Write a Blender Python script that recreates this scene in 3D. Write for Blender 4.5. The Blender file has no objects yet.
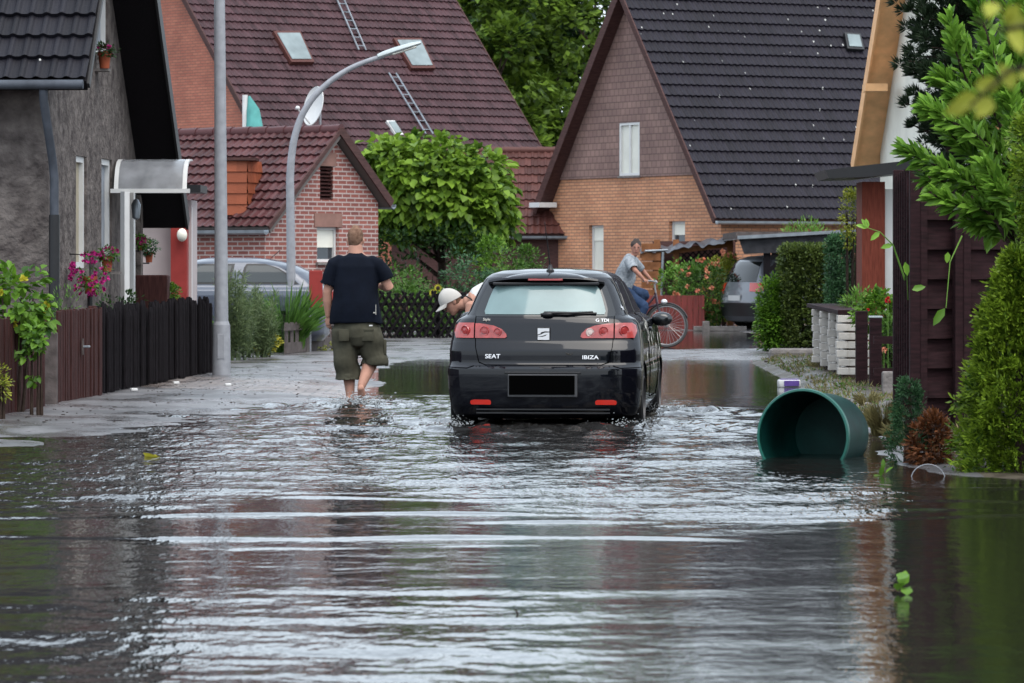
import bpy, bmesh, math, random
import numpy as np
from math import radians as R, sin, cos, pi, sqrt
from mathutils import Vector, Matrix
from mathutils.geometry import tessellate_polygon

random.seed(7); rng = np.random.default_rng(7)
S = bpy.context.scene; C = S.collection
# ---------------------------------------------------------------- camera, sky, sun, exposure
F, HZ, CH = 4000.0, 265.0, 1.37          # focal length in pixels, horizon row, eye height
cam = bpy.data.objects.new('camera', bpy.data.cameras.new('camera')); C.objects.link(cam)
cam.location = (0, 0, CH); cam.rotation_euler = (R(90), 0, 0)
cam.data.sensor_width = 36; cam.data.lens = F/1024*36; cam.data.shift_y = -(341.5-HZ)/1024
cam.data.clip_start = 0.5; cam.data.clip_end = 3000
cam.data.dof.use_dof = True; cam.data.dof.focus_distance = 36; cam.data.dof.aperture_fstop = 9
S.camera = cam
W = bpy.data.worlds.new("World"); S.world = W; W.use_nodes = True
nt = W.node_tree; bg = nt.nodes['Background']
sky = nt.nodes.new('ShaderNodeTexSky'); sky.sky_type = 'NISHITA'; sky.sun_disc = False
SUN_EL, SUN_AZ = R(62), R(150)           # azimuth clockwise from north (+Y)
sky.sun_elevation = SUN_EL; sky.sun_rotation = SUN_AZ; sky.dust_density = 4.0; sky.air_density = 1.2; sky.altitude = 50
hs = nt.nodes.new('ShaderNodeHueSaturation'); hs.inputs['Saturation'].default_value = 0.62
nt.links.new(sky.outputs[0], hs.inputs['Color'])
cl = nt.nodes.new('ShaderNodeMix'); cl.data_type = 'RGBA'; cl.inputs['Factor'].default_value = .62; cl.inputs[7].default_value = (6.2, 7.1, 8.0, 1)   # even cloud layer over the clear sky
nt.links.new(hs.outputs[0], cl.inputs[6]); nt.links.new(cl.outputs[2], bg.inputs[0]); bg.inputs[1].default_value = 0.15
sun = bpy.data.objects.new('sun', bpy.data.lights.new('sun', 'SUN')); C.objects.link(sun)
sun.data.energy = 1.25; sun.data.angle = R(50); sun.data.color = (1, .94, .86)
sun.rotation_euler = Vector((-sin(SUN_AZ)*cos(SUN_EL), -cos(SUN_AZ)*cos(SUN_EL), -sin(SUN_EL))).to_track_quat('-Z', 'Y').to_euler()
S.view_settings.view_transform = 'Standard'; S.view_settings.look = 'None'; S.view_settings.exposure = 0.88; S.view_settings.gamma = 1
S.view_settings.use_curve_mapping = False
S.render.engine = 'CYCLES'; S.cycles.max_bounces = 6; S.cycles.diffuse_bounces = 2; S.cycles.glossy_bounces = 4
S.cycles.transmission_bounces = 4; S.cycles.transparent_max_bounces = 8; S.cycles.caustics_reflective = False; S.cycles.caustics_refractive = False
S.cycles.use_denoising = True; S.cycles.sample_clamp_indirect = 4

# ---------------------------------------------------------------- helpers
def pt(px, py, d): return Vector(((px-512)*d/F, d, CH-(py-HZ)*d/F))
def gd(py, z=0): return (CH-z)*F/(py-HZ)
def gx(px, d): return (px-512)*d/F
def zz(py, d): return CH-(py-HZ)*d/F

def worldloc(o):
    v = Vector((0, 0, 0))
    while o: v += o.location; o = o.parent
    return v
class MB:
    """collects faces; build() links them as one mesh object"""
    def __init__(s): s.v = []; s.f = []; s.m = []; s.uv = []; s.has = False
    def quad(s, *p, m=0, uv=None):
        n = len(s.v); s.v += [tuple(q) for q in p]; s.f.append(tuple(range(n, n+len(p)))); s.m.append(m)
        s.uv.append(uv); s.has |= uv is not None
    def raw(s, v, f, m=0, uv=None):
        n = len(s.v); s.v += [tuple(q) for q in v]; s.f += [tuple(i+n for i in q) for q in f]; s.m += [m]*len(f)
        if uv is None: s.uv += [None]*len(f)
        else: s.uv += [[uv[i] for i in q] for q in f]; s.has = True
    def box(s, c, size, m=0, rz=0, ax=None, bev=0):
        c = Vector(c); X, Y, Z = ax if ax else (Vector((cos(rz), sin(rz), 0)), Vector((-sin(rz), cos(rz), 0)), Vector((0, 0, 1)))
        h = [q/2 for q in size]; vs = []
        if bev <= 0:
            for i in (-1, 1):
                for j in (-1, 1):
                    for k in (-1, 1): vs.append(c+X*h[0]*i+Y*h[1]*j+Z*h[2]*k)
            s.raw(vs, [(0,1,3,2),(4,6,7,5),(0,4,5,1),(2,3,7,6),(0,2,6,4),(1,5,7,3)], m)
        else:
            bm = bmesh.new(); bmesh.ops.create_cube(bm, size=1)
            for q in bm.verts: q.co = Vector((q.co.x*size[0], q.co.y*size[1], q.co.z*size[2]))
            bmesh.ops.bevel(bm, geom=bm.edges[:], offset=bev, segments=2, affect='EDGES', profile=.5)
            bm.verts.index_update()
            s.raw([c+X*q.co.x+Y*q.co.y+Z*q.co.z for q in bm.verts], [[q.index for q in f.verts] for f in bm.faces], m); bm.free()
    def tube(s, pts, r, n=10, m=0, cap=True, sc=None):
        pts = [Vector(p) for p in pts]; k = len(pts); rr = r if isinstance(r, (list, tuple)) else [r]*k
        up = Vector((0, 0, 1)); vs = []; pa = None
        for i, p in enumerate(pts):
            t = (pts[min(i+1, k-1)]-pts[max(i-1, 0)]).normalized()
            if pa is None:
                a = t.cross(up if abs(t.z) < .9 else Vector((1, 0, 0))).normalized()
            else: a = (pa-t*pa.dot(t)).normalized()
            pa = a; b = t.cross(a)
            for j in range(n):
                w = 2*pi*j/n; vs.append(p+(a*cos(w)+b*sin(w)*(sc or 1))*rr[i])
        fs = [(i*n+j, i*n+(j+1) % n, (i+1)*n+(j+1) % n, (i+1)*n+j) for i in range(k-1) for j in range(n)]
        if cap: fs += [tuple(reversed(range(n))), tuple((k-1)*n+j for j in range(n))]
        s.raw(vs, fs, m)
    def lathe(s, prof, c, n=24, m=0, M=None):
        vs = []; c = Vector(c)
        for r, z in prof:
            for j in range(n):
                q = Vector((r*cos(2*pi*j/n), r*sin(2*pi*j/n), z)); vs.append(c+(M @ q if M else q))
        k = len(prof)
        s.raw(vs, [(i*n+j, i*n+(j+1) % n, (i+1)*n+(j+1) % n, (i+1)*n+j) for i in range(k-1) for j in range(n)], m)
    def ball(s, c, r, n=12, m=0, M=None):
        r = r if isinstance(r, (tuple, list)) else (r, r, r); k = max(6, n//2+1); c = Vector(c); vs = []
        for i in range(k+1):
            a = -pi/2+pi*i/k
            for j in range(n):
                q = Vector((r[0]*cos(a)*cos(2*pi*j/n), r[1]*cos(a)*sin(2*pi*j/n), r[2]*sin(a))); vs.append(c+(M @ q if M else q))
        s.raw(vs, [(i*n+j, i*n+(j+1) % n, (i+1)*n+(j+1) % n, (i+1)*n+j) for i in range(k) for j in range(n)], m)
    def poly(s, outline, mp, m=0, holes=(), flip=False, uv=False):
        loops = [[Vector((a, b, 0)) for a, b in outline]]+[[Vector((a, b, 0)) for a, b in h] for h in holes]
        flat = [q for l in loops for q in l]
        tr = tessellate_polygon(loops)
        s.raw([mp(q.x, q.y) for q in flat], [t[::-1] if flip else t for t in tr], m, [(q.x, q.y) for q in flat] if uv else None)
    def prism(s, outline, mp, th, m=0):
        """outline (a,b) through mp(a,b,t) for t=0 and t=th"""
        n = len(outline); v0 = [mp(a, b, 0) for a, b in outline]; v1 = [mp(a, b, th) for a, b in outline]
        tr = tessellate_polygon([[Vector((a, b, 0)) for a, b in outline]])
        s.raw(v0+v1, list(tr)+[tuple(i+n for i in t[::-1]) for t in tr]+[(i, (i+1) % n, n+(i+1) % n, n+i) for i in range(n)], m)
    def build(s, name, mats, parent=None, world=True, smooth=False, fix=True, kind=None):
        me = bpy.data.meshes.new(name); off = worldloc(parent) if (parent and world) else Vector((0, 0, 0))
        vs = np.array(s.v, dtype=np.float64).reshape(-1, 3)-np.array(off)
        me.from_pydata(vs.tolist(), [], s.f)
        for q in (mats if isinstance(mats, (list, tuple)) else [mats]): me.materials.append(q)
        me.polygons.foreach_set('material_index', s.m)
        if s.has:
            ul = me.uv_layers.new(name='uv'); dat = []
            for f, u in zip(s.f, s.uv): dat += [c for q in (u or [(0, 0)]*len(f)) for c in q]
            ul.data.foreach_set('uv', dat)
        if fix and len(s.f) < 60000:
            bm = bmesh.new(); bm.from_mesh(me); bmesh.ops.recalc_face_normals(bm, faces=bm.faces); bm.to_mesh(me); bm.free()
        if smooth:
            me.polygons.foreach_set('use_smooth', [True]*len(me.polygons))
            if smooth != 'all': me.set_sharp_from_angle(angle=R(38))
        o = bpy.data.objects.new(name, me); C.objects.link(o)
        if parent: o.parent = parent
        if kind: o['kind'] = kind
        me.update(); return o
def tag(o, label, cat, group=None, kind=None):
    o['label'] = label; o['category'] = cat
    if group: o['group'] = group
    if kind: o['kind'] = kind
    return o
def thing(name, loc, label, cat, group=None, rz=0):
    o = bpy.data.objects.new(name, None); C.objects.link(o); o.location = loc; o.rotation_euler = (0, 0, rz)
    o.empty_display_size = .3; return tag(o, label, cat, group, 'thing')
def copy_thing(root, loc, label, rz=None):
    r = root.copy(); C.objects.link(r); r.location = loc; r['label'] = label
    if rz is not None: r.rotation_euler = (0, 0, rz)
    for ch in list(root.children):
        c = ch.copy(); C.objects.link(c); c.parent = r
        for g in list(ch.children):
            e = g.copy(); C.objects.link(e); e.parent = c
    return r

# ---------------------------------------------------------------- materials
def nodes(name):
    m = bpy.data.materials.new(name); m.use_nodes = True; t = m.node_tree
    return m, t, t.nodes['Principled BSDF'], t.nodes.new, t.links.new
def mat(name, col, rough=.6, var=.15, scale=8, bump=0, bscale=60, metal=0, spec=.5, stretch=None, coat=0, alpha=1, trans=0, ior=1.45, col2=None, emit=None):
    col = tuple(c*.8 for c in col); col2 = tuple(c*.8 for c in col2) if col2 else None
    m, t, b, N, L = nodes(name); b.inputs['Roughness'].default_value = rough; b.inputs['Metallic'].default_value = metal
    b.inputs['Specular IOR Level'].default_value = spec; b.inputs['Coat Weight'].default_value = coat; b.inputs['Coat Roughness'].default_value = .04
    b.inputs['Transmission Weight'].default_value = trans; b.inputs['IOR'].default_value = ior; b.inputs['Alpha'].default_value = alpha
    if rough >= .55 and spec == .5: b.inputs['Specular IOR Level'].default_value = .12
    if emit: b.inputs['Emission Color'].default_value = (*emit[0], 1); b.inputs['Emission Strength'].default_value = emit[1]
    tc = N('ShaderNodeTexCoord'); src = tc.outputs['Object']
    if stretch:
        mp = N('ShaderNodeMapping'); mp.inputs['Scale'].default_value = stretch; L(src, mp.inputs[0]); src = mp.outputs[0]
    if var > 0 or col2:
        n = N('ShaderNodeTexNoise'); n.inputs['Scale'].default_value = scale; n.inputs['Detail'].default_value = 5; L(src, n.inputs['Vector'])
        r = N('ShaderNodeValToRGB'); r.color_ramp.elements[0].position = .3; r.color_ramp.elements[1].position = .7
        c2 = col2 or tuple(min(1, c*(1+var)) for c in col); c1 = tuple(c*(1-var) for c in col) if not col2 else col
        r.color_ramp.elements[0].color = (*c1, 1); r.color_ramp.elements[1].color = (*c2, 1)
        L(n.outputs[0], r.inputs[0]); L(r.outputs[0], b.inputs['Base Color'])
    else: b.inputs['Base Color'].default_value = (*col, 1)
    if bump:
        n2 = N('ShaderNodeTexNoise'); n2.inputs['Scale'].default_value = bscale; n2.inputs['Detail'].default_value = 4; L(src, n2.inputs['Vector'])
        bp = N('ShaderNodeBump'); bp.inputs['Strength'].default_value = 1; bp.inputs['Distance'].default_value = bump; L(n2.outputs[0], bp.inputs['Height']); L(bp.outputs[0], b.inputs['Normal'])
    return m
def tilemat(name, col, var, speck, rough=.5):
    col = tuple(c*.6 for c in col); m, t, b, N, L = nodes(name); uv = N('ShaderNodeUVMap'); fl = N('ShaderNodeVectorMath'); fl.operation = 'FLOOR'; L(uv.outputs[0], fl.inputs[0])
    wn = N('ShaderNodeTexWhiteNoise'); L(fl.outputs[0], wn.inputs['Vector'])
    no = N('ShaderNodeTexNoise'); no.inputs['Scale'].default_value = .17; no.inputs['Detail'].default_value = 8; no.inputs['Roughness'].default_value = .65; L(uv.outputs[0], no.inputs['Vector'])
    ad = N('ShaderNodeMath'); ad.operation = 'ADD'; L(wn.outputs[0], ad.inputs[0]); L(no.outputs[0], ad.inputs[1])
    r = N('ShaderNodeMapRange'); r.inputs[1].default_value = .2; r.inputs[2].default_value = 1.6; r.inputs[3].default_value = 1-var; r.inputs[4].default_value = 1+var; L(ad.outputs[0], r.inputs[0])
    mx = N('ShaderNodeVectorMath'); mx.operation = 'SCALE'; mx.inputs[0].default_value = col; L(r.outputs[0], mx.inputs['Scale'])
    vo = N('ShaderNodeTexVoronoi'); vo.inputs['Scale'].default_value = .9; L(uv.outputs[0], vo.inputs['Vector'])
    n3 = N('ShaderNodeTexNoise'); n3.inputs['Scale'].default_value = 6; L(uv.outputs[0], n3.inputs['Vector'])
    a2 = N('ShaderNodeMath'); a2.operation = 'MULTIPLY_ADD'; a2.inputs[1].default_value = .12; L(n3.outputs[0], a2.inputs[0]); L(vo.outputs['Distance'], a2.inputs[2])
    lt = N('ShaderNodeMath'); lt.operation = 'LESS_THAN'; lt.inputs[1].default_value = speck; L(a2.outputs[0], lt.inputs[0])
    w2 = N('ShaderNodeMath'); w2.operation = 'MULTIPLY'; L(lt.outputs[0], w2.inputs[0])
    g = N('ShaderNodeMath'); g.operation = 'GREATER_THAN'; g.inputs[1].default_value = .55; L(vo.outputs['Color'], g.inputs[0]); L(g.outputs[0], w2.inputs[1])
    mi = N('ShaderNodeMix'); mi.data_type = 'RGBA'; L(w2.outputs[0], mi.inputs['Factor']); L(mx.outputs[0], mi.inputs[6]); mi.inputs[7].default_value = (.42, .42, .4, 1)
    L(mi.outputs[2], b.inputs['Base Color']); b.inputs['Roughness'].default_value = rough; b.inputs['Specular IOR Level'].default_value = .17
    n4 = N('ShaderNodeTexNoise'); n4.inputs['Scale'].default_value = 9; L(uv.outputs[0], n4.inputs['Vector'])
    bp = N('ShaderNodeBump'); bp.inputs['Distance'].default_value = .006; L(n4.outputs[0], bp.inputs['Height']); L(bp.outputs[0], b.inputs['Normal'])
    return m
def brickmat(name, c1, c2, mortar, bw=.24, bh=.077, ms=.012, rough=.8, offs=.5):
    m, t, b, N, L = nodes(name); uv = N('ShaderNodeUVMap')
    br = N('ShaderNodeTexBrick'); br.inputs['Scale'].default_value = 1; br.inputs['Brick Width'].default_value = bw; br.inputs['Row Height'].default_value = bh
    br.inputs['Mortar Size'].default_value = ms; br.inputs['Mortar Smooth'].default_value = .2; br.offset = offs
    br.inputs['Color1'].default_value = (*c1, 1); br.inputs['Color2'].default_value = (*c2, 1); br.inputs['Mortar'].default_value = (*mortar, 1); L(uv.outputs[0], br.inputs['Vector'])
    n = N('ShaderNodeTexNoise'); n.inputs['Scale'].default_value = .9; n.inputs['Detail'].default_value = 8; L(uv.outputs[0], n.inputs['Vector'])
    r = N('ShaderNodeMapRange'); r.inputs[1].default_value = .3; r.inputs[2].default_value = .7; r.inputs[3].default_value = .75; r.inputs[4].default_value = 1.15; L(n.outputs[0], r.inputs[0])
    mx = N('ShaderNodeVectorMath'); mx.operation = 'SCALE'; L(br.outputs[0], mx.inputs[0]); L(r.outputs[0], mx.inputs['Scale']); L(mx.outputs[0], b.inputs['Base Color'])
    b.inputs['Roughness'].default_value = rough
    bp = N('ShaderNodeBump'); bp.invert = True; bp.inputs['Distance'].default_value = .008; L(br.outputs['Fac'], bp.inputs['Height']); L(bp.outputs[0], b.inputs['Normal'])
    return m
def leafmat(name, dark, light, tip=None, rough=.45, scale=1.2, trans=.3):
    dark = tuple(c*.6 for c in dark); light = tuple(c*.78 for c in light)
    m, t, b, N, L = nodes(name); ge = N('ShaderNodeNewGeometry'); tc = N('ShaderNodeTexCoord')
    n = N('ShaderNodeTexNoise'); n.inputs['Scale'].default_value = scale; n.inputs['Detail'].default_value = 2; L(tc.outputs['Object'], n.inputs['Vector'])
    ad = N('ShaderNodeMath'); ad.operation = 'MULTIPLY_ADD'; ad.inputs[1].default_value = .55; L(ge.outputs['Random Per Island'], ad.inputs[0]); L(n.outputs[0], ad.inputs[2])
    r = N('ShaderNodeValToRGB'); e = r.color_ramp.elements; e[0].position = .4; e[0].color = (*dark, 1); e[1].position = .95; e[1].color = (*light, 1)
    if tip: q = e.new(1.0); q.color = (*tip, 1)
    L(ad.outputs[0], r.inputs[0]); L(r.outputs[0], b.inputs['Base Color']); b.inputs['Roughness'].default_value = rough; b.inputs['Specular IOR Level'].default_value = .22
    tr = N('ShaderNodeBsdfTranslucent'); L(r.outputs[0], tr.inputs[0]); ms = N('ShaderNodeMixShader'); ms.inputs[0].default_value = trans
    L(b.outputs[0], ms.inputs[1]); L(tr.outputs[0], ms.inputs[2]); L(ms.outputs[0], t.nodes['Material Output'].inputs[0]); return m

M = {}
M['stucco'] = mat('grey_stucco', (.075, .062, .060), .95, .35, 5, .05, 14, col2=(.22, .19, .175))
M['slate'] = tilemat('dark_roof_tile', (.018, .017, .024), .35, .12, .5)
M['slate2'] = tilemat('anthracite_tile', (.019, .016, .025), .35, .14, .5)
M['brown_tile'] = tilemat('brown_roof_tile', (.082, .040, .046), .45, .06, .5)
M['red_tile'] = tilemat('red_glazed_tile', (.105, .040, .042), .5, .03, .35)
M['rust_tile'] = tilemat('rust_tile', (.13, .05, .042), .4, .03, .45)
M['dormer'] = tilemat('orange_tile', (.42, .12, .06), .2, 0, .5)
M['orange_brick'] = brickmat('orange_brick', (.60, .29, .155), (.49, .215, .115), (.26, .15, .10), ms=.011)
M['big_brick'] = brickmat('red_orange_brick', (.42, .145, .09), (.35, .11, .07), (.22, .10, .07), ms=.010)
M['white_joint_brick'] = brickmat('purple_brick', (.31, .095, .07), (.20, .06, .05), (.45, .35, .32), ms=.014)
M['shingle'] = brickmat('gable_shingle', (.25, .155, .13), (.20, .12, .105), (.13, .08, .07), bw=.2, bh=.16, ms=.012, offs=.5)
M['white_slab'] = brickmat('white_stone_slab', (.72, .68, .62), (.55, .51, .47), (.05, .04, .035), bw=.42, bh=.112, ms=.02)
M['soffit'] = mat('brown_wood', (.085, .042, .038), .6, .3, 5, stretch=(1, 1, 8))
M['orange_wood'] = mat('orange_wood', (.98, .55, .27), .55, .15, 6)
M['white'] = mat('white_paint', (.75, .75, .74), .45, .06, 4)
M['plaster'] = mat('cream_plaster', (.95, .93, .82), .85, .07, 3)
M['pinkwall'] = mat('pale_plaster', (.55, .48, .48), .85, .06, 3)
M['redpaint'] = mat('red_paint', (.33, .05, .045), .6, .12, 5)
M['redbrown'] = mat('redbrown_board', (.22, .055, .035), .6, .3, 9, .003, 80, stretch=(6, 6, .6))
M['redfence'] = mat('oxide_red_board', (.20, .032, .026), .5, .35, 6, stretch=(3, 3, .5))
M['brownfence'] = mat('brown_stained_board', (.055, .020, .018), .8, .45, 9, .004, 60, stretch=(5, 5, .5))
M['blackfence'] = mat('black_brown_paling', (.010, .008, .010), .85, .5, 20, .004, 90, stretch=(5, 5, .5))
M['darkwood'] = mat('dark_stained_timber', (.026, .010, .012), .75, .5, 6, .003, 60, stretch=(1, 1, 8))
M['greywood'] = mat('weathered_timber', (.12, .10, .095), .8, .35, 9, .004, 60)
M['zinc'] = mat('zinc', (.30, .33, .36), .4, .2, 6, metal=.6)
M['galv'] = mat('galvanised_steel', (.36, .37, .40), .55, .12, 12, metal=.1)
M['black'] = mat('black_plastic', (.012, .012, .014), .45, .1, 9)
M['rubber'] = mat('rubber', (.015, .015, .016), .7, .1, 9)
M['glass'] = mat('window_glass', (.04, .05, .06), .06, 0, spec=.8)
M['paleglass'] = mat('net_curtain_glass', (.82, .81, .72), .4, .06, 3, spec=.6)
M['skylight'] = mat('skylight_glass', (.24, .29, .30), .5, .2, 3, spec=.25)
M['terra'] = mat('terracotta', (.38, .10, .05), .7, .15, 9)
M['soil'] = mat('wet_soil', (.055, .042, .034), .7, .5, 6, .03, 12)
M['stone'] = mat('grey_stone', (.22, .20, .19), .8, .3, 8, .01, 30)
M['bark'] = mat('bark', (.05, .035, .028), .9, .4, 12, .02, 20, stretch=(3, 3, .6))
M['dirtmoss'] = mat('moss', (.12, .11, .05), .9, .3, 8)

def planemap(P0, D, inward=None):
    """P0 (x,y) + s*D, z ; optional depth t along inward"""
    P0 = Vector((P0[0], P0[1], 0)); D = Vector((D[0], D[1], 0)).normalized()
    n = Vector(inward) if inward is not None else Vector((0, 0, 0))
    return lambda s_, z_, t_=0: P0+D*s_+Vector((0, 0, z_))+n*t_
def hit(P0, D, px, py):
    """(s, z) in a vertical plane where a photo pixel falls"""
    D = Vector(D).normalized(); k = (px-512)/F; s_ = (k*P0[1]-P0[0])/(D[0]-k*D[1]); y = P0[1]+s_*D[1]
    return s_, CH-(py-HZ)*y/F
def tile_roof(mb, O, U, V, width, length, tw=.30, rh=.34, amp=.028, lip=.035, m=0, k=6):
    U = Vector(U).normalized(); V = Vector(V).normalized(); N = U.cross(V)
    if N.z < 0: N = -N
    nc = max(1, round(width/tw)); nr = max(1, round(length/rh)); tw = width/nc; rh = length/nr
    us = np.arange(nc*k+1)/k; h = amp*(np.clip(np.sin(2*pi*us), -.25, 1)+.25)/1.25
    vs = []; uv = []
    for r in range(nr):
        for f, e in ((.0, lip), (.995, 0.0)):
            for i, u in enumerate(us):
                p = O+U*(u*tw)+V*((r+f)*rh)+N*(h[i]+e); vs.append(p); uv.append((u+.002, r+f*.99+.002))
    w = len(us); fs = [(a*w+i, a*w+i+1, (a+1)*w+i+1, (a+1)*w+i) for a in range(2*nr-1) for i in range(w-1)]
    mb.raw(vs, fs, m, uv)
def window(root, mp, s0, z0, s1, z1, depth=.12, frame='white', pane='glass', split=None, sill=True, fw=.06, blind=0):
    fr = MB()
    for a, b, c, d in ((s0, z0, s0+fw, z1), (s1-fw, z0, s1, z1), (s0+fw, z0, s1-fw, z0+fw), (s0+fw, z1-fw, s1-fw, z1)):
        fr.prism([(a, b), (c, b), (c, d), (a, d)], lambda x, y, t: mp(x, y, depth-.05+t), .06)
    if split: fr.prism([(split-.03, z0+fw), (split+.03, z0+fw), (split+.03, z1-fw), (split-.03, z1-fw)], lambda x, y, t: mp(x, y, depth-.045+t), .05)
    f = fr.build('window', M[frame], root)
    g = MB(); g.prism([(s0+fw, z0+fw), (s1-fw, z0+fw), (s1-fw, z1-fw), (s0+fw, z1-fw)], lambda x, y, t: mp(x, y, depth+t), .01); g.build('pane', M[pane], f)
    if blind:
        g = MB(); zb = z1-fw-(z1-z0)*blind; g.prism([(s0+fw, zb), (s1-fw, zb), (s1-fw, z1-fw), (s0+fw, z1-fw)], lambda x, y, t: mp(x, y, depth-.02+t), .015); g.build('roller_shutter', M['plaster'], f)
    if sill:
        g = MB(); g.prism([(s0-.04, z0-.05), (s1+.04, z0-.05), (s1+.04, z0-.003), (s0-.04, z0-.003)], lambda x, y, t: mp(x, y, -.06+t), .15); g.build('sill', M['stone'], f)
    return f
def rect(s0, z0, s1, z1): return [(s0, z0), (s1, z0), (s1, z1), (s0, z1)]
def clip(P, ax, v, keep_less):
    out = []
    for i in range(len(P)):
        a, b = P[i], P[(i+1) % len(P)]; ia = (a[ax] <= v) == keep_less or a[ax] == v; ib = (b[ax] <= v) == keep_less or b[ax] == v
        if ia: out.append(a)
        if ia != ib: t = (v-a[ax])/(b[ax]-a[ax]); out.append(tuple(a[k]+(b[k]-a[k])*t for k in (0, 1)))
    return out
def wall_face(mb, mp, outline, holes=(), m=0, depth=.18):
    # the outline is convex: cut it into upright strips at the openings, then leave the openings out of each strip
    lo, hi = min(p[0] for p in outline), max(p[0] for p in outline); cuts = sorted({lo, hi, *[h[0] for h in holes], *[h[2] for h in holes]})
    for a, b in zip(cuts[:-1], cuts[1:]):
        P = clip(clip(outline, 0, a, False), 0, b, True); hs = sorted([(h[1], h[3]) for h in holes if h[0] < (a+b)/2 < h[2]]); z = -99
        for z0, z1 in hs+[(99, 99)]:
            Q = clip(clip(P, 1, z, False), 1, z0, True); z = z1
            if len(Q) > 2: mb.quad(*[mp(x, y, 0) for x, y in Q], m=m, uv=[(x, y) for x, y in Q])
    for s0, z0, s1, z1 in holes:
        for a, b, c, d in ((s0, z0, s1, z0), (s1, z0, s1, z1), (s1, z1, s0, z1), (s0, z1, s0, z0)):
            mb.quad(mp(a, b, 0), mp(c, d, 0), mp(c, d, depth), mp(a, b, depth), m=m, uv=[(a, b), (c, d), (c+depth, d), (a+depth, b)])
class House: pass
def gable_house(name, label, apex, u, zr, tp, wl, wr, rl, rr, L, ov, wallm, roofm, holes=(), sholes=(), soffit='soffit', vergem=None, rh=.33, tw=.165, base=-.25, gutter='zinc', tpr=None, lip=.035, vw=.22, th=.14, cat='house'):
    """front gable through apex (x,y); u = ridge direction away from it; v = side towards the camera. wl/wr wall half widths (+v,-v), rl/rr roof half widths"""
    u = Vector((u[0], u[1], 0)).normalized(); v = Vector((u.y, -u.x, 0))
    if v.y > 0: v = -v
    tpr = tpr or tp; A = Vector((apex[0], apex[1], 0)); H = House(); H.u = u; H.v = v
    root = thing(name, A, label, cat); H.root = root
    zt = zr-.16
    mp = lambda s, z, t=0: A+v*s+u*t+Vector((0, 0, z)); H.mp = mp
    out = [(-wr, base), (wl, base), (wl, zt-wl*tp), (0, zt), (-wr, zt-wr*tpr)]
    wb = MB(); wall_face(wb, mp, out, holes); wb.poly(out, lambda a, b: mp(a, b, L), uv=True)
    ms = lambda s, z, t=0: A+v*(wl-t)+u*s+Vector((0, 0, z)); H.ms = ms
    wall_face(wb, ms, rect(0, base, L, zt-wl*tp), sholes)
    mr = lambda s, z, t=0: A-v*(wr-t)+u*s+Vector((0, 0, z)); wall_face(wb, mr, rect(0, base, L, zt-wr*tpr))
    H.wall = wb.build('wall', M[wallm], root, fix=False)
    rb = MB(); W_ = L+2*ov
    for sgn, rw, t_ in ((1, rl, tp), (-1, rr, tpr)):
        ln = rw*sqrt(1+t_*t_); V = (-v*sgn+Vector((0, 0, t_))).normalized(); O = A+v*sgn*rw+Vector((0, 0, zr-rw*t_))-u*ov
        N = u.cross(V); N = -N if N.z < 0 else N
        tile_roof(rb, O+N*.006, u, V, W_, ln, tw, rh, m=0, lip=lip)
        c = [O, O+u*W_, O+u*W_+V*ln, O+V*ln]; lo = [q-N*th for q in c]
        rb.raw(c+lo, [(0,1,2,3), (7,6,5,4), (0,4,5,1), (1,5,6,2), (3,7,4,0)], 1)
    H.roof = rb.build('roof', [M[roofm], M[soffit]], root, fix=False)
    rp = MB(); nt_ = int(W_/.38)
    for i in range(nt_):
        q = A-u*ov+u*(i*W_/nt_)+Vector((0, 0, zr-.01)); rp.tube([q, q+u*(W_/nt_*1.04)], [.115, .10], 10, cap=True)
    rp.build('ridge_tiles', M[roofm], H.roof, smooth=True)
    for t0 in (-ov-.03, L+ov):
        for sgn, rw, t_ in ((1, rl, tp), (-1, rr, tpr)):
            vb = MB(); v0_ = vw; vw = .07 if sgn > 0 else vw
            ln = rw*sqrt(1+t_*t_); V = (-v*sgn+Vector((0, 0, t_))).normalized(); N = Vector((0, 0, 1))-V*V.z; N.normalize()
            P = A+v*sgn*rw+Vector((0, 0, zr-rw*t_))+u*(t0+.015); vb.box(P+V*ln/2-N*(vw/2-.05), (.034, ln, vw), ax=(u, V, N)); vb.build('verge_board', M[vergem or soffit], H.roof); vw = v0_
    if gutter:
        for sgn, rw, t_ in ((1, rl, tp), (-1, rr, tpr)):
            g = MB(); O = A+v*sgn*(rw+.06)+Vector((0, 0, zr-rw*t_-.05))-u*ov
            pf = [(-.07, .02), (-.06, -.035), (0, -.065), (.06, -.035), (.07, .02), (.055, .02), (.045, -.025), (0, -.05), (-.045, -.025), (-.055, .02)]
            a = [O+v*x+Vector((0, 0, z)) for x, z in pf]; b_ = [q+u*W_ for q in a]; n = len(pf)
            g.raw(a+b_, [(i, (i+1) % n, n+(i+1) % n, n+i) for i in range(n)]+[tuple(range(n)), tuple(range(2*n-1, n-1, -1))]); g.build('gutter', M[gutter], H.roof)
    return H
M['blackfence'].node_tree.nodes['Principled BSDF'].inputs['Specular IOR Level'].default_value = .18
M['brownfence'].node_tree.nodes['Principled BSDF'].inputs['Specular IOR Level'].default_value = .18
M['darkwood'].node_tree.nodes['Principled BSDF'].inputs['Specular IOR Level'].default_value = .18
M['soffit'].node_tree.nodes['Principled BSDF'].inputs['Specular IOR Level'].default_value = .18
M['stucco'].node_tree.nodes['Principled BSDF'].inputs['Specular IOR Level'].default_value = .18
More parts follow.
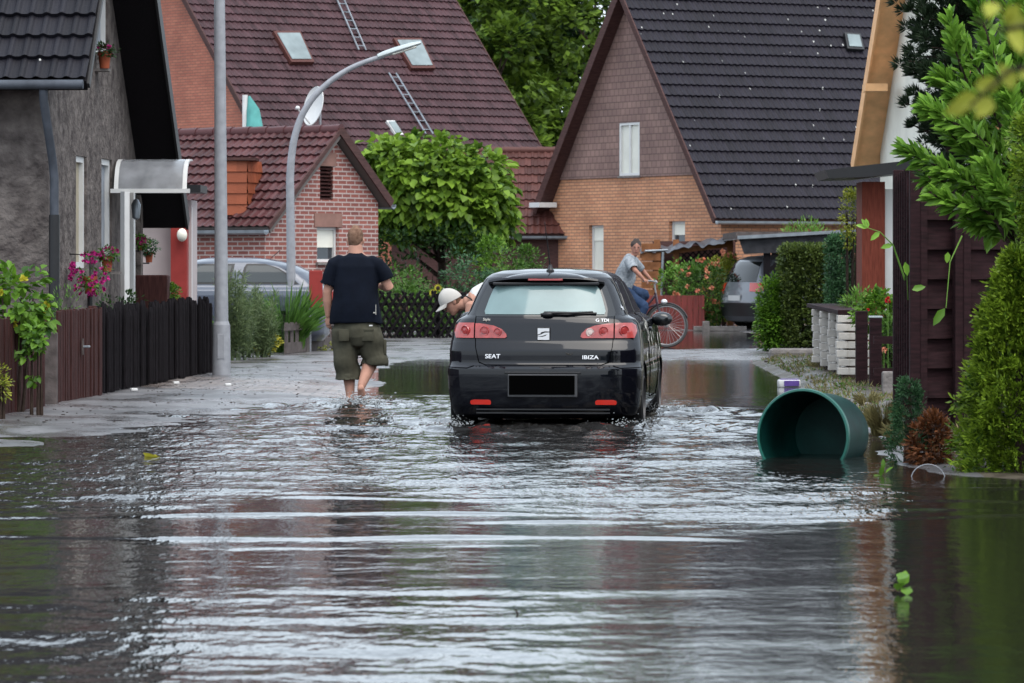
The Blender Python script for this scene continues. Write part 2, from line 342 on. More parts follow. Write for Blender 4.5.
# ---------------------------------------------------------------- ground and water
def ray(px, py): d = gd(py); return (gx(px, d), d)
WATER1 = [(-9, 5), (9, 5), (9, 25.0), (4.0, 25.2), (2.75, 26.2), (2.62, 29), (2.9, 32), (3.25, 40), (3.55, 47), (4.0, 55), (3.9, 57.6), (1.0, 58.5), (-1.0, 58.0), (-1.75, 56), (-1.72, 50), (-1.35, 42), (-1.5, 40.2), (-2.5, 39.2), (-2.9, 36.5), (-3.3, 33.5), (-3.9, 29.5), (-9, 27)]
WATER2 = [ray(640, 351), ray(700, 350), ray(760, 347), ray(790, 345), ray(778, 336), ray(735, 331), ray(640, 330), ray(600, 336), ray(600, 348)]
def sdist(X, Y, P):
    P = np.array(P); n = len(P); d = np.full(X.shape, 1e9); ins = np.zeros(X.shape, bool)
    for i in range(n):
        ax, ay = P[i]; bx, by = P[(i+1) % n]; ex, ey = bx-ax, by-ay
        t = np.clip(((X-ax)*ex+(Y-ay)*ey)/(ex*ex+ey*ey), 0, 1); d = np.minimum(d, np.hypot(X-ax-t*ex, Y-ay-t*ey))
        c = ((ay > Y) != (by > Y)) & (X < ex*(Y-ay)/(ey if ey != 0 else 1e-9)+ax); ins ^= c
    return np.where(ins, -d, d)
def vnoise(X, Y, f, seed=0):
    r = np.random.default_rng(seed); o = np.zeros(X.shape)
    for k in range(9):
        a = r.uniform(0, 2*pi); ff = f*r.uniform(.5, 1.9); ph = r.uniform(0, 2*pi); o += np.sin((X*cos(a)+Y*sin(a))*ff+ph+1.3*np.sin((X*sin(a)-Y*cos(a))*ff*.6+ph*2))
    return o/4.5
def ground_z(X, Y):
    d1 = sdist(X, Y, WATER1)+.28*vnoise(X, Y*.35, 2.6, 3)*np.where(Y > 40, .6, 1); d2 = sdist(X, Y, WATER2)+.25*vnoise(X, Y*.3, 2.2, 4)
    f = lambda d: np.where(d > 0, np.minimum(.045, d*.035), np.maximum(-.2, d*.085))
    z = np.minimum(f(d1), f(d2))
    z += .006*vnoise(X, Y*.5, 5, 5)+.004*vnoise(X, Y, 11, 6)
    z = np.where((X > 3.0) & (Y > 27) & (Y < 56), np.maximum(z, np.minimum(.1, (X-3.0-.012*(Y-27))*.25)), z)
    return z
def grid_obj(name, xs, ys, Z, m, kind='structure', smooth=True):
    nx, ny = len(xs), len(ys); X, Y = np.meshgrid(xs, ys); v = np.stack([X.ravel(), Y.ravel(), Z.ravel()], 1)
    i = np.arange((ny-1)*(nx-1)); a = (i//(nx-1))*nx+i % (nx-1); f = np.stack([a, a+1, a+nx+1, a+nx], 1)
    me = bpy.data.meshes.new(name); me.vertices.add(len(v)); me.vertices.foreach_set('co', v.ravel()); me.loops.add(f.size); me.loops.foreach_set('vertex_index', f.ravel())
    me.polygons.add(len(f)); me.polygons.foreach_set('loop_start', np.arange(len(f))*4); me.polygons.foreach_set('loop_total', np.full(len(f), 4)); me.update(calc_edges=True)
    me.polygons.foreach_set('use_smooth', np.full(len(f), smooth)); me.materials.append(m)
    o = bpy.data.objects.new(name, me); C.objects.link(o); o['kind'] = kind; return o

def wetground():
    m, t, b, N, L = nodes('wet_street'); tc = N('ShaderNodeTexCoord'); O = tc.outputs['Object']
    sx = N('ShaderNodeSeparateXYZ'); L(O, sx.inputs[0])
    def noise(s, det=5, vec=O):
        n = N('ShaderNodeTexNoise'); n.inputs['Scale'].default_value = s; n.inputs['Detail'].default_value = det; L(vec, n.inputs['Vector']); return n.outputs[0]
    def ramp(src, a, ca, c, cc):
        r = N('ShaderNodeValToRGB'); e = r.color_ramp.elements; e[0].position = a; e[0].color = (*ca, 1); e[1].position = c; e[1].color = (*cc, 1); L(src, r.inputs[0]); return r.outputs[0]
    asph = ramp(noise(1.1, 9), .35, (.065, .062, .064), .68, (.15, .143, .147))
    br = N('ShaderNodeTexBrick'); br.inputs['Scale'].default_value = 1; br.inputs['Brick Width'].default_value = .22; br.inputs['Row Height'].default_value = .24; br.inputs['Mortar Size'].default_value = .014
    br.inputs['Color1'].default_value = (.21, .175, .16, 1); br.inputs['Color2'].default_value = (.15, .125, .12, 1); br.inputs['Mortar'].default_value = (.05, .045, .04, 1); L(O, br.inputs['Vector'])
    # paving band beside the left verge: X < -1.9-ish and Y 40..52
    def cmp(src, op, v):
        n = N('ShaderNodeMath'); n.operation = op; L(src, n.inputs[0]); n.inputs[1].default_value = v; return n.outputs[0]
    def mul(a, c):
        n = N('ShaderNodeMath'); n.operation = 'MULTIPLY'; L(a, n.inputs[0]); L(c, n.inputs[1]); return n.outputs[0]
    ed = N('ShaderNodeMath'); ed.operation = 'MULTIPLY_ADD'; L(sx.outputs[0], ed.inputs[0]); ed.inputs[1].default_value = 1.15; L(sx.outputs[1], ed.inputs[2])
    pav = mul(cmp(ed.outputs[0], 'GREATER_THAN', 38.9), mul(cmp(ed.outputs[0], 'LESS_THAN', 43.2), cmp(sx.outputs[0], 'LESS_THAN', -1.5)))
    m1 = N('ShaderNodeMix'); m1.data_type = 'RGBA'; L(pav, m1.inputs['Factor']); L(asph, m1.inputs[6]); L(br.outputs[0], m1.inputs[7])
    soil = ramp(noise(5, 8), .35, (.035, .028, .022), .7, (.10, .085, .065))
    so = mul(cmp(sx.outputs[0], 'GREATER_THAN', 3.05), cmp(sx.outputs[1], 'LESS_THAN', 56))
    m2 = N('ShaderNodeMix'); m2.data_type = 'RGBA'; L(so, m2.inputs['Factor']); L(m1.outputs[2], m2.inputs[6]); L(soil, m2.inputs[7])
    st = ramp(noise(14, 3), .62, (1, 1, 1), .72, (.45, .42, .4))
    m3 = N('ShaderNodeMix'); m3.data_type = 'RGBA'; m3.blend_type = 'MULTIPLY'; m3.inputs['Factor'].default_value = 1; L(m2.outputs[2], m3.inputs[6]); L(st, m3.inputs[7])
    L(m3.outputs[2], b.inputs['Base Color'])
    rr = N('ShaderNodeMapRange'); rr.inputs[1].default_value = .38; rr.inputs[2].default_value = .62; rr.inputs[3].default_value = .13; rr.inputs[4].default_value = .5
    mp = N('ShaderNodeMapping'); mp.inputs['Scale'].default_value = (1, .5, 1); L(O, mp.inputs[0]); L(noise(1.6, 7, mp.outputs[0]), rr.inputs[0]); L(rr.outputs[0], b.inputs['Roughness'])
    bp = N('ShaderNodeBump'); bp.inputs['Distance'].default_value = .009; L(noise(28, 6), bp.inputs['Height']); L(bp.outputs[0], b.inputs['Normal']); ns_ = N('ShaderNodeMath'); ns_.operation = 'MULTIPLY_ADD'; L(so, ns_.inputs[0]); ns_.inputs[1].default_value = -.45; ns_.inputs[2].default_value = .55; L(ns_.outputs[0], b.inputs['Specular IOR Level'])
    return m
def watermat():
    m, t, b, N, L = nodes('flood_water'); b.inputs['Base Color'].default_value = (.014, .013, .012, 1); b.inputs['Roughness'].default_value = .045; b.inputs['IOR'].default_value = 1.38
    tc = N('ShaderNodeTexCoord'); mp = N('ShaderNodeMapping'); mp.inputs['Scale'].default_value = (.6, 1, 1); L(tc.outputs['Object'], mp.inputs[0])
    n = N('ShaderNodeTexNoise'); n.inputs['Scale'].default_value = 13; n.inputs['Detail'].default_value = 4; n.inputs['Roughness'].default_value = .55; L(mp.outputs[0], n.inputs['Vector'])
    bp = N('ShaderNodeBump'); bp.inputs['Strength'].default_value = 1; bp.inputs['Distance'].default_value = 1
    at = N('ShaderNodeAttribute'); at.attribute_name = 'chop'; n2 = N('ShaderNodeTexNoise'); n2.inputs['Scale'].default_value = 5.5; n2.inputs['Detail'].default_value = 3.5; n2.inputs['Roughness'].default_value = .55; mp2 = N('ShaderNodeMapping'); mp2.inputs['Scale'].default_value = (1.7, .62, 1); L(tc.outputs['Object'], mp2.inputs[0]); L(mp2.outputs[0], n2.inputs['Vector'])
    q1 = N('ShaderNodeMath'); q1.operation = 'MULTIPLY'; q1.inputs[1].default_value = .0016; L(n.outputs[0], q1.inputs[0])
    q2 = N('ShaderNodeMath'); q2.operation = 'MULTIPLY'; L(n2.outputs[0], q2.inputs[0]); L(at.outputs['Fac'], q2.inputs[1])
    q3 = N('ShaderNodeMath'); q3.operation = 'MULTIPLY_ADD'; L(q2.outputs[0], q3.inputs[0]); q3.inputs[1].default_value = .020; L(q1.outputs[0], q3.inputs[2])
    L(q3.outputs[0], bp.inputs['Height']); L(bp.outputs[0], b.inputs['Normal'])
    return m
M['ground'] = wetground(); M['water'] = watermat()
xs = np.concatenate([np.linspace(-400, -12, 8), np.linspace(-11, 11, 260), np.linspace(12, 400, 8)])
ys = np.concatenate([np.linspace(-60, 8, 5), np.linspace(9, 95, 700), np.linspace(97, 1500, 12)])
X, Y = np.meshgrid(xs, ys); grid_obj('street', xs, ys, ground_z(X, Y), M['ground'])

CARX, CARY, CARR = .262, 34.3, -R(5.3)
CHOP = {}
def water_z(X, Y):
    r = np.random.default_rng(21); px = 512+X*F/Y; py = HZ+CH*F/Y
    # disturbed band by the wading man and the car, calmer towards the camera's right, livelier at the bottom left
    nz = vnoise(X*.8, Y*.22, 1.5, 31)
    band = np.clip((Y-22.2+.55*nz*3)/2.2, 0, 1)*np.clip((43.0+nz-Y)/2.0, 0, 1)*np.clip((2.75+.2*nz-X)/1.1, 0, 1)
    low = np.clip((17.3-Y+.12*X*0+.9*nz)/1.6, 0, 1)*np.clip((.55-X+.3*nz)/.9, 0, 1)
    A = .06+.62*band+.30*low+.05*np.clip((1.5-X)/3, 0, 1)
    A *= np.where(Y > 43.5, .35, 1); CHOP['v'] = np.clip(.12+1.02*band+.27*low+.12*np.clip((1.5-X)/3, 0, 1), 0, 1.2)*np.where(Y > 43.5, .3, 1)
    Z = np.zeros(X.shape)
    for k in range(46):
        lam = .13*1.075**k*r.uniform(.9, 1.1); 
        if lam > 2.2: lam = r.uniform(.15, .9)
        a = r.normal(pi/2, .55); kk = 2*pi/lam; amp = .0115*lam**.95/2
        ph = r.uniform(0, 2*pi); ww = 1+.6*np.sin(X*r.uniform(.3, 1.2)+Y*r.uniform(.2, .6)+ph*3)
        Z += amp*.40*ww*np.sin((X*cos(a)+Y*sin(a))*kk+ph+.8*np.sin(X*r.uniform(.4, 1.6)+ph))
    Z *= A
    # long low bow waves crossing the street towards the camera
    for y0, sl, w, am, x0, x1 in ((22.0, .10, .09, .011, -9, 3.0), (20.0, -.05, .11, .012, -9, 1.3), (21.2, .22, .08, .009, -.5, 3.4), (19.5, .04, .10, .005, -2.0, 0.4), (23.4, -.1, .11, .009, -9, 4), (16.9, .03, .20, .006, -1.4, 1.4), (24.4, .06, .12, .008, -1, 4), (14.9, .05, .22, .005, -6, .6)):
        yy = Y-(y0+sl*X+.12*np.sin(X*1.7+y0)); en = np.clip((X-x0)/.7, 0, 1)*np.clip((x1-X)/.7, 0, 1)
        Z += am*en*np.exp(-(yy/w)**2)*(1+.35*np.sin(X*5+y0*3))
    # ring waves round the wader's legs and the car wheels
    for cx, cy, am, R_ in ((-1.52, 39.3, .018, .95), (-.55, 34.6, .024, .8), (1.09, 34.2, .026, .9), (1.42, 37.3, .045, .8), (.2, 33.9, .014, 1.3), (1.1, 33.6, .012, 1.5)):
        d = np.hypot(X-cx, (Y-cy)*.8); Z += am*np.exp(-(d/R_)**2)*np.sin(d*17-1+1.4*np.sin(np.arctan2(Y-cy, X-cx)*5+cx))*(1+.6*vnoise(X, Y, 9, 8))
    return Z
WG = []
y = 11.2
while y < 47: WG.append(y); y += max(.022, y*y/(F*CH)*.42)
WG = np.array(WG); wx = np.linspace(-6.2, 5.2, 900)
X, Y = np.meshgrid(wx, WG); wo_ = grid_obj('flood_water', wx, WG, water_z(X, Y), M['water'])
at_ = wo_.data.attributes.new('chop', 'FLOAT', 'POINT'); at_.data.foreach_set('value', CHOP['v'].ravel().astype(np.float32))
wx2 = np.linspace(-6.2, 5.2, 120); wy2 = np.linspace(WG[-1], 84, 260); X, Y = np.meshgrid(wx2, wy2)
Z = .0012*vnoise(X, Y, 5, 12); Z[0] = np.interp(wx2, wx, water_z(wx[None, :], np.full((1, 900), WG[-1]))[0])
grid_obj('puddle_water', wx2, wy2, Z, M['water'])

# ---------------------------------------------------------------- houses
def dirv(deg, left=False): a = R(deg); return (-cos(a) if left else cos(a), sin(a))
# orange brick house
ap = (2.845, 95.65); u_ = dirv(30)
vP = (0.5, -.866)
def sz(px, py): return hit(ap, vP, px, py)
h_up = (*sz(620.5, 176), *sz(641, 122)); h_l = (*sz(589, 272), *sz(603.5, 225)); h_r = (*sz(669, 246), *sz(685, 221))
H1 = gable_house('brick_house', 'orange brick house with shingled pointed gable and dark slate-coloured roof', ap, u_, 7.98, 1.31, 3.95, 4.02, 4.25, 4.25, 11.5, .35, 'orange_brick', 'slate2', holes=[h_up, h_l, h_r], lip=.045)
zs = 1.37+88*95.5/F
sh = MB(); zt = 7.98-.16
w_s = (zt-zs)/1.31-.01
sh.prism([(-w_s, zs), (w_s, zs), (0, zt-.01)], lambda a, b, t: H1.mp(a, b, -.035+t), .0, 0) if False else None
sh.poly([(-w_s, zs), (w_s, zs), (0, zt-.01)], lambda a, b: H1.mp(a, b, -.04), 0, [rect(*h_up)], uv=True)
for a, b, c, d in [(-w_s, zs, w_s, zs)]+[(h_up[0], h_up[1], h_up[0], h_up[3]), (h_up[2], h_up[1], h_up[2], h_up[3]), (h_up[0], h_up[3], h_up[2], h_up[3]), (h_up[0], h_up[1], h_up[2], h_up[1])]:
    sh.quad(H1.mp(a, b, -.04), H1.mp(c, d, -.04), H1.mp(c, d, .0), H1.mp(a, b, .0), uv=[(a, b), (c, d), (c, d), (a, b)])
sh.build('gable_cladding', M['shingle'], H1.wall, fix=False)
window(H1.root, H1.mp, *h_up, depth=.02, pane='paleglass', split=(h_up[0]+h_up[2])/2)
window(H1.root, H1.mp, *h_l, depth=.14, pane='paleglass', blind=.28)
window(H1.root, H1.mp, *h_r, depth=.14, pane='glass', blind=.45)
vn = MB()   # ventilation hatch and roof window on the slate slope
def on_slope(H, px, py, rl, tp, zr, apx):
    """intersect pixel ray with the camera-side slope"""
    A = Vector((apx[0], apx[1], zr)); n = Vector((0, 0, 1))+H.v*tp; n.normalize()
    d0 = Vector(((px-512)/F, 1, -(py-HZ)/F)); c = Vector((0, 0, CH)); t = (A-c).dot(n)/d0.dot(n); return c+d0*t, n
def slope_item(H, name, quad4, hgt, m, tp, zr, apx, child=None, cm=None, inset=.08, dz=.03):
    P = []
    for x, y in quad4: p, n = on_slope(H, x, y, 0, tp, zr, apx); P.append(p)
    b = MB(); lo = [p-n*.05 for p in P]; hi = [p+n*hgt for p in P]; b.raw(lo+hi, [(4,5,6,7), (0,1,5,4), (1,2,6,5), (2,3,7,6), (3,0,4,7)])
    o = b.build(name, M[m], H.roof)
    if child:
        c = sum(P, Vector())/4; b = MB(); q = [c+(p-c)*(1-inset)+n*(hgt+dz*.2) for p in P]; q2 = [k+n*dz*.5 for k in q]; b.raw(q+q2, [(4,5,6,7), (0,1,5,4), (1,2,6,5), (2,3,7,6), (3,0,4,7)]); b.build(child, M[cm], o)
    return o
slope_item(H1, 'roof_hatch', [(845, 52), (862, 53), (858, 37), (842, 36)], .14, 'black', 1.31, 7.98, ap, 'pane', 'skylight', .25)
# white eaves box on the left verge
b = MB(); p = pt(543, 205, 98.6); b.box(p, (.5, .5, .12), rz=R(30)); b.build('eaves_box', M['white'], H1.roof)

# big brown-roofed house behind
apB = (-9.88, 108.0); zB = 10.7; tB = 1.087
HB = gable_house('big_house', 'large brick house with long brown tiled roof and two skylights', apB, dirv(38), zB, tB, 6.2, 6.2, 6.7, 6.7, 9.0, .12, 'big_brick', 'brown_tile', rh=.30, lip=.045, gutter='zinc')
for q in ([(289, 66), (312, 66), (298, 35), (271, 35)], [(409, 72), (433, 72), (419, 42), (391, 42)]):
    slope_item(HB, 'roof_window', q, .16, 'rust_tile', tB, zB, apB, 'pane', 'skylight', .16)
slope_item(HB, 'roof_window', [(394, 137), (402, 137), (393, 123), (385, 123)], .1, 'white', tB, zB, apB, 'pane', 'skylight', .2)
for (x0, y0, x1, y1) in ((328, -14, 357, 53), (387, 76, 424, 137)):
    a, n = on_slope(HB, x0, y0, 0, tB, zB, apB); c, n = on_slope(HB, x1, y1, 0, tB, zB, apB); w, _ = on_slope(HB, x0+9, y0, 0, tB, zB, apB)
    side = HB.u*.24; b = MB(); a += n*.12; c += n*.12; b.tube([a, c], .022, 6); b.tube([a+side, c+side], .022, 6); k = int((c-a).length/.30)
    for i in range(k): q = a+(c-a)*((i+.5)/k); b.tube([q, q+side], .016, 6)
    b.build('roof_ladder', M['zinc'], HB.roof)
# rust-roofed outbuilding between
xo = gx(440, 98.5)
HO = gable_house('outbuilding', 'low outbuilding with rust-red tiled roof behind the round tree', (xo-1.2, 100.6), (1, .0), 4.25, .95, 2.0, 2.0, 2.25, 2.25, 4.3, .12, 'soffit', 'rust_tile', gutter='zinc', rh=.30, cat='outbuilding')

M['garagesoffit'] = mat('taupe_soffit', (.17, .15, .14), .8, .1, 5)
# brick garage with white joints
apG = (-3.10, 69.65); zG = 3.72; tG = .85; vG = (-sin(R(35)), -cos(R(35)))
def sg(px, py): return hit(apG, vG, px, py)
a0, a1 = sg(333, 200), sg(320, 166); hv = (a0[0], a0[1], a1[0], a1[1])
a0, a1 = sg(339, 262), sg(317, 227); hw = (a0[0], a0[1], a1[0], a1[1])
HG = gable_house('brick_garage', 'small garage of purple brick with white joints and red tiled roof', apG, dirv(35, True), zG, tG, 1.92, 1.28, 2.03, 1.47, 6.5, .16, 'white_joint_brick', 'red_tile', holes=[hv, hw], rh=.235, tw=.17, lip=.04, soffit='garagesoffit', vergem='soffit', th=.10, vw=.15, cat='garage')
window(HG.root, HG.mp, *hw, depth=.12, blind=.5, fw=.05)
b = MB(); n = 9
for i in range(n):
    z = hv[1]+(hv[3]-hv[1])*(i+.5)/n; b.box(HG.mp((hv[0]+hv[2])/2, z, .05), (hv[2]-hv[0]-.004, .09, .012), ax=(HG.v, (HG.u+Vector((0, 0, .5))).normalized(), HG.u.cross(HG.v)))
b.poly(rect(*hv), lambda a, z: HG.mp(a, z, .14)); b.build('vent', M['brownfence'], HG.root)
M['lintel'] = mat('lintel_brick', (.30, .17, .14), .8, .15, 5)
for s0, z0, s1, z1 in (hw, hv): b = MB(); b.prism(rect(s0-.08, z1+.003, s1+.08, z1+.24), lambda a, z, t: HG.mp(a, z, -.015+t), .02); b.build('lintel', M['lintel'], HG.wall)
def slopeG(px, py): return on_slope(HG, px, py, 0, tG, zG, apG)
# tiled chimney box standing on the garage roof slope
P, n = slopeG(241, 216)
b = MB(); q0 = slopeG(226, 214)[0]; q1 = slopeG(256, 206)[0]
cx = [pt(226, 214, q0.y-.05), pt(248, 214, q0.y-.05)]
dd = .42; top = zz(161, q0.y)
fl, fr = Vector((gx(226, q0.y-.2), q0.y-.2, 0)), Vector((gx(247, q0.y-.2), q0.y-.2, 0)); bl, br_ = fl+Vector((.06, .75, 0)), fr+Vector((.2, .75, 0))
zb = zz(215, q0.y-.2)
vs = [Vector((p.x, p.y, z)) for p in (fl, fr, br_, bl) for z in (zb, top)]
for (i, j) in ((0, 1), (1, 2), (2, 3), (3, 0)):
    A_, B_ = vs[2*i], vs[2*j]; wd = (B_-A_).length
    tile_roof(b, A_, (B_-A_).normalized(), Vector((0, 0, 1)), wd, top-zb, .15, .19, amp=.004, lip=.022, k=3)
b.quad(vs[1], vs[3], vs[5], vs[7], m=1)
ch = b.build('chimney', [M['dormer'], M['soffit']], HG.roof, fix=False)
b = MB(); c_ = (vs[1]+vs[3]+vs[5]+vs[7])/4; b.box(c_+Vector((0, 0, .03)), ((fr-fl).length+.18, .9, .05), rz=0); b.build('chimney_cap', M['soffit'], ch)
# satellite dish on a mast behind the garage ridge
dp = pt(317, 107, 71.5); t = thing('satellite_dish', (dp.x, dp.y, 3.2), 'white oval satellite dish above the garage ridge', 'satellite dish')
Mx = Matrix.Rotation(R(-58), 3, 'Z') @ Matrix.Rotation(R(78), 3, 'X')
b = MB(); b.lathe([(0.001, 0), (.12, .008), (.25, .035), (.33, .07), (.345, .075), (.34, .085), (.25, .05), (.1, .02), (.001, .012)], dp, 28, M=Mx @ Matrix.Diagonal((1, 1.05, 1))); b.build('reflector', M['white'], t, smooth=True)
b = MB(); b.tube([dp+Vector((.05, .1, -.05)), dp+Vector((.05, .12, -1.0))], .022); b.build('mast', M['galv'], t)
b = MB(); b.tube([dp+Vector((-.12, -.05, -.3)), dp+Vector((-.33, -.3, -.05))], .014); b.ball(dp+Vector((-.33, -.3, -.03)), .04); b.build('feed_arm', M['white'], t, smooth=True)
# folded parasol beyond the garage
dp = pt(248, 126, 80); t = thing('parasol', (dp.x, dp.y, 0), 'folded teal parasol with white pole showing above the garage roof', 'parasol')
b = MB(); b.tube([(dp.x-.06, dp.y, .0), (dp.x-.06, dp.y, zz(95, 80))], .055); b.build('pole', M['white'], t)
M['teal'] = mat('teal_fabric', (.12, .38, .36), .8, .15, 6); b = MB(); b.tube([(dp.x+.02, dp.y, zz(96, 80)), (dp.x+.10, dp.y, zz(110, 80)), (dp.x+.16, dp.y, zz(150, 80))], [.02, .13, .23], 12); b.build('canopy', M['teal'], t, smooth=True)

M['darkzinc'] = mat('weathered_zinc', (.085, .095, .115), .6, .25, 6, metal=.2)
# ---------------------------------------------------------------- left house (grey stucco)
fd = Vector((.0564, 1, 0)).normalized(); nd = Vector((fd.y, -fd.x, 0))     # along the facade; out to the street
A0 = Vector((-5.10, 44, 0)); LR = 46.5                                     # near corner; ridge distance
sF = lambda d: (d-44)/fd.y
ridge_s = sF(46.5); zL = 6.8
hits = lambda px, py: hit((A0.x, A0.y), (fd.x, fd.y), px, py)
far_s = sF(51.0)
tl = 1.10; tf = 1.0
apL = A0+fd*ridge_s
HLu = -nd; mpL = lambda s, z, t=0: A0+fd*s+Vector((0, 0, z))-nd*t
def hrect(x0, y0, x1, y1):
    a, c = hits(x0, y1), hits(x1, y0); return (a[0], a[1], c[0], c[1])
hU = hrect(95, -40, 108, 52); hA = hrect(76, 157, 86.5, 268); hB = hrect(101.5, 160, 112, 268); hD = (hits(126.5, 190)[0], -.05, hits(141, 190)[0], 2.3)
root = thing('stucco_house', A0, 'rough grey stucco house with dark steep roof beside the black picket fence', 'house')
wb = MB(); ze_n = zL-.16-ridge_s*tl; ze_f = zL-.16-(far_s-ridge_s)*tf
wall_face(wb, mpL, [(0, -.25), (far_s, -.25), (far_s, ze_f), (ridge_s, zL-.16), (0, ze_n)], [hU, hA, hB, hD], depth=.16)
wb.poly([(0, -.25), (9, -.25), (9, ze_n), (0, ze_n)], lambda a, z: A0-nd*a+Vector((0, 0, z)), uv=True)
wb.poly([(0, -.25), (9, -.25), (9, ze_f), (0, ze_f)], lambda a, z: A0+fd*far_s-nd*a+Vector((0, 0, z)), uv=True)
wb.poly([(0, -.25), (far_s, -.25), (far_s, ze_f), (ridge_s, zL-.16), (0, ze_n)], lambda a, z: A0-nd*9+fd*a+Vector((0, 0, z)), uv=True)
wl_ = wb.build('wall', M['stucco'], root, fix=False)
rb = MB(); ovs = .52
for sg_, s_e, tt in ((1, -.62, tl), (-1, sF(51.35), tf)):
    O = A0+nd*ovs+fd*s_e+Vector((0, 0, zL-abs(s_e-ridge_s)*tt)); V = (fd*sg_+Vector((0, 0, tt))).normalized(); ln = abs(s_e-ridge_s)*sqrt(1+tt*tt)
    N = nd.cross(V); N = -N if N.z < 0 else N
    tile_roof(rb, O+N*.006, -nd, V, 9.8, ln, .165, .335, m=0, amp=.028, lip=.045, k=8); c = [O, O-nd*9.8, O-nd*9.8+V*ln, O+V*ln]; lo = [q-N*.14 for q in c]
    rb.raw(c+lo, [(0,1,2,3), (7,6,5,4), (0,4,5,1), (1,5,6,2), (3,7,4,0)], 1)
rf = rb.build('roof', [M['slate'], M['blackfence']], root, fix=False)
for sg_, s_e, tt in ((1, -.62, tl), (-1, sF(51.35), tf)):
    b = MB(); O = A0+nd*(ovs+.016)+fd*s_e+Vector((0, 0, zL-abs(s_e-ridge_s)*tt)); V = (fd*sg_+Vector((0, 0, tt))).normalized(); ln = abs(s_e-ridge_s)*sqrt(1+tt*tt); N = nd.cross(V); N = -N if N.z < 0 else N
    b.box(O+V*ln/2-N*.07, (.03, ln, .2 if sg_ < 0 else .07), ax=(nd, V, N)); b.build('verge_board', M['black'], rf)
b = MB(); zg = zL-(ridge_s+.62)*tl-.04
O = A0-fd*.70+nd*(ovs-.02)+Vector((0, 0, zg)); b.tube([O-nd*9, O], .052, 12); b.build('gutter', M['darkzinc'], rf, smooth=True)
b = MB(); q = A0-fd*.10-nd*.02; zt_ = zg-.05; g0 = A0-fd*.66+nd*.06
b.tube([g0+Vector((0, 0, zt_)), g0+Vector((.0, .02, zt_-.12)), q+fd*-.1+nd*.10+Vector((0, 0, zt_-.75)), q+fd*-.1+nd*.12+Vector((0, 0, zt_-.95)), q+fd*-.1+nd*.12+Vector((0, 0, 1.9))], .048, 12)
dpi = b.build('downpipe', M['darkzinc'], root, smooth=True)
b = MB(); b.tube([q+fd*-.1+nd*.12+Vector((0, 0, 1.92)), q+fd*-.1+nd*.12+Vector((0, 0, -.1))], .06, 12); b.build('pipe_base', M['black'], dpi, smooth=True)
M['beige'] = mat('beige_shutter', (.44, .38, .28), .6, .1, 4); M['bluegrey'] = mat('bluegrey_panel', (.26, .29, .34), .4, .1, 4)
for h_, pn in ((hU, 'bluegrey'), (hA, 'beige'), (hB, 'bluegrey')):
    window(root, mpL, *h_, depth=.08, pane=pn, sill=False, fw=.07)
b = MB(); s0, z0, s1, z1 = hD
for s_ in (s0,): b.prism(rect(s_-.07, 0, s_+.07, z1), lambda a, z, t: mpL(a, z, -.10+t), .2)
dr = b.build('door_frame', M['white'], root); b = MB(); b.prism(rect(s0+.07, 0, s1-.07, z1-.02), lambda a, z, t: mpL(a, z, .06+t), .04); b.build('door', M['stucco'], root)
# canopy: arched acrylic sheet over the entrance
cz0, cz1 = zz(190, 48.8), zz(160, 48.8); cc = Vector((gx(118, 48.8), 48.3, 0)); cl = gx(190, 48.8)-gx(118, 48.8)
t = thing('door_canopy', (cc.x+cl/2, 48.7, cz0), 'arched clear acrylic canopy over the grey house door', 'canopy')
ex = Vector((1, -.02, 0)); pr = [(0.0, 0.0), (.06, .14), (.17, .26), (.33, .34), (.55, .375), (.9, .385)]
for nm, a0_, a1_, mm, th in (('acrylic_sheet', .05, cl-.05, None, .006), ('side_rail', 0, .055, 'white', .022), ('side_rail', cl-.055, cl, 'white', .022)):
    b = MB(); k = len(pr); up = [Vector((0, y_, z_)) for y_, z_ in pr]
    vs = [Vector((cc.x, cc.y, cz0))+ex*a+q for q in up for a in (a0_, a1_)]; lo = [v_-Vector((0, -th, th)) for v_ in vs]; n2 = 2*k
    b.raw(vs+lo, [(2*i, 2*i+1, 2*i+3, 2*i+2) for i in range(k-1)]+[(n2+2*i, n2+2*i+2, n2+2*i+3, n2+2*i+1) for i in range(k-1)]+[(2*i, 2*i+2, n2+2*i+2, n2+2*i) for i in range(k-1)]+[(2*i+1, n2+2*i+1, n2+2*i+3, 2*i+3) for i in range(k-1)]+[(0, n2, n2+1, 1)])
    if mm is None: M['acrylic'] = mat('smoky_acrylic', (.30, .31, .33), .12, .25, 5, spec=.9, alpha=.8); mm = 'acrylic'
    b.build(nm, M[mm], t, smooth=True)
b = MB(); b.box((cc.x+cl/2, cc.y-.01, cz0-.02), (cl+.08, .05, .05)); b.build('front_rail', M['white'], t)
b = MB(); b.tube([(gx(125, 48.2), 48.2, -.05), (gx(125, 48.2), 48.2, cz0-.03)], .055, 4); b.build('post', M['white'], t)
# wall lamp
lp = pt(136, 213, 48.9); t = thing('wall_lamp', (lp.x, lp.y, lp.z-.1), 'small lantern hanging under the door canopy', 'lamp')
b = MB(); b.lathe([(.0, .18), (.03, .16), (.06, .1), (.045, -.06), (.02, -.08), (0, -.08)], lp, 12); b.build('lantern', M['zinc'], t, smooth=True); b = MB(); b.tube([lp+Vector((0, 0, .17)), lp+Vector((0, 0, .35))], .01, 6); b.build('bracket', M['black'], t)
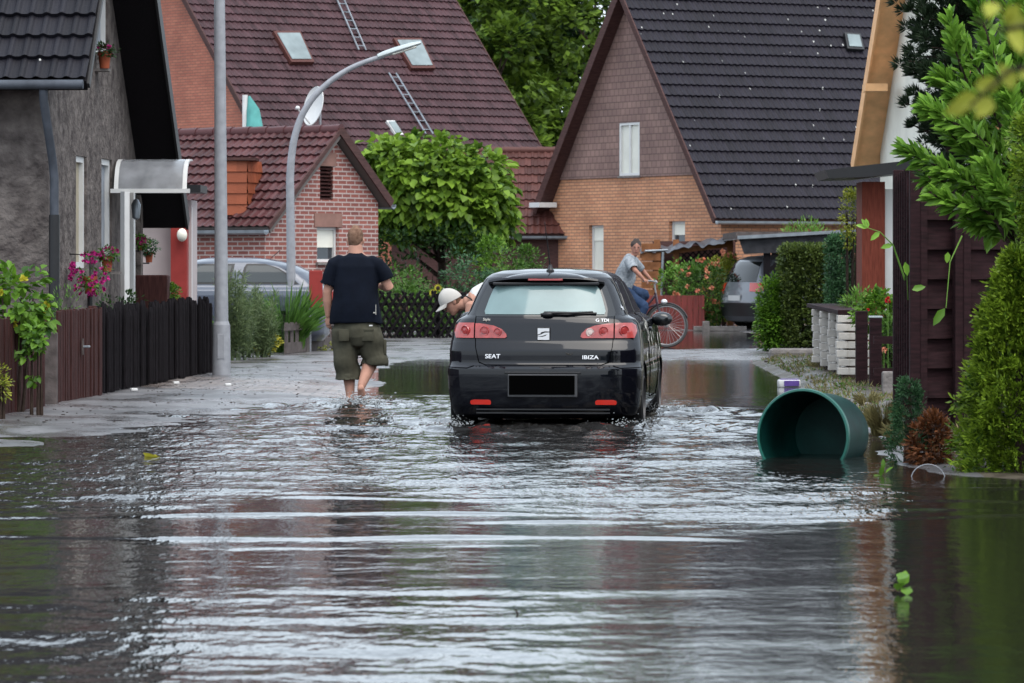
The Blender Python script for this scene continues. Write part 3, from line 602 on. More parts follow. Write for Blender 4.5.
# pale entrance annexe beyond with red pillar
t = thing('entrance_annexe', (gx(172, 54), 54, 0), 'pale plastered entrance with red pillar beyond the grey house', 'annexe')
b = MB(); b.box((gx(150, 54)-.6, 54.6, 1.0), (2.3, 1.0, 2.5)); b.build('wall', M['pinkwall'], t)
b = MB(); b.box((gx(180, 54), 54.0, .95), ((188-172)*54/F, .4, 2.4)); b.build('pillar', M['redpaint'], t)
b = MB(); b.box((gx(189.5, 54), 54.15, .95), (3.5*54/F, .10, 2.4)); b.build('corner_trim', M['white'], t)
lp = pt(182, 235, 53.7); b = MB(); b.ball(lp, (.07, .07, .09)); b.build('globe_lamp', M['plaster'], t, smooth=True)
b = MB(); b.box((gx(172, 54)-.9, 54.4, 2.40), (2.6, 1.2, .1)); b.build('flat_roof', M['black'], t)

# ---------------------------------------------------------------- right house: cream gable with orange verge
fr_ = Vector((-.18, 2.0, 0)).normalized(); A1 = Vector((4.77, 56, 0)); nr_ = Vector((-fr_.y, fr_.x, 0))   # out to the street
root = thing('cream_house', A1, 'cream plastered house with orange timber verge boards behind the pine', 'house')
mpR = lambda s, z, t=0: A1+fr_*s+Vector((0, 0, z))-nr_*t
zp = lambda px, py: hit((A1.x, A1.y), (fr_.x, fr_.y), px, py)
e0 = zp(853, 165); e1 = zp(879, 0); sl = (e1[1]-e0[1])/(e1[0]-e0[0]); zR = 7.6; sR = e0[0]+(zR-e0[1])/sl; sN = sR+(sR-e0[0])*.95
OVR = .33
rb = MB(); sl_a = abs(sl)
sN = sR-(e0[0]-sR)*.95 if e0[0] > sR else sN
for s_e in (e0[0], sN):
    sg_ = 1 if sR > s_e else -1; O = A1+fr_*s_e+Vector((0, 0, zR-abs(s_e-sR)*sl_a)); V = (fr_*sg_+Vector((0, 0, sl_a))).normalized(); ln = abs(s_e-sR)*sqrt(1+sl_a**2)
    N = nr_.cross(V); N = -N if N.z < 0 else N
    tile_roof(rb, O+N*.006, -nr_, V, 9.5, ln, .165, .335, m=0, lip=.045); c = [O, O-nr_*9.5, O-nr_*9.5+V*ln, O+V*ln]; lo = [q-N*.12 for q in c]
    rb.raw(c+lo, [(0,1,2,3), (7,6,5,4), (0,4,5,1), (1,5,6,2), (3,7,4,0)], 1)
rf = rb.build('roof', [M['slate2'], M['orange_wood']], root, fix=False)
for s_e in (e0[0], sN):
    b = MB(); sg_ = 1 if sR > s_e else -1; O = A1+fr_*s_e+nr_*.016+Vector((0, 0, zR-abs(s_e-sR)*sl_a)); V = (fr_*sg_+Vector((0, 0, sl_a))).normalized(); ln = abs(s_e-sR)*sqrt(1+sl_a**2); N = nr_.cross(V); N = -N if N.z < 0 else N
    b.box(O+V*ln/2-N*.08, (.03, ln, .22), ax=(nr_, V, N)); b.build('verge_board', M['orange_wood'], rf)
b = MB(); lo_, hi_ = min(e0[0], sN)+.3, max(e0[0], sN)-.3
f_ = lambda s: zR-.15-abs(s-sR)*sl_a
b2 = [(lo_, -.25), (hi_, -.25), (hi_, f_(hi_)), (sR, zR-.15), (lo_, f_(lo_))]
b.poly(b2, lambda a, z: mpR(a, z, OVR), uv=True); b.poly(b2, lambda a, z: mpR(a, z, 9), uv=True)
b.poly(rect(OVR, -.25, 9, f_(lo_)), lambda a, z: mpR(lo_, z, a), uv=True); b.poly(rect(OVR, -.25, 9, f_(hi_)), lambda a, z: mpR(hi_, z, a), uv=True)
b.build('wall', M['plaster'], root, fix=False)
p = pt(875, 88, 54.2); b = MB(); b.box(p, (.30, .5, .10)); b.build('purlin_end', M['orange_wood'], rf)
# porch with flat roof, red-brown boarding and white door jamb
d = 49.5; t = thing('porch', (gx(872, d), d, 0), 'red-brown boarded porch with dark flat roof and white panel', 'porch')
b = MB(); b.box((gx(873.5, d), d+.4, 1.15), (23*d/F, .8, 2.5)); b.build('boarded_wall', M['redbrown'], t)
b = MB(); b.box((gx(889, d-.05), d+.3, 1.13), (15*d/F, .5, 2.36)); b.build('white_panel', M['white'], t)
b = MB(); b.prism([(gx(822, d), zz(171, d)), (gx(826, d), zz(179, d)), (gx(862, d), zz(178, d)), (gx(915, d), zz(172, d)), (gx(915, d), zz(160, d)), (gx(900, d), zz(162, d)), (gx(845, d), zz(168, d))], lambda a, z, tt: Vector((a, d-.45+tt, z)), 1.8); b.build('flat_roof', M['bluegrey'] if False else M['black'], t)
# ---------------------------------------------------------------- fences and street furniture, left
FA, FB = Vector((-4.53, 35.4, 0)), Vector((-3.74, 49.4, 0)); fdir = (FB-FA).normalized(); fn = Vector((fdir.y, -fdir.x, 0))
def atpx(px): k = (px-512)/F; s = (k*FA.y-FA.x)/(fdir.x-k*fdir.y); return s
def paling_fence(s0, s1, name, label, m, h, pick, gap, z0=.03, hv=.02, post=True, rnd=False):
    t = thing(name, FA+fdir*s0, label, 'fence'); b = MB(); s = s0
    n = int((s1-s0)/pick)
    for i in range(n):
        c = FA+fdir*(s0+(i+.5)*pick); hh = h+random.uniform(-hv, hv)*.5; lean = random.uniform(-.012, .012); w = pick-gap
        if rnd:
            c = c+fn*random.uniform(-.035, .035); b.tube([c+Vector((0, 0, z0+random.uniform(0, .05))), c+fdir*lean+Vector((0, 0, hh-.05)), c+fdir*lean+Vector((0, 0, hh))], [w*.55, w*.5, w*.28], 7)
        else: b.box(c+fn*random.uniform(-.010, .010)+fdir*lean*.5+Vector((0, 0, (z0+hh)/2)), (.022, w, hh-z0), ax=(fn, fdir, Vector((0, 0, 1))), bev=.004)
    b.build('palings', m, t)
    for z in (.25, h-.22):
        b = MB(); b.box((FA+fdir*(s0+s1)/2-fn*.035+Vector((0, 0, z))), (.045, s1-s0-.01, .08), ax=(fn, fdir, Vector((0, 0, 1)))); b.build('rail', m, t)
    k = max(2, int((s1-s0)/2.2)+1)
    for i in range(k):
        b = MB(); p = FA+fdir*(s0+.06+(s1-s0-.12)*i/(k-1))-fn*.09; b.box(p+Vector((0, 0, h/2)), (.08, .08, h+.04), rz=.05, bev=.005); b.build('post', m, t)
    return t
paling_fence(atpx(-60), atpx(46), 'board_fence', 'brown board fence under the hydrangea bush', M['brownfence'], .90, .105, .014)
gs0, gs1 = atpx(56), atpx(102)
t = paling_fence(gs0, gs1, 'garden_gate', 'closed brown board gate between board fence and black picket fence', M['brownfence'], .93, .10, .012); t['category'] = 'gate'
b = MB(); p = FA+fdir*((gs0+gs1)/2)+fn*.03+Vector((0, 0, .56)); b.tube([p, p+fn*.05, p+fn*.05+fdir*.10], .011, 8); b.build('handle', M['zinc'], t, smooth=True)
b = MB(); b.box(p+Vector((0, 0, 0)), (.012, .05, .16), ax=(fn, fdir, Vector((0, 0, 1)))); b.build('lock_plate', M['greywood'], t)
for px in (51,):
    s = atpx(px); p = FA+fdir*s; b = MB(); b.box(p+Vector((0, 0, .36)), (.12, .12, .74), bev=.01); o = b.build('gate_post', M['greywood']); tag(o, 'weathered gate post between the brown boards', 'post')
paling_fence(atpx(103.5), atpx(209), 'picket_fence', 'black picket fence of round palings along the pavement', M['blackfence'], .93, .062, .016, rnd=True, hv=.13)
# tall lamp column
p = Vector((gx(221.5, 48.2), 48.2, .03)); t = thing('lamp_column', p, 'tall straight grey steel lamp column by the black picket fence', 'street lamp')
b = MB(); b.tube([p, p+Vector((0, 0, .62))], [.112, .105], 20); b.tube([p+Vector((0, 0, .60)), p+Vector((0, 0, .66))], [.105, .088], 20); b.build('base', M['galv'], t, smooth=True)
b = MB(); b.tube([p+Vector((0, 0, .6)), p+Vector((-.02, 0, 4)), p+Vector((-.06, 0, 8.2))], [.083, .068, .05], 20); b.build('pole', M['galv'], t, smooth=True)
b = MB(); b.box(p+fn*0+Vector((0, -.105, .36)), (.085, .012, .30), bev=.004); b.build('hatch', M['galv'], t)
b = MB(); b.tube([p+Vector((-.06, 0, 8.15)), p+Vector((.2, 0, 8.5)), p+Vector((.9, 0, 8.65))], .035); b.build('arm', M['galv'], t, smooth=True)
b = MB(); b.box(p+Vector((1.15, 0, 8.66)), (.6, .22, .1), bev=.03); b.build('lamp_head', M['galv'], t)
# curved lamp
d = 61.5; arc = [(291, 345), (291, 262), (290, 180), (291, 160), (294, 138), (301, 116), (313, 97), (330, 81), (350, 68), (370, 60), (384, 56)]
p = Vector((gx(291, d), d, .03)); t = thing('street_lamp', p, 'curved grey street lamp arching over the brick garage gable', 'street lamp')
b = MB(); P = [Vector((gx(x, d), d, zz(y, d))) for x, y in arc]; P[0].z = 0
b.tube(P[:3], [.075, .068, .062], 16); b.build('pole', M['galv'], t, smooth=True)
Q = []
for i in range(2, len(P)-1):
    for k in range(5): Q.append(P[i].lerp(P[i+1], k/5))
Q.append(P[-1])
for _ in range(4): Q = [Q[0]]+[(Q[i-1]+Q[i]*2+Q[i+1])/4 for i in range(1, len(Q)-1)]+[Q[-1]]
b = MB(); b.tube(Q, [.062-.028*i/len(Q) for i in range(len(Q))], 14); b.build('arm', M['galv'], t, smooth=True)
M['lampgrey'] = mat('lamp_housing', (.50, .56, .56), .35, .08, 9)
a_, c_ = Vector((gx(378, d), d, zz(57, d))), Vector((gx(421, d), d, zz(43, d))); ax = (c_-a_).normalized(); up = Vector((0, -1, 0)).cross(ax); up = -up if up.z < 0 else up
b = MB(); ln = (c_-a_).length; pr = [(0, .05, .045), (.15, .075, .06), (.4, .12, .065), (.8, .12, .055), (1, .06, .03)]; vs = []; n = 14
for f, w, h in pr:
    for j in range(n):
        g = 2*pi*j/n; vs.append(a_+ax*(ln*f)+Vector((0, 1, 0))*w*cos(g)+up*(h*sin(g)*(1 if sin(g) > 0 else .55)))
b.raw(vs, [(i*n+j, i*n+(j+1) % n, (i+1)*n+(j+1) % n, (i+1)*n+j) for i in range(4) for j in range(n)]+[tuple(range(n)), tuple(range(5*n-1, 4*n-1, -1))]); lh = b.build('lamp_head', M['lampgrey'], t, smooth=True)
b = MB(); b.box(a_.lerp(c_, .6)-up*.035, (ln*.55, .18, .02), ax=(ax, Vector((0, 1, 0)), up), bev=.008); b.build('lens', M['paleglass'], lh)
# low grey slatted fence with posts
def lowfence():
    segs = [(285, 306, 344, 325, 357), (309, 322, 339, 323, 352), (324, 335, 335, 326, 349)]
    for i, (x0, x1, yb0, yt, yb) in enumerate(segs):
        d0 = 62-i*1.0+.5*i; d0 = gd(357-3*i)
        d1 = d0+1.3
        a, c = Vector((gx(x0, d0), d0, 0)), Vector((gx(x1, d1), d1, 0)); D = (c-a).normalized(); L_ = (c-a).length
        lab = ['low weathered fence section beside the yellow shrub', 'middle section of the low weathered fence', 'far low weathered fence section beside the walking man'][i]
        t = thing('low_fence', a, lab, 'fence', 'low fence sections by the grey car')
        nn = Vector((D.y, -D.x, 0))
        for z, h in ((.13, .16), (.44, .10)):
            b = MB(); b.box((a+c)/2+Vector((0, 0, z)), (L_, .03, h), ax=(D, nn, Vector((0, 0, 1)))); b.build('rail', M['greywood'], t)
        k = 4
        for j in range(k):
            b = MB(); q = a+D*(L_*(j+.5)/k)-nn*.02; b.box(q+Vector((0, 0, .26)), (L_/k*.5, .02, .5), ax=(D, nn, Vector((0, 0, 1)))); b.build('slat', M['greywood'], t)
        b = MB(); b.box(c+D*.06+Vector((0, 0, .28)), (.08, .08, .6)); b.build('post', M['stone'], t)
lowfence()
b = MB(); d = 61; p = Vector((gx(316, d), d, zz(289, d))); t = thing('red_box', (p.x, d, 0), 'dark red box panel on a post beside the walking man', 'box')
b.box(p, (.20, .16, .56), bev=.01); b.build('case', M['redpaint'], t); b = MB(); b.tube([(p.x-.09, d-.03, 0), (p.x-.09, d-.03, p.z+.28)], .02); b.build('post', M['galv'], t)
# crossed-stake hunter fence
def lattice():
    xa, da = gx(378, 72.5), 72.5; xb, db = gx(560, 73.5), 73.5
    a, c = Vector((xa, da, 0)), Vector((xb, db, 0)); D = (c-a).normalized(); L_ = (c-a).length; nn = Vector((D.y, -D.x, 0))
    t = thing('lattice_fence', a, 'low dark fence of crossed wooden stakes in front of the shrubs', 'fence')
    b = MB(); n = int(L_/.14)
    for i in range(-4, n+1):
        for sg_ in (1, -1):
            q = a+D*(i*.14+(0 if sg_ > 0 else .56)); e = q+D*(.52*sg_); z0, z1 = .02, .88+random.uniform(-.03, .03)
            b.tube([q+nn*.02*sg_+Vector((0, 0, z0)), e+nn*.02*sg_+Vector((0, 0, z1))], .026, 6)
    b.build('crossed_stakes', M['blackfence'], t)
    for z in (.22, .66): b = MB(); b.tube([a-nn*.06+Vector((0, 0, z)), c-nn*.06+Vector((0, 0, z))], .03, 6); b.build('rail', M['blackfence'], t)
    for i in range(4): b = MB(); q = a+D*(L_*i/3)-nn*.1; b.tube([q, q+Vector((0, 0, .85))], .045, 8); b.build('post', M['blackfence'], t)
lattice()

# ---------------------------------------------------------------- right side: fences, wall, carport
def lath_panel(name, a, c, h, z0, label):
    a, c = Vector((a[0], a[1], 0)), Vector((c[0], c[1], 0)); D = (c-a).normalized(); L_ = (c-a).length; nn = Vector((D.y, -D.x, 0)); nn = -nn if nn.y > 0 else nn
    t = thing(name, a+Vector((0, 0, z0)), label, 'fence panel', 'woven fence panels at the garden corner'); k = int((h-.1)/.115)
    b = MB(); m_ = 14; nb = max(1, round(L_/.58))
    for i in range(k):   # boards woven in front of and behind the battens
        vs = []
        for j in range(m_+1):
            s = L_*j/m_; w = .022*sin(pi*s/(L_/nb)+(pi if i % 2 else 0))
            for z in (0, .112+.012):
                for o_ in (0, .009): vs.append(a+D*s+nn*(w+o_+(.012 if z == 0 else 0))+Vector((0, 0, z0+.06+i*.115+z)))
        fs = []
        for j in range(m_):
            q = 4*j; fs += [(q, q+4, q+6, q+2), (q+1, q+3, q+7, q+5), (q+2, q+6, q+7, q+3), (q, q+1, q+5, q+4)]
        b.raw(vs, fs)
    b.build('laths', M['darkwood'], t, smooth=True)
    for i in range(nb+1):
        b = MB(); q = a+D*min(max(L_*i/nb, .03), L_-.03); b.box(q+nn*(.038 if i in (0, nb) else .03)+Vector((0, 0, z0+h/2)), (.055 if i in (0, nb) else .04, .03, h), ax=(D, nn, Vector((0, 0, 1))), bev=.004); b.build('batten', M['darkwood'], t)
        b = MB(); b.box(q-nn*.028+Vector((0, 0, z0+h/2)), (.05, .03, h), ax=(D, nn, Vector((0, 0, 1))), bev=.004); b.build('batten', M['darkwood'], t)
    for z in (.03, h-.02):
        b = MB(); b.box((a+c)/2+Vector((0, 0, z0+z)), (L_, .05, .05), ax=(D, nn, Vector((0, 0, 1)))); b.build('rail', M['darkwood'], t)
    return t
dP = 31.0
for x0, x1, nm in ((918, 958, 'narrow front'), (962, 1062, 'wide front')):
    lath_panel('lath_fence', (gx(x0, dP), dP), (gx(x1, dP+.1), dP+.1), zz(176, dP)-.05, .05, 'dark woven timber panel with '+('battens next to the small cypress' if nm[0] == 'n' else 'laurel and thuja growing over it'))
lath_panel('lath_fence', (gx(900, 34.2), 34.2), (gx(912, 31.2), 31.2), zz(171, 32.5)-.05, .05, 'dark woven timber panel seen edge on beside the porch')
for x, d_, lab in ((915, 31.0, 'slim dark post at the corner of the woven panels'), (960, 31.0, 'slim dark post between the two front woven panels'), (898, 34.3, 'slim dark post at the far end of the woven panels')):
    b = MB(); b.box((gx(x, d_), d_, zz(170, d_)/2), (.085, .085, zz(170, d_)), bev=.006); o = b.build('fence_post', M['darkwood']); tag(o, lab, 'post', 'posts of the woven fence', 'thing')
# white stone slab wall
def slabwall():
    a, c = Vector((gx(846, 44.5), 44.5, 0)), Vector((gx(813.5, 52.0), 52.0, 0)); D = (c-a).normalized(); nn = Vector((D.y, -D.x, 0)); nn = -nn if nn.x > 0 else nn
    t = thing('slab_wall', a, 'low garden wall of stacked white stone slabs with brown capping', 'garden wall'); L_ = (c-a).length
    w = MB(); cp = MB(); mo = MB(); Z = Vector((0, 0, 1)); rr = random.Random(3)
    for i in range(4):
        s0 = L_*i/4; s1 = L_*(i+1)/4-.02; off = 0; q0, q1 = a+D*s0, a+D*s1; top = .80
        nc = 7; hc = (top-.12)/nc
        for j in range(nc):
            z = .14+j*hc; s = s0
            # end block facing the camera, then slabs along the side
            while s < s1-.03:
                l = min(rr.uniform(.25, .6), s1-s); wd = rr.uniform(-.012, .012)
                w.box(a+D*(s+l/2)+nn*(-.13+wd)+Z*(z+hc/2), (l-.012, .27, hc-.018), ax=(D, nn, Z), bev=.006); s += l
            mo.box(a+D*((s0+s1)/2)-nn*.14+Z*(z+hc/2), (s1-s0-.02, .22, hc), ax=(D, nn, Z))
        # pilaster standing proud toward the street
        for j in range(nc):
            z = .14+j*hc; w.box(a+D*(s0+.12)+nn*(.035+rr.uniform(-.012, .012))+Z*(z+hc/2), (.26, .12, hc-.018), ax=(D, nn, Z), bev=.006)
        cp.box(a+D*((s0+s1)/2)-nn*.10+Z*(top+.045), (s1-s0+.01, .38, .05), ax=(D, nn, Z), bev=.006)
    mo.box((a+c)/2-nn*.13+Z*.02, (L_, .3, .26), ax=(D, nn, Z))
    M['slabwhite'] = mat('white_stone', (.66, .62, .57), .85, .22, 5, .004, 50); M['mortar_dark'] = mat('dark_joint', (.07, .05, .04), .9, .3, 9)
    mo.build('core', M['mortar_dark'], t); w.build('slabs', M['slabwhite'], t); cp.build('capping', M['darkwood'], t)
slabwall()
for x, d_, y0, lab in ((861.5, 42.6, 311, 'thick dark wooden post at the near end of the white slab wall'), (875.5, 42.0, 318, 'shorter dark wooden post with pale metal cap by the white slab wall')):
    h = zz(y0, d_); t = thing('gate_post', (gx(x, d_), d_, 0), lab, 'post'); b = MB(); b.box((gx(x, d_), d_, h/2), (.125, .11, h), bev=.008); b.build('post', M['darkwood'], t)
    if x > 870: b = MB(); b.box((gx(x, d_), d_, h+.012), (.14, .12, .022), bev=.006); b.build('metal_cap', M['lampgrey'], t)
t = thing('rail_fence', (gx(890, 41.5), 41.5, 0), 'dark two-rail fence between the capped post and the woven panels', 'fence')
for y in (340, 372): b = MB(); d_ = 41.5; b.box((gx(892, d_), d_, zz(y, d_)), (.38, .04, .08)); b.build('rail', M['darkwood'], t)
b = MB(); b.box((gx(897, 41.5), 41.5, .35), (.06, .06, .75)); b.build('post', M['darkwood'], t)
b = MB(); p = Vector((gx(888, 39.5), 39.5, .17)); b.box(p, (.12, .12, .3), bev=.02); o = b.build('stone_block', M['stone']); tag(o, 'small upright grey stone at the foot of the rail fence', 'stone', None, 'thing')
# carport
d = 82; t = thing('carport', (gx(780, d), d, 0), 'dark timber carport with flat roof over the silver people carrier', 'carport')
b = MB(); b.box((gx(795, d), d+2.2, zz(238, d)+.06), (120*d/F, 5.2, .13)); b.build('flat_roof', M['greywood'], t)
M['darkgrey'] = mat('dark_grey_timber', (.045, .045, .05), .8, .3, 7); b = MB(); b.prism([(gx(738, d-.4), zz(237, d)), (gx(744, d-.4), zz(254, d)), (gx(862, d-.4), zz(250, d)), (gx(862, d-.4), zz(233, d)), ], lambda a, z, q: Vector((a, d-.5+q, z)), .08); b.build('fascia_board', M['darkgrey'], t)
b = MB(); b.prism([(gx(736, d), zz(236, d)), (gx(862, d), zz(229, d)), (gx(862, d), zz(232, d)), (gx(736, d), zz(239.5, d))], lambda a, z, q: Vector((a, d-.62+q, z)), 5.6); b.build('roofing_sheet', M['zinc'], t)
for x, dd_ in ((767, d-.35), (846, d-.35), (775, d+4), (850, d+4)): b = MB(); b.box((gx(x, dd_), dd_, zz(250, d)/2), (.14, .14, zz(250, d)), bev=.01); b.build('post', M['blackfence'], t)
for x, sg_ in ((767, 1),): b = MB(); q = Vector((gx(x, d-.35), d-.35, 0)); b.box(q+Vector((.22*sg_, 0, 1.42)), (.08, .08, .62), ax=(Vector((cos(.8), 0, -sin(.8))), Vector((0, 1, 0)), Vector((sin(.8), 0, cos(.8))))); b.build('brace', M['blackfence'], t)
# pergola shed with tarpaulin
d = 87; M['pinewood'] = mat('brown_shed_timber', (.26, .11, .05), .6, .3, 8); t = thing('pergola', (gx(690, d), d, 0), 'brown timber pergola covered by a wrinkled black tarpaulin', 'pergola')
for x in (657, 676, 730): b = MB(); b.box((gx(x, d), d, .95), (.13, .12, 1.95)); b.build('post', M['pinewood'], t)
b = MB(); b.prism([(gx(640, d), zz(253, d)), (gx(733, d), zz(241, d)), (gx(733, d), zz(246.5, d)), (gx(640, d), zz(258, d))], lambda a, z, q: Vector((a, d-.1+q, z)), .1); b.build('beam', M['pinewood'], t)
b = MB(); nx_, ny_ = 40, 14; vs = []
for j in range(ny_+1):
    for i in range(nx_+1):
        x = 640+96*i/nx_; y = 252-13*i/nx_; zz_ = zz(y, d)+.03+.035*sin(i*.9)+.03*sin(i*.37+j*.8)+(.0 if j else -.07-.03*sin(i*1.3)); vs.append((gx(x, d), d-.35+2.6*j/ny_-(.02 if j == 0 else 0), zz_))
fs = [(j*(nx_+1)+i, j*(nx_+1)+i+1, (j+1)*(nx_+1)+i+1, (j+1)*(nx_+1)+i) for j in range(ny_) for i in range(nx_)]
M['tarp'] = mat('black_tarpaulin', (.05, .05, .06), .35, .3, 5); b.raw(vs, fs); b.build('tarpaulin', M['tarp'], t, smooth='all')
b = MB(); X0, X1, Z0, Z1 = gx(678, d), gx(722, d), zz(285, d), zz(250, d)
for i in range(-8, 16):
    for sg_ in (1, -1):
        xa = X0+i*.13; pts_ = []
        za = Z0; x_a = xa; x_b = xa+(Z1-Z0)*sg_
        lo_, hi_ = sorted((x_a, x_b)); 
        t0 = max(0, (X0-x_a)/(x_b-x_a) if x_b > x_a else (X1-x_a)/(x_b-x_a)); t1 = min(1, (X1-x_a)/(x_b-x_a) if x_b > x_a else (X0-x_a)/(x_b-x_a))
        if t1 > t0+.02: b.box(((x_a+(x_b-x_a)*(t0+t1)/2), d+.02*sg_, Z0+(Z1-Z0)*(t0+t1)/2), ((t1-t0)*(Z1-Z0)*1.414, .012, .028), ax=(Vector((sg_, 0, 1)).normalized(), Vector((0, 1, 0)), Vector((-1, 0, sg_)).normalized()))
b.build('trellis', M['blackfence'], t)
b = MB(); b.box((gx(694, d+2.4), d+2.4, .95), (1.85, .1, 1.9)); b.build('back_wall', M['soffit'], t)
b = MB(); b.tube([(gx(661, 86), 86, .3), (gx(663, 86), 86, zz(252, 86))], .026, 12); b.build('downpipe', M['zinc'], t, smooth=True)
b = MB(); b.tube([(gx(645, 86.4), 86.4, zz(251, 86)), (gx(668, 86.4), 86.4, zz(250, 86))], .025, 10); b.build('gutter', M['zinc'], t, smooth=True)
b = MB(); 
for i in range(6): b.box((gx(651, 86.7), 86.7, .75+i*.2), (.42, .02, .17))
b.build('side_boards', M['pinewood'], t)
# oxide red board fence behind the cyclist
d = 84; t = thing('red_fence', (gx(660, d), d, 0), 'oxide red board fence behind the bicycle wheel', 'fence'); b = MB(); xx = gx(600, d); x9 = gx(705, d)
while xx < x9-.05: b.box((xx+.06, d, .37+zz(296, d)*0), (.116, .022, .72), bev=.003); xx += .122
b.build('boards', M['redfence'], t)
for z in (.2, .55): b = MB(); b.box(((gx(600, d)+x9)/2, d+.03, z), (x9-gx(600, d), .04, .07)); b.build('rail', M['redfence'], t)
b = MB(); b.box((gx(720, 83), 83, .05), (1.1, .14, .1), bev=.01); o = b.build('kerb_stone', M['stone']); tag(o, 'pale low kerb stone under the rose bush', 'kerb stone', None, 'thing')
b = MB(); b.box((gx(706, 82.6), 82.6, .1), (.14, .14, .22), bev=.01); o = b.build('kerb_block', M['stone']); tag(o, 'small pale block at the end of the red fence', 'stone block', None, 'thing')

# ---------------------------------------------------------------- vegetation
M['catalpa'] = leafmat('catalpa_leaf', (.035, .10, .012), (.25, .41, .045), scale=2.2, trans=.35)
M['forest'] = leafmat('forest_leaf', (.012, .045, .010), (.18, .29, .035), scale=.5)
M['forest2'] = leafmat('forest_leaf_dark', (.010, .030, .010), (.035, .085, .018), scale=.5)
M['laurel'] = leafmat('laurel_leaf', (.07, .20, .02), (.28, .52, .07), scale=3, rough=.3)
M['thuja'] = leafmat('thuja_spray', (.025, .08, .008), (.24, .36, .03), scale=9)
M['pine'] = leafmat('pine_needle', (.008, .020, .011), (.035, .06, .028), scale=2, trans=.1)
M['box'] = leafmat('boxwood_leaf', (.04, .12, .015), (.16, .32, .03), scale=4)
M['hedge'] = leafmat('hedge_leaf', (.02, .045, .012), (.12, .17, .035), scale=6)
M['shrub'] = leafmat('shrub_leaf', (.03, .08, .015), (.12, .25, .04), scale=3)
M['bluegreen'] = leafmat('conifer_leaf', (.018, .06, .028), (.08, .19, .075), scale=3)
M['yellowleaf'] = leafmat('yellow_leaf', (.30, .32, .02), (.65, .58, .06), scale=4)
M['yellowgreen'] = leafmat('yellow_green_leaf', (.12, .20, .02), (.40, .42, .05), scale=3)
M['grass'] = leafmat('grass_blade', (.06, .16, .02), (.20, .38, .06), scale=4); M['tallgrass'] = leafmat('tall_grass_blade', (.03, .09, .015), (.13, .27, .05), scale=4)
M['fennel'] = leafmat('fennel', (.07, .12, .05), (.20, .27, .12), scale=4)
M['dryplant'] = leafmat('rust_brown_frond', (.06, .022, .010), (.22, .08, .03), scale=6)
M['straw'] = leafmat('straw', (.14, .12, .05), (.30, .26, .11), scale=6)
M['pinkpetal'] = mat('magenta_petal', (.50, .03, .22), .6, .3, 20); M['rosepetal'] = mat('salmon_petal', (.75, .20, .13), .6, .3, 9, col2=(.80, .42, .25)); M['redpetal'] = mat('red_petal', (.70, .02, .04), .6, .2, 9)
M['purple'] = mat('purple_leaf', (.10, .03, .06), .6, .3, 20)
def unit(n, r): v = r.normal(size=(n, 3)); return v/np.linalg.norm(v, axis=1, keepdims=True)
def leafmesh(name, m, parent, P, T, Nn, ln, w, big=False, fold=.25):
    """P base points, T tip directions, Nn normals, ln lengths, w widths (arrays)"""
    n = len(P); T = T/np.linalg.norm(T, axis=1, keepdims=True); B = np.cross(T, Nn); B /= (np.linalg.norm(B, axis=1, keepdims=True)+1e-9); U = np.cross(B, T)
    ln = np.broadcast_to(ln, (n,))[:, None]; w = np.broadcast_to(w, (n,))[:, None]
    if big:
        v = np.stack([P, P+T*ln*.3+B*w*.5+U*w*fold, P+T*ln*.7+B*w*.42+U*w*fold*.7-U*ln*.04, P+T*ln-U*ln*.14, P+T*ln*.7-B*w*.42+U*w*fold*.7-U*ln*.04, P+T*ln*.3-B*w*.5+U*w*fold], 1); k = 6
        f = np.array([[0, 1, 2, 3], [0, 3, 4, 5]])
    else:
        v = np.stack([P, P+T*ln*.45+B*w*.5, P+T*ln, P+T*ln*.45-B*w*.5], 1); k = 4; f = np.array([[0, 1, 2, 3]])
    v = v.reshape(-1, 3)-np.array(worldloc(parent) if parent else (0, 0, 0)); fs = (f[None]+np.arange(n)[:, None, None]*k).reshape(-1, 4)
    me = bpy.data.meshes.new(name); me.vertices.add(len(v)); me.vertices.foreach_set('co', v.ravel()); me.loops.add(fs.size); me.loops.foreach_set('vertex_index', fs.ravel())
    me.polygons.add(len(fs)); me.polygons.foreach_set('loop_start', np.arange(len(fs))*4); me.polygons.foreach_set('loop_total', np.full(len(fs), 4)); me.update(calc_edges=True); me.materials.append(m)
    o = bpy.data.objects.new(name, me); C.objects.link(o)
    if parent: o.parent = parent
    return o
def clumps(cs, rs, per, r, shell=.55, flat=1.0):
    """leaf positions and outward directions for clumps at cs with radii rs"""
    P = []; O = []
    for c, q in zip(cs, rs):
        n = max(3, int(per)); u = unit(n, r); rad = q*(shell+(1-shell)*r.random(n))[:, None]; p = np.array(c)+u*rad*np.array([1, 1, flat]); P.append(p); O.append(u)
    return np.concatenate(P), np.concatenate(O)
def blob_centres(n, c, R_, r, inner=.55, zlo=-1.0):
    out = []
    while len(out) < n:
        u = unit(1, r)[0]
        if u[2] < zlo: continue
        out.append(np.array(c)+u*np.array(R_)*(inner+(1-inner)*r.random()**.5))
    return out
def crown(name, m, parent, c, R_, ncl, rc, per, ln, w, seed, big=False, droop=.5, inner=.6, zlo=-1, flat=.8, outw=.8):
    r = np.random.default_rng(seed); cs = blob_centres(ncl, c, R_, r, inner, zlo); rs = rc*(.6+.7*r.random(ncl)); P, O = clumps(cs, rs, per, r, .5, flat)
    cc = np.array(c); G = (P-cc)/np.array(R_); G /= np.linalg.norm(G, axis=1, keepdims=True)+1e-9
    T = O*.6+G*outw+unit(len(P), r)*.5; T[:, 2] -= droop; Nn = G*.6+unit(len(P), r)*.5+np.array([0, -.15, .8])
    return leafmesh(name, m, parent, P, T, Nn, ln*(.7+.6*r.random(len(P))), w*(.7+.6*r.random(len(P))), big)
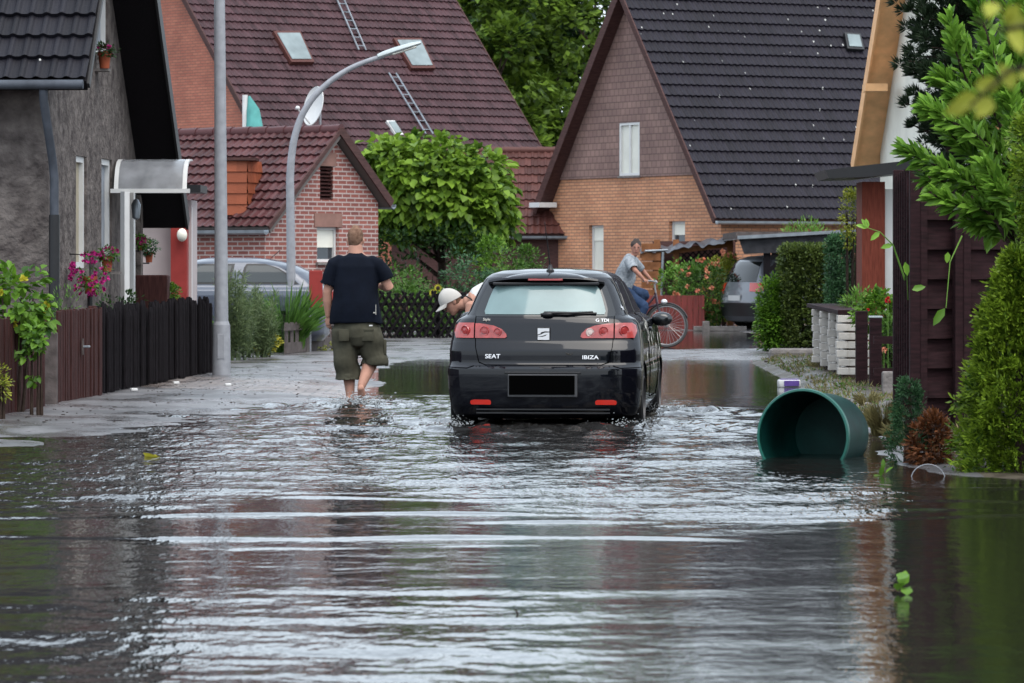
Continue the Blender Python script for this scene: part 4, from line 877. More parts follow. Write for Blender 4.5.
def limbs(name, parent, base, top, r0, n, spread, seed, m='bark'):
    rr = random.Random(seed); b = MB(); base, top = Vector(base), Vector(top); mid = base.lerp(top, .5)+Vector((rr.uniform(-.05, .05), rr.uniform(-.05, .05), 0))
    b.tube([base-Vector((0, 0, .1)), mid, top], [r0, r0*.8, r0*.6], 12)
    for i in range(n):
        s = base.lerp(top, rr.uniform(.55, 1)); a = 2*pi*i/n+rr.uniform(-.4, .4); e = s+Vector((cos(a)*spread[0], sin(a)*spread[0], spread[1]*rr.uniform(.5, 1)))
        k = s.lerp(e, .5)+Vector((rr.uniform(-.1, .1), 0, .1*spread[1])); b.tube([s, k, e], [r0*.45, r0*.3, r0*.1], 7)
        for j in range(2):
            q = k.lerp(e, .4+.4*j); f_ = q+(e-s)*.35+Vector((rr.uniform(-.3, .3)*spread[0], rr.uniform(-.3, .3)*spread[0], .2)); b.tube([q, f_], [r0*.18, r0*.05], 5)
    return b.build(name, M[m], parent, smooth='all')
# catalpa ball tree by the garage
d = 80; cx = gx(441, d); t = thing('catalpa_tree', (cx, d, 0), 'round-headed tree with big bright green leaves beside the brick garage', 'tree')
limbs('trunk', t, (cx+.02, d+.1, 0), (cx, d+.1, 2.0), .11, 8, (.9, .9), 5)
def lobes(t, mkey, L, ln, w, per, big, seed, droop=.6, rc=.3, name='crown', inner=.7, dens=1):
    r = np.random.default_rng(seed); Ps = []; Ts = []; Ns = []
    for (c, R_, n) in L:
        cs = blob_centres(n, c, R_, r, inner); P, O = clumps(cs, rc*(.6+.7*r.random(n)), per, r, .5, .8); G = (P-np.array(c))/np.array(R_); G /= np.linalg.norm(G, axis=1, keepdims=True)+1e-9
        T = O*.5+G*.8+unit(len(P), r)*.5; T[:, 2] -= droop; Ns.append(G*.7+unit(len(P), r)*.5+np.array([0, -.1, .8])); Ps.append(P); Ts.append(T)
    P, T, Nn = map(np.concatenate, (Ps, Ts, Ns)); k = len(P)
    return leafmesh(name, M[mkey], t, P, T, Nn, ln*(.6+.7*r.random(k)), w*(.6+.7*r.random(k)), big)
q = lambda px, py, dd: (gx(px, dd), dd, zz(py, dd))
lobes(t, 'catalpa', [(c_, tuple(v*1.12 for v in R_), n) for c_, R_, n in [(q(412, 222, d), (.60, .6, .30), 36), (q(468, 226, d-.1), (.74, .7, .34), 56), (q(388, 200, d-.1), (.36, .5, .46), 30), (q(493, 220, d), (.22, .5, .32), 16), (q(405, 176, d), (.72, .8, .60), 60), (q(440, 188, d), (.95, 1.0, .75), 90), (q(476, 188, d), (.54, .8, .66), 56), (q(378, 160, d+.3), (.35, .5, .35), 22), (q(455, 212, d-.2), (.9, .8, .42), 50), (q(490, 208, d), (.28, .6, .50), 22), (q(425, 165, d), (.65, .6, .40), 30), (q(405, 205, d-.2), (.6, .6, .36), 30)]] , .19, .155, 16, True, 11, rc=.29)
# woodland behind the houses
def tree(px, d, top, wpx, label, key, seed, n=70, lsz=.30, base_z=0, low=250, per=70):
    cx = gx(px, d); zt, zl = zz(top, d), zz(low, d); t = thing('broadleaf_tree', (cx, d, 0), label, 'tree', 'trees behind the houses')
    Rx0 = wpx*d/F/2; limbs('trunk', t, (cx, d, 0), (cx, d, zl+(zt-zl)*.4), .28, 7, (Rx0*.45, (zt-zl)*.2), seed)
    Rx = wpx*d/F/2; r = np.random.default_rng(seed); L = []
    for i in range(9):
        f = r.random(); a = r.uniform(0, 2*pi); hh = zl+(zt-zl)*(.12+.76*i/8); k = Rx*(.55*sqrt(max(.1, 1-((i/8-.35)/.75)**2)))
        L.append(((cx+cos(a)*k, d+sin(a)*k*.6, hh), (Rx*.62, Rx*.55, (zt-zl)*.16), n//9))
    lobes(t, key, L, lsz, lsz*.7, per, False, seed+1, rc=Rx*.26, droop=.2, inner=.55); return t
tree(478, 128, -60, 130, 'bright green tree between the big roof and pointed gable', 'forest', 31, 135)
tree(548, 131, -72, 130, 'tall leafy tree right behind the brick gable edge', 'forest', 32, 135)
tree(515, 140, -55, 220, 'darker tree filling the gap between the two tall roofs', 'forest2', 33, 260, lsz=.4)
tree(600, 137, -205, 170, 'tall tree whose crown is hidden by the brick gable', 'forest', 34, 90)  # crown raised above the frame so its reflection darkens the water
tree(735, 140, -225, 230, 'unseen dark tree added behind the slate roof ridge to darken the water reflection', 'forest2', 35, 100)  # added out of view, tall enough that the foreground water mirrors it dark
tree(850, 138, -225, 190, 'unseen dark tree added behind slate roof and cream house for the water reflection', 'forest2', 36, 90)  # second unseen tree, added for the dark reflection at the right
# dark conifer by the cream house
d = 41; cx = gx(952, d); t = thing('pine_tree', (cx, d, 0), 'dark pine tree in front of the cream gable', 'pine tree')
b = MB(); b.tube([(cx, d, -.1), (cx+.03, d, 3), (cx, d, 7)], [.13, .09, .03], 10); b.build('trunk', M['bark'], t, smooth=True)
r = np.random.default_rng(77); Ps = []; Ts = []; bb = MB()
for i in range(230):
    z = 1.9+5.0*i/230; a = r.uniform(0, 2*pi); l = (.50 if z > 2.3 else .45)*(1.0-.45*max(0, (z-4.2)/3))*r.uniform(.6, 1.12); e = np.array([cx+cos(a)*l, d+sin(a)*l, z+r.uniform(-.05, .25)]); s = np.array([cx, d, z])
    bb.tube([s, e], [.018, .006], 5)
    for j in range(7):
        c = s+(e-s)*(.35+.65*(j+r.random())/7)+r.normal(size=3)*.06; n = 70; u = unit(n, r); Ps.append(c+u*.02); Ts.append(u+(e-s)/l*.9+np.array([0, 0, .5]))
P, T = np.concatenate(Ps), np.concatenate(Ts); leafmesh('needles', M['pine'], t, P, T, unit(len(P), r), .085*(.7+.6*r.random(len(P))), .013)
bb.build('branches', M['bark'], t)
# thuja hedge trees, right foreground
def thuja(px, d, top, rx, label, seed, n=5200, prof=None, key='thuja', nm='thuja_tree', cat='thuja', sz_=.055, grp=None):
    cx = gx(px, d); H_ = zz(top, d); t = thing(nm, (cx, d, 0), label, cat, grp); r = np.random.default_rng(seed)
    b = MB(); b.tube([(cx, d, -.15), (cx, d, H_*.9)], [.05, .01], 8); b.build('trunk', M['bark'], t)
    Ps = []; Ts = []; Ns = []; k = n//26
    for i in range(k):   # each spray fans out from a twig tip
        f = r.random()**.85; z = -.05+f*H_; a = r.uniform(0, 2*pi); rad = rx*(prof(f) if prof else (1-f)**.6*(1+.1*f))*r.uniform(.70, 1.12); bump = (1+.16*sin(a*3+z*5+seed)+.16*sin(a*6-z*10)+.10*sin(a*11+z*23))*(.82 if sin(a*8+z*17+seed)+sin(a*5-z*26) < -.9 else 1)
        c = np.array([cx+cos(a)*rad*bump*.92, d+sin(a)*rad*bump*.92, z]); m_ = 26; o = np.array([cos(a), sin(a), r.uniform(-.1, 1.0)])+unit(1, r)[0]*.5; o /= np.linalg.norm(o); sd = np.cross(o, unit(1, r)[0]); sd /= np.linalg.norm(sd)
        q_ = r.random(m_)[:, None]; w_ = r.uniform(-1, 1, m_)[:, None]; Ps.append(c+(o*q_*1.5+sd*w_*(.35+.5*q_))*sz_+unit(m_, r)*sz_*.12); Ts.append(o+sd*w_*1.1+unit(m_, r)*.35); Ns.append(np.cross(o, sd)+unit(m_, r)*.6)
    P, T, Nn = map(np.concatenate, (Ps, Ts, Ns)); leafmesh('foliage', M[key], t, P, T, Nn, sz_*.62*(.6+.8*r.random(len(P))), sz_*.26); return t
col = lambda f: (1-.15*f)*(1 if f < .8 else max(.1, 1-((f-.8)/.2)**2*.9))
thuja(1020, 26.4, 250, .355, 'yellow-green thuja bush at the water edge in front of woven panel', 5, 62000, lambda f: (.95+.14*sin(3.1*f))*(1-f**1.7*.93), sz_=.06, grp='thujas at the garden corner')
thuja(1066, 26.6, 70, .30, 'taller thuja at the frame edge beside the laurel', 6, 52000, col, sz_=.06, grp='thujas at the garden corner')
thuja(1085, 27.8, 40, .34, 'tall thuja furthest along the garden corner', 8, 12000, col, grp='thujas at the garden corner')
thuja(909, 27.6, 374, .115, 'small dark blue-green cypress beside the woven panel foot', 7, 7000, lambda f: (.95+.3*sin(3.1*f))*(1-f**1.6*.8), 'bluegreen', 'small_cypress', 'cypress', .035)
# rusty dried fern mound
d = 27.4; cx = gx(930, d); t = thing('dried_fern', (cx, d, 0), 'rust brown withered plant at the water edge beside small cypress', 'plant')
crown('fronds', M['dryplant'], t, (cx, d, .12), (.14, .16, .22), 60, .06, 34, .045, .022, 12, droop=.2)
b = MB(); b.tube([(cx, d, -.1), (cx, d, .2)], .015); b.build('stem', M['bark'], t)
b = MB(); c = Vector((gx(928, 25.9), 25.9, -.02)); b.tube([c+Vector((.11*cos(a*pi/14), 0, .10*sin(a*pi/14))) for a in range(15)], .003, 6); o = b.build('wire_hoop', M['galv']); tag(o, 'thin bent wire hoop sticking out of the water by the withered plant', 'wire hoop', None, 'thing')
# laurel overhanging the panel
def laurel():
    d = 28.6; cx = gx(1010, d); t = thing('cherry_laurel', (cx, d+.4, 0), 'glossy bright green cherry laurel hanging over the woven panel', 'laurel'); r = np.random.default_rng(9); b = MB()
    stems = [((1040, 300), (995, 150), (958, 60), (948, 18)), ((1040, 300), (980, 190), (935, 165), (905, 152)), ((1045, 300), (985, 140), (945, 118), (925, 108)), ((1040, 280), (1005, 90), (985, 30), (975, -10)),
             ((1040, 300), (990, 210), (955, 205), (935, 196)), ((1040, 300), (965, 110), (948, 82), (940, 78)), ((1050, 280), (1010, 130), (990, 90), (962, 40)), ((1050, 300), (1000, 220), (985, 225), (968, 222)), ((1050, 300), (1020, 80), (1005, 10), (1000, -30)),
             ((1040, 300), (1000, 180), (965, 150), (945, 128)), ((1040, 300), (1015, 170), (990, 170), (965, 185)), ((1050, 280), (1030, 100), (1010, 60), (990, 55)), ((1050, 300), (1010, 200), (1000, 190), (985, 165)), ((1050, 300), (1020, 150), (1012, 110), (1004, 85)), ((1050, 300), (1030, 210), (1015, 205), (1000, 200)), ((1050, 280), (1035, 60), (1025, 20), (1020, -10)), ((1040, 300), (1000, 120), (980, 100), (955, 95)), ((1040, 300), (1004, 160), (975, 130), (962, 100)),
             ((1046, 300), (1018, 230), (1002, 222), (990, 232)), ((1046, 300), (1026, 130), (1018, 60), (1012, 30)), ((1046, 300), (998, 196), (970, 180), (925, 182))]
    P = []; T = []; Nn = []; Ls = []
    for si, st in enumerate(stems):
        dz = r.uniform(-.35, .35); ps = [Vector(pt(x, y, d+dz)) for x, y in st]; fine = []
        for i in range(3):
            for k in range(6): fine.append(ps[i].lerp(ps[i+1], k/6))
        fine.append(ps[-1]); fine = [fine[0]]+[(fine[i-1]+fine[i]+fine[i+1])/3 for i in range(1, len(fine)-1)]+[fine[-1]]
        b.tube(fine, [.018-.014*i/len(fine) for i in range(len(fine))], 6)
        for i in range(5, len(fine)):
            tg = (fine[i]-fine[i-1]).normalized(); m_ = 11 if i < len(fine)-2 else 12
            for j in range(m_):
                a = r.uniform(0, 2*pi); s1 = tg.cross(Vector((0, 1, 0))).normalized(); s2 = tg.cross(s1); o = s1*cos(a)+s2*sin(a)
                base = fine[i-1].lerp(fine[i], r.random()); P.append(base+o*.01+Vector(r.normal(size=3)*.012)); T.append(o*.9+tg*(.8 if i < len(fine)-2 else 1.4)+Vector((0, 0, .2))); Nn.append(Vector((0, -.4, .9))+o*.3+Vector(r.normal(size=3)*.3)); Ls.append(r.uniform(.085, .145))
    b.build('branches', M['bark'], t, smooth=True); Ls = np.array(Ls)
    leafmesh('foliage', M['laurel'], t, np.array(P), np.array(T), np.array(Nn), Ls, Ls*.36, True, .16)
    # one long shoot reaching out in front of the porch
    b = MB(); sh_ = [pt(x, y, 28.2) for x, y in ((905, 280), (893, 245), (880, 232), (868, 228))]; b.tube(sh_, [.008, .006, .004, .003], 6); b.tube([pt(962, 236, 28.2), pt(950, 262, 28.1), pt(946, 308, 28)], [.006, .004, .003], 6); b.tube([pt(905, 280, 28.2), pt(906, 262, 28), pt(908, 300, 28.1)], [.005, .003, .003], 6); b.build('shoot', M['grass'], t)
    P = [sh_[3], sh_[3], sh_[2], sh_[1], sh_[3], pt(905, 262, 28), pt(912, 290, 28), pt(945, 308, 28), pt(948, 252, 28)]; T = [(-1, 0, .3), (-.6, 0, .9), (-.6, 0, -.5), (-1, 0, -.2), (-.2, 0, 1), (.2, 0, -1), (1, 0, .3), (-.7, 0, -1), (-.1, 0, -1)]
    leafmesh('foliage', M['laurel'], t, np.array(P), np.array(T, float), np.array([(0, -1, .5)]*9, float), np.array([.09, .08, .09, .09, .07, .10, .10, .15, .08]), np.array([.035, .035, .04, .04, .03, .045, .05, .06, .04]), True, .12)
laurel()
# defocused yellowing twig close to the camera
d = 6.0; t = thing('yellow_twig', (gx(1040, d), d, .5), 'yellow-green leafy twig hanging close in front at the upper corner', 'twig'); r = np.random.default_rng(4)
b = MB(); tw = [pt(1070, 60, d), pt(1010, 70, d), pt(965, 110, d+.1)]; b.tube(tw, [.006, .004, .002], 6); tw2 = [pt(1060, 20, d), pt(1000, 30, d), pt(975, 20, d)]; b.tube(tw2, [.005, .003, .002], 6); b.tube([pt(1070, 60, d), pt(1075, 500, d), pt(1075, 1100, d)], .008, 6); b.build('stem', M['bark'], t)
P = []; T = []
for i in range(11):
    c = Vector(tw[0]).lerp(tw[2], .25+.7*r.random()) if i < 7 else Vector(tw2[0]).lerp(tw2[2], .3+.7*r.random()); P.append(c+Vector(r.normal(size=3)*.012)); T.append(r.normal(size=3)+np.array([-.5, 0, -.4]))
leafmesh('leaves', M['yellowgreen'], t, np.array(P), np.array(T), np.array([(0, -1, .3)]*11, float)+r.normal(size=(11, 3))*.3, .045, .026, True)

def bush(name, label, px, d, top, wpx, key, seed, ln=.06, w=.035, n=60, rc=.12, per=45, big=False, bot=None, droop=.1, group=None, cat='bush', depth=1.0, square=False, flowers=None):
    cx = gx(px, d); zt = zz(top, d); zb = 0 if bot is None else zz(bot, d); t = thing(name, (cx, d, 0), label, cat, group); Rx = wpx*d/F/2; r = np.random.default_rng(seed)
    b = MB(); 
    for i in range(5): a = i*1.3; b.tube([(cx+.05*cos(a), d+.05*sin(a), -.05), (cx+Rx*.45*cos(a), d+Rx*.4*sin(a), zb+(zt-zb)*.6)], [.02, .008], 6)
    b.build('stems', M['bark'], t)
    if square:
        cs = []
        for i in range(n):
            u = r.uniform(-1, 1, 3); k = r.integers(0, 3); u[k] = np.sign(u[k]) if k != 2 else (1 if r.random() < .7 else u[k]); cs.append(np.array([cx+u[0]*(Rx-rc*.5), d+u[1]*Rx*depth, (zt+zb)/2+u[2]*((zt-zb)/2-rc*.3)]))
        P, O = clumps(cs, [rc]*n, per, r, .3)
        T = O+unit(len(P), r)*.6; leafmesh('foliage', M[key], t, P, T, unit(len(P), r)+np.array([0, 0, .6]), ln*(.6+.8*r.random(len(P))), w, big)
    else:
        crown('foliage', M[key], t, (cx, d, (zt+zb)/2), (Rx*.9, Rx*depth*.9, (zt-zb)/2*.92), n, rc, per, ln, w, seed, big, droop, .5)
    if flowers:
        fk, fn_, fs_, up_ = flowers; P = []
        for i in range(fn_):
            u = unit(1, r)[0]; u[1] = -abs(u[1]); c = np.array([cx, d, (zt+zb)/2])+u*np.array([Rx, Rx*depth, (zt-zb)/2])*1.0; 
            if u[2] < up_: c[2] += (zt-zb)*.2
            P.append(c)
        cs = np.repeat(np.array(P), 9, 0); m_ = len(cs); u = unit(m_, r); leafmesh('blossoms', M[fk], t, cs, u+np.array([0, -.6, .3]), unit(m_, r), fs_, fs_*.9)
    return t
# left gardens
bush('hydrangea', 'bright green hydrangea bush spilling over the brown board fence', 16, 36.2, 262, 76, 'box', 41, .085, .065, 46, .11, 16, True, bot=352, droop=.35, flowers=('yellowleaf', 7, .05, -.2))
bush('hanging_foliage', 'trailing green shoots hanging down over the brown fence boards', 36, 35.6, 325, 22, 'box', 42, .07, .055, 10, .07, 10, True, bot=392, droop=.6)
bush('yellow_bush', 'yellow-green clump of leaves in front of the brown fence', -2, 34.5, 366, 22, 'yellowgreen', 43, .035, .02, 26, .06, 24, bot=402)
bush('boxwood_ball', 'round clipped boxwood behind the black picket fence', 163, 50.5, 280, 36, 'box', 44, .03, .02, 70, .06, 40, bot=312)
bush('garden_weeds', 'thin dark weeds behind the brown gate', 66, 42, 292, 44, 'shrub', 45, .06, .012, 20, .12, 16, bot=330, droop=-.6)
bush('low_plants', 'dark leafy plants behind the black picket fence', 120, 45, 292, 60, 'forest2', 46, .05, .03, 30, .10, 24, bot=330)
def pot(x, y, d, s, label):
    p = pt(x, y, d); t = thing('flower_pot', p-Vector((0, 0, s)), label, 'flower pot'); b = MB(); b.lathe([(0, -s), (.28*s*2, -s), (.36*s*2, s*.5), (.42*s*2, s*.55), (.42*s*2, s), (.36*s*2, s), (.34*s*2, s*.7), (0, s*.7)], p, 14); b.build('pot', M['terra'], t, smooth=True); return t, p
def petunia(t, p, R_, n, key, seed, green='shrub'):
    crown('foliage', M[green], t, p, R_, 22, .07, 16, .04, .025, seed, droop=.4); r = np.random.default_rng(seed); u = unit(n, r); u[:, 1] = -abs(u[:, 1]); cs = np.repeat(np.array(p)+u*np.array(R_)*1.12, 6, 0)
    leafmesh('blossoms', M[key], t, cs, unit(len(cs), r)+np.array([0, -.8, 0]), unit(len(cs), r)*.5+np.array([0, -1, .2]), .036, .032)
t, p = pot(90, 285, 45.2, .10, 'hanging pot of magenta petunias on the stucco wall'); petunia(t, p+Vector((0, 0, .12)), (.20, .18, .22), 60, 'pinkpetal', 51); b = MB(); b.tube([p+Vector((-.25, .2, .35)), p+Vector((0, 0, .34)), p-Vector((0, 0, .05))], .008, 6); b.build('bracket', M['black'], t)
b = MB(); b.tube([p-Vector((0, 0, .1)), Vector((p.x, p.y, 0))], .03, 8); b.build('stand', M['black'], t)
t, p = pot(107, 264, 47.0, .09, 'terracotta pot with small magenta flowers on a window shelf'); petunia(t, p+Vector((0, 0, .12)), (.13, .1, .06), 12, 'pinkpetal', 52)
b = MB(); b.box(p+Vector((-.15, .1, -.105)), (.6, .2, .03)); b.build('shelf', M['stone'], t)
t, p = pot(104.5, 60, 47.2, .10, 'terracotta pot with purple flowers on the upper window ledge'); petunia(t, p+Vector((0, 0, .11)), (.10, .1, .05), 8, 'pinkpetal', 53, 'forest2'); b = MB(); b.box(p+Vector((-.2, .1, -.115)), (.5, .25, .03)); b.build('shelf', M['stone'], t)
t, p = pot(149, 257, 51.5, .07, 'small terracotta pot with trailing plant near the entrance'); petunia(t, p+Vector((0, 0, .12)), (.13, .1, .08), 0, 'pinkpetal', 54, 'bluegreen'); b = MB(); b.tube([p+Vector((-.25, .2, -.08)), p+Vector((0, 0, -.08))], .01, 6); b.build('bracket', M['black'], t)
t, p = pot(140, 247, 50.5, .04, 'small pink flower basket beside the white door post'); petunia(t, p+Vector((0, 0, .06)), (.07, .06, .06), 12, 'pinkpetal', 55)
b = MB(); b.tube([p+Vector((-.2, .2, -.05)), p+Vector((0, 0, -.05))], .01, 6); b.build('bracket', M['black'], t)
b = MB(); d = 50.2; b.box((gx(152, d), d, .62), (.42, .4, 1.25), bev=.02); t = b.build('dark_cabinet', M['brownfence']); tag(t, 'dark box standing by the entrance behind the boxwood', 'cabinet', None, 'thing')
# plants before the grey car
def tuft(name, label, px, d, h, wpx, key, n, seed, wd=.012, cat='plant', bend=.5):
    cx = gx(px, d); t = thing(name, (cx, d, 0), label, cat); r = np.random.default_rng(seed); Rx = wpx*d/F/2; P = []; T = []; Nn = []; Ls = []
    for i in range(n):
        a = r.uniform(0, 2*pi); rr_ = Rx*r.random()**.6*.55; p = np.array([cx+cos(a)*rr_, d+sin(a)*rr_, .02]); lean = np.array([cos(a), sin(a), 0])*r.uniform(0, bend); k = 3; L_ = h*r.uniform(.55, 1.1)/k
        for j in range(k):
            tt = np.array([0, 0, 1.])+lean*(j+.4)*.8; tt[2] -= j*.18; tt /= np.linalg.norm(tt); P.append(p); T.append(tt); Nn.append([sin(a), -cos(a)-.3, .1]); Ls.append(L_*1.12); p = p+tt*L_
    leafmesh('blades', M[key], t, np.array(P), np.array(T), np.array(Nn), np.array(Ls), wd); return t
tuft('ornamental_grass', 'arching bright green grass clump below the grey car', 286, 60.7, 1.02, 64, 'tallgrass', 420, 61, .028, 'grass clump', .8)
def fennel():
    for i, (px, d, h, lab) in enumerate(((238, 55.5, 1.30, 'feathery grey-green fennel just beside the lamp column'), (257, 57, 1.12, 'feathery fennel next to the arching grass'))):
        cx = gx(px, d); t = thing('fennel_plant', (cx, d, 0), lab, 'plant', 'feathery fennel plants'); r = np.random.default_rng(62+i); P = []; T = []; b = MB()
        for s in range(20):
            a = r.uniform(0, 2*pi); l = r.uniform(.05, .42); hh = h*r.uniform(.45, 1); e = np.array([cx+cos(a)*l, d+sin(a)*l, hh]); b.tube([(cx+cos(a)*.1, d+sin(a)*.1, 0), tuple(e)], [.008, .004], 5); s0 = np.array([cx+cos(a)*.1, d+sin(a)*.1, 0])
            for k in range(16):
                c = s0+(e-s0)*(.2+.8*k/16); m_ = 14; u = unit(m_, r); P.append(c+u*.015); T.append(u*.8+np.array([0, 0, .5]))
        b.build('stems', M['fennel'], t); P, T = np.concatenate(P), np.concatenate(T); leafmesh('foliage', M['fennel'], t, P, T, unit(len(P), r), .11*(.6+.7*r.random(len(P))), .012)
fennel()
bush('yellow_shrub', 'small yellow-leaved shrub at the end of the low fence', 265, 57.6, 332, 32, 'yellowleaf', 63, .045, .03, 40, .06, 24, bot=354)
bush('green_shrub', 'pale green leafy plant behind the black fence end', 212, 53, 322, 22, 'shrub', 64, .06, .045, 26, .08, 18, True, bot=360)
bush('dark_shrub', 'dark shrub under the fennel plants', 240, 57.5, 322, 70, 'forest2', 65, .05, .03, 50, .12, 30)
bush('low_weeds', 'low green weeds at the foot of the far low fence', 330, 62, 344, 26, 'yellowgreen', 66, .04, .02, 22, .06, 20)
# shrubs behind the crossed-stake fence
for i, (px, d, top, w, key, lab) in enumerate(((400, 75, 263, 62, 'shrub', 'light green leafy shrub under the round tree'), (404, 74, 282, 60, 'shrub', 'yellow-green low shrub behind the crossed-stake fence'), (372, 76, 272, 40, 'box', 'bright shrub beside the walking man sleeve'),
        (466, 76, 243, 56, 'bluegreen', 'rounded dark blue-green conifer shrub left of the car roof'), (492, 78, 231, 40, 'box', 'tallest bright green shrub behind the car roof'), (508, 77, 248, 44, 'shrub', 'mid green shrub above the black car'), (528, 79, 243, 34, 'shrub', 'loose shrub in front of the brown outbuilding wall'), (436, 74.6, 288, 40, 'shrub', 'pale flowering shrub behind the capped man'))):
    bush('garden_shrub', lab, px, d, top, w, key, 70+i, .075, .045, 60, .17, 30, droop=.1, group='shrubs behind the crossed-stake fence')
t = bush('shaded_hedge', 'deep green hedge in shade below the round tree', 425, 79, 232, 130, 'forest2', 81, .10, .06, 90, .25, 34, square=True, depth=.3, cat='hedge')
for px, py, lab in ((438, 288, 'yellow sunflower head above the crossed-stake fence'), (433, 293, 'smaller yellow flower beside the sunflower head')):
    p = pt(px, py, 74); t = thing('sunflower', (p.x, p.y, 0), lab, 'flower'); b = MB(); b.tube([(p.x, p.y, 0), p], .01, 6); b.build('stem', M['grass'], t); r = np.random.default_rng(py); a = np.linspace(0, 2*pi, 13)[:-1]
    leafmesh('petals', M['yellowleaf'], t, np.repeat(np.array([p]), 12, 0), np.stack([np.cos(a), a*0-.1, np.sin(a)], 1), np.array([(0, -1, .1)]*12, float), .085, .04); b = MB(); b.ball(p+Vector((0, -.01, 0)), (.035, .02, .035)); b.build('disc', M['bark'], t)
# right gardens
bush('rose_bush', 'rose bush with salmon blossoms beside the red fence', 703, 84.6, 260, 62, 'shrub', 90, .07, .045, 100, .20, 40, flowers=('rosepetal', 52, .07, -.3), cat='rose bush')
bush('rose_bush', 'taller rose bush with orange blossoms under the carport edge', 722, 86.3, 250, 40, 'yellowgreen', 91, .07, .045, 70, .18, 36, flowers=('rosepetal', 22, .07, 0), cat='rose bush')
bush('climbing_plant', 'green climbing plant on the dark trellis', 678, 85.5, 262, 44, 'grass', 96, .08, .05, 34, .14, 20, True, bot=300, cat='climber')
bush('loose_bush', 'loose light green bush hanging over the pavement edge', 777, 61.5, 276, 42, 'box', 92, .055, .032, 230, .13, 50, bot=358, depth=.8)
bush('clipped_hedge', 'square clipped copper-green hedge between loose bush and slab wall', 808, 61.5, 249, 52, 'hedge', 93, .055, .036, 520, .11, 60, square=True, depth=.8, cat='hedge')
bush('dark_conifer', 'dark blue-green conifer column behind the clipped hedge', 848, 58, 240, 40, 'bluegreen', 94, .06, .028, 260, .12, 50, square=True, depth=.7, cat='conifer', bot=330)
bush('climber_on_porch', 'yellowish climber beside the porch under its flat roof', 851, 52.5, 186, 24, 'yellowgreen', 95, .04, .025, 46, .08, 24, cat='climber', bot=250)
bush('juniper', 'green juniper top showing above the carport roof', 806, 90, 219, 48, 'grass', 97, .10, .03, 40, .2, 30, droop=-.5, bot=262, cat='juniper')
bush('peony_bush', 'leafy plant with red blossom beside the dark posts', 880, 44, 292, 44, 'box', 98, .06, .04, 50, .10, 22, True, bot=345, flowers=('redpetal', 1, .025, 0))
bush('garden_flowers', 'leafy rose with pink bloom behind the rail fence', 889, 43, 312, 22, 'shrub', 99, .05, .03, 30, .08, 22, True, bot=380)
bush('young_shrub', 'light green shoots above the white slab wall', 857, 47, 290, 26, 'grass', 100, .07, .02, 26, .10, 20, bot=330, droop=-.3)
p = pt(887, 301, 42.7); 
for i, (x, y, k, lab) in enumerate(((888, 300, 'redpetal', 'single red rose blossom above the capped post'), (884, 350, 'rosepetal', 'pale pink bloom low behind the rail fence'))):
    p = pt(x, y, 42.4); t = thing('rose', (p.x, p.y, 0), lab, 'flower'); r = np.random.default_rng(5+i); u = unit(26, r); leafmesh('petals', M[k], t, np.array(p)+u*.012, u, unit(26, r), .03, .03); b = MB(); b.tube([(p.x, p.y, 0), p], .006, 5); b.build('stem', M['grass'], t)
tuft('dry_grass', 'straw yellow dry grass between barrel and small cypress', 884, 31.5, .26, 44, 'straw', 700, 101, .010, 'grass tuft', .7)
for i, (px, d, h, w, lab) in enumerate(((868, 38, .16, 30, 'short straw-coloured grass at the foot of the dark posts'), (820, 50, .14, 30, 'dry grass along the foot of the slab wall'), (897, 29.8, .20, 24, 'thin straw grass touching the small cypress'))):
    tuft('dry_grass', lab, px, d, h, w, 'straw', 240, 102+i, .010, 'grass tuft', .9)
# low weeds and dead grass covering the verge
r = np.random.default_rng(88); P = []; n = 0
while n < 6500:
    y = r.uniform(26.2, 57); x = 3.0+.012*(y-27)+r.random()**1.3*1.3+(.15 if y > 44 else 0)
    if y < 27.6: x = r.uniform(2.9, 5.2)
    P.append((x, y)); n += 1
P = np.array(P); nz_ = vnoise(P[:, 0], P[:, 1], 3.5, 40); P = P[nz_ > -.15]; gz_ = ground_z(P[:, :1], P[:, 1:])[:, 0]; k_ = gz_ > .0; P = P[k_]; gz_ = gz_[k_]; m_ = len(P)
o = leafmesh('verge_weeds', M['straw'], None, np.column_stack([P, gz_-.005]), unit(m_, r)*.7+np.array([0, 0, .8]), unit(m_, r), .07*(.5+r.random(m_)), .012); tag(o, 'short dead grass and weeds covering the verge by the slab wall', 'verge grass', None, 'stuff')
h_ = r.random(m_) < .85; Q = P[h_]; o = leafmesh('verge_greens', M['shrub'], None, np.column_stack([Q, gz_[h_]-.005]), unit(len(Q), r)+np.array([0, 0, .5]), unit(len(Q), r), .045*(.5+r.random(len(Q))), .02); tag(o, 'small green weeds scattered over the verge by the slab wall', 'weeds', None, 'stuff')
b = MB(); rr = random.Random(8)
for i in range(260):
    y = rr.uniform(27.5, 56); x = 3.05+.012*(y-27)+rr.uniform(.0, .9)+.1; s = rr.uniform(.012, .035); b.ball((x, y, .05+s*.2), (s, s*rr.uniform(.7, 1.2), s*.6), 6)
o = b.build('gravel', M['stone'], smooth='all'); tag(o, 'loose grey stones along the garden edge', 'gravel', None, 'stuff')
b = MB(); b.box((gx(795, 58), 58, .05), (.75, .5, .22), bev=.06); o = b.build('edging_stone', M['straw'] if False else M['stone']); tag(o, 'flat brownish stone under the clipped hedge', 'stone', None, 'thing')
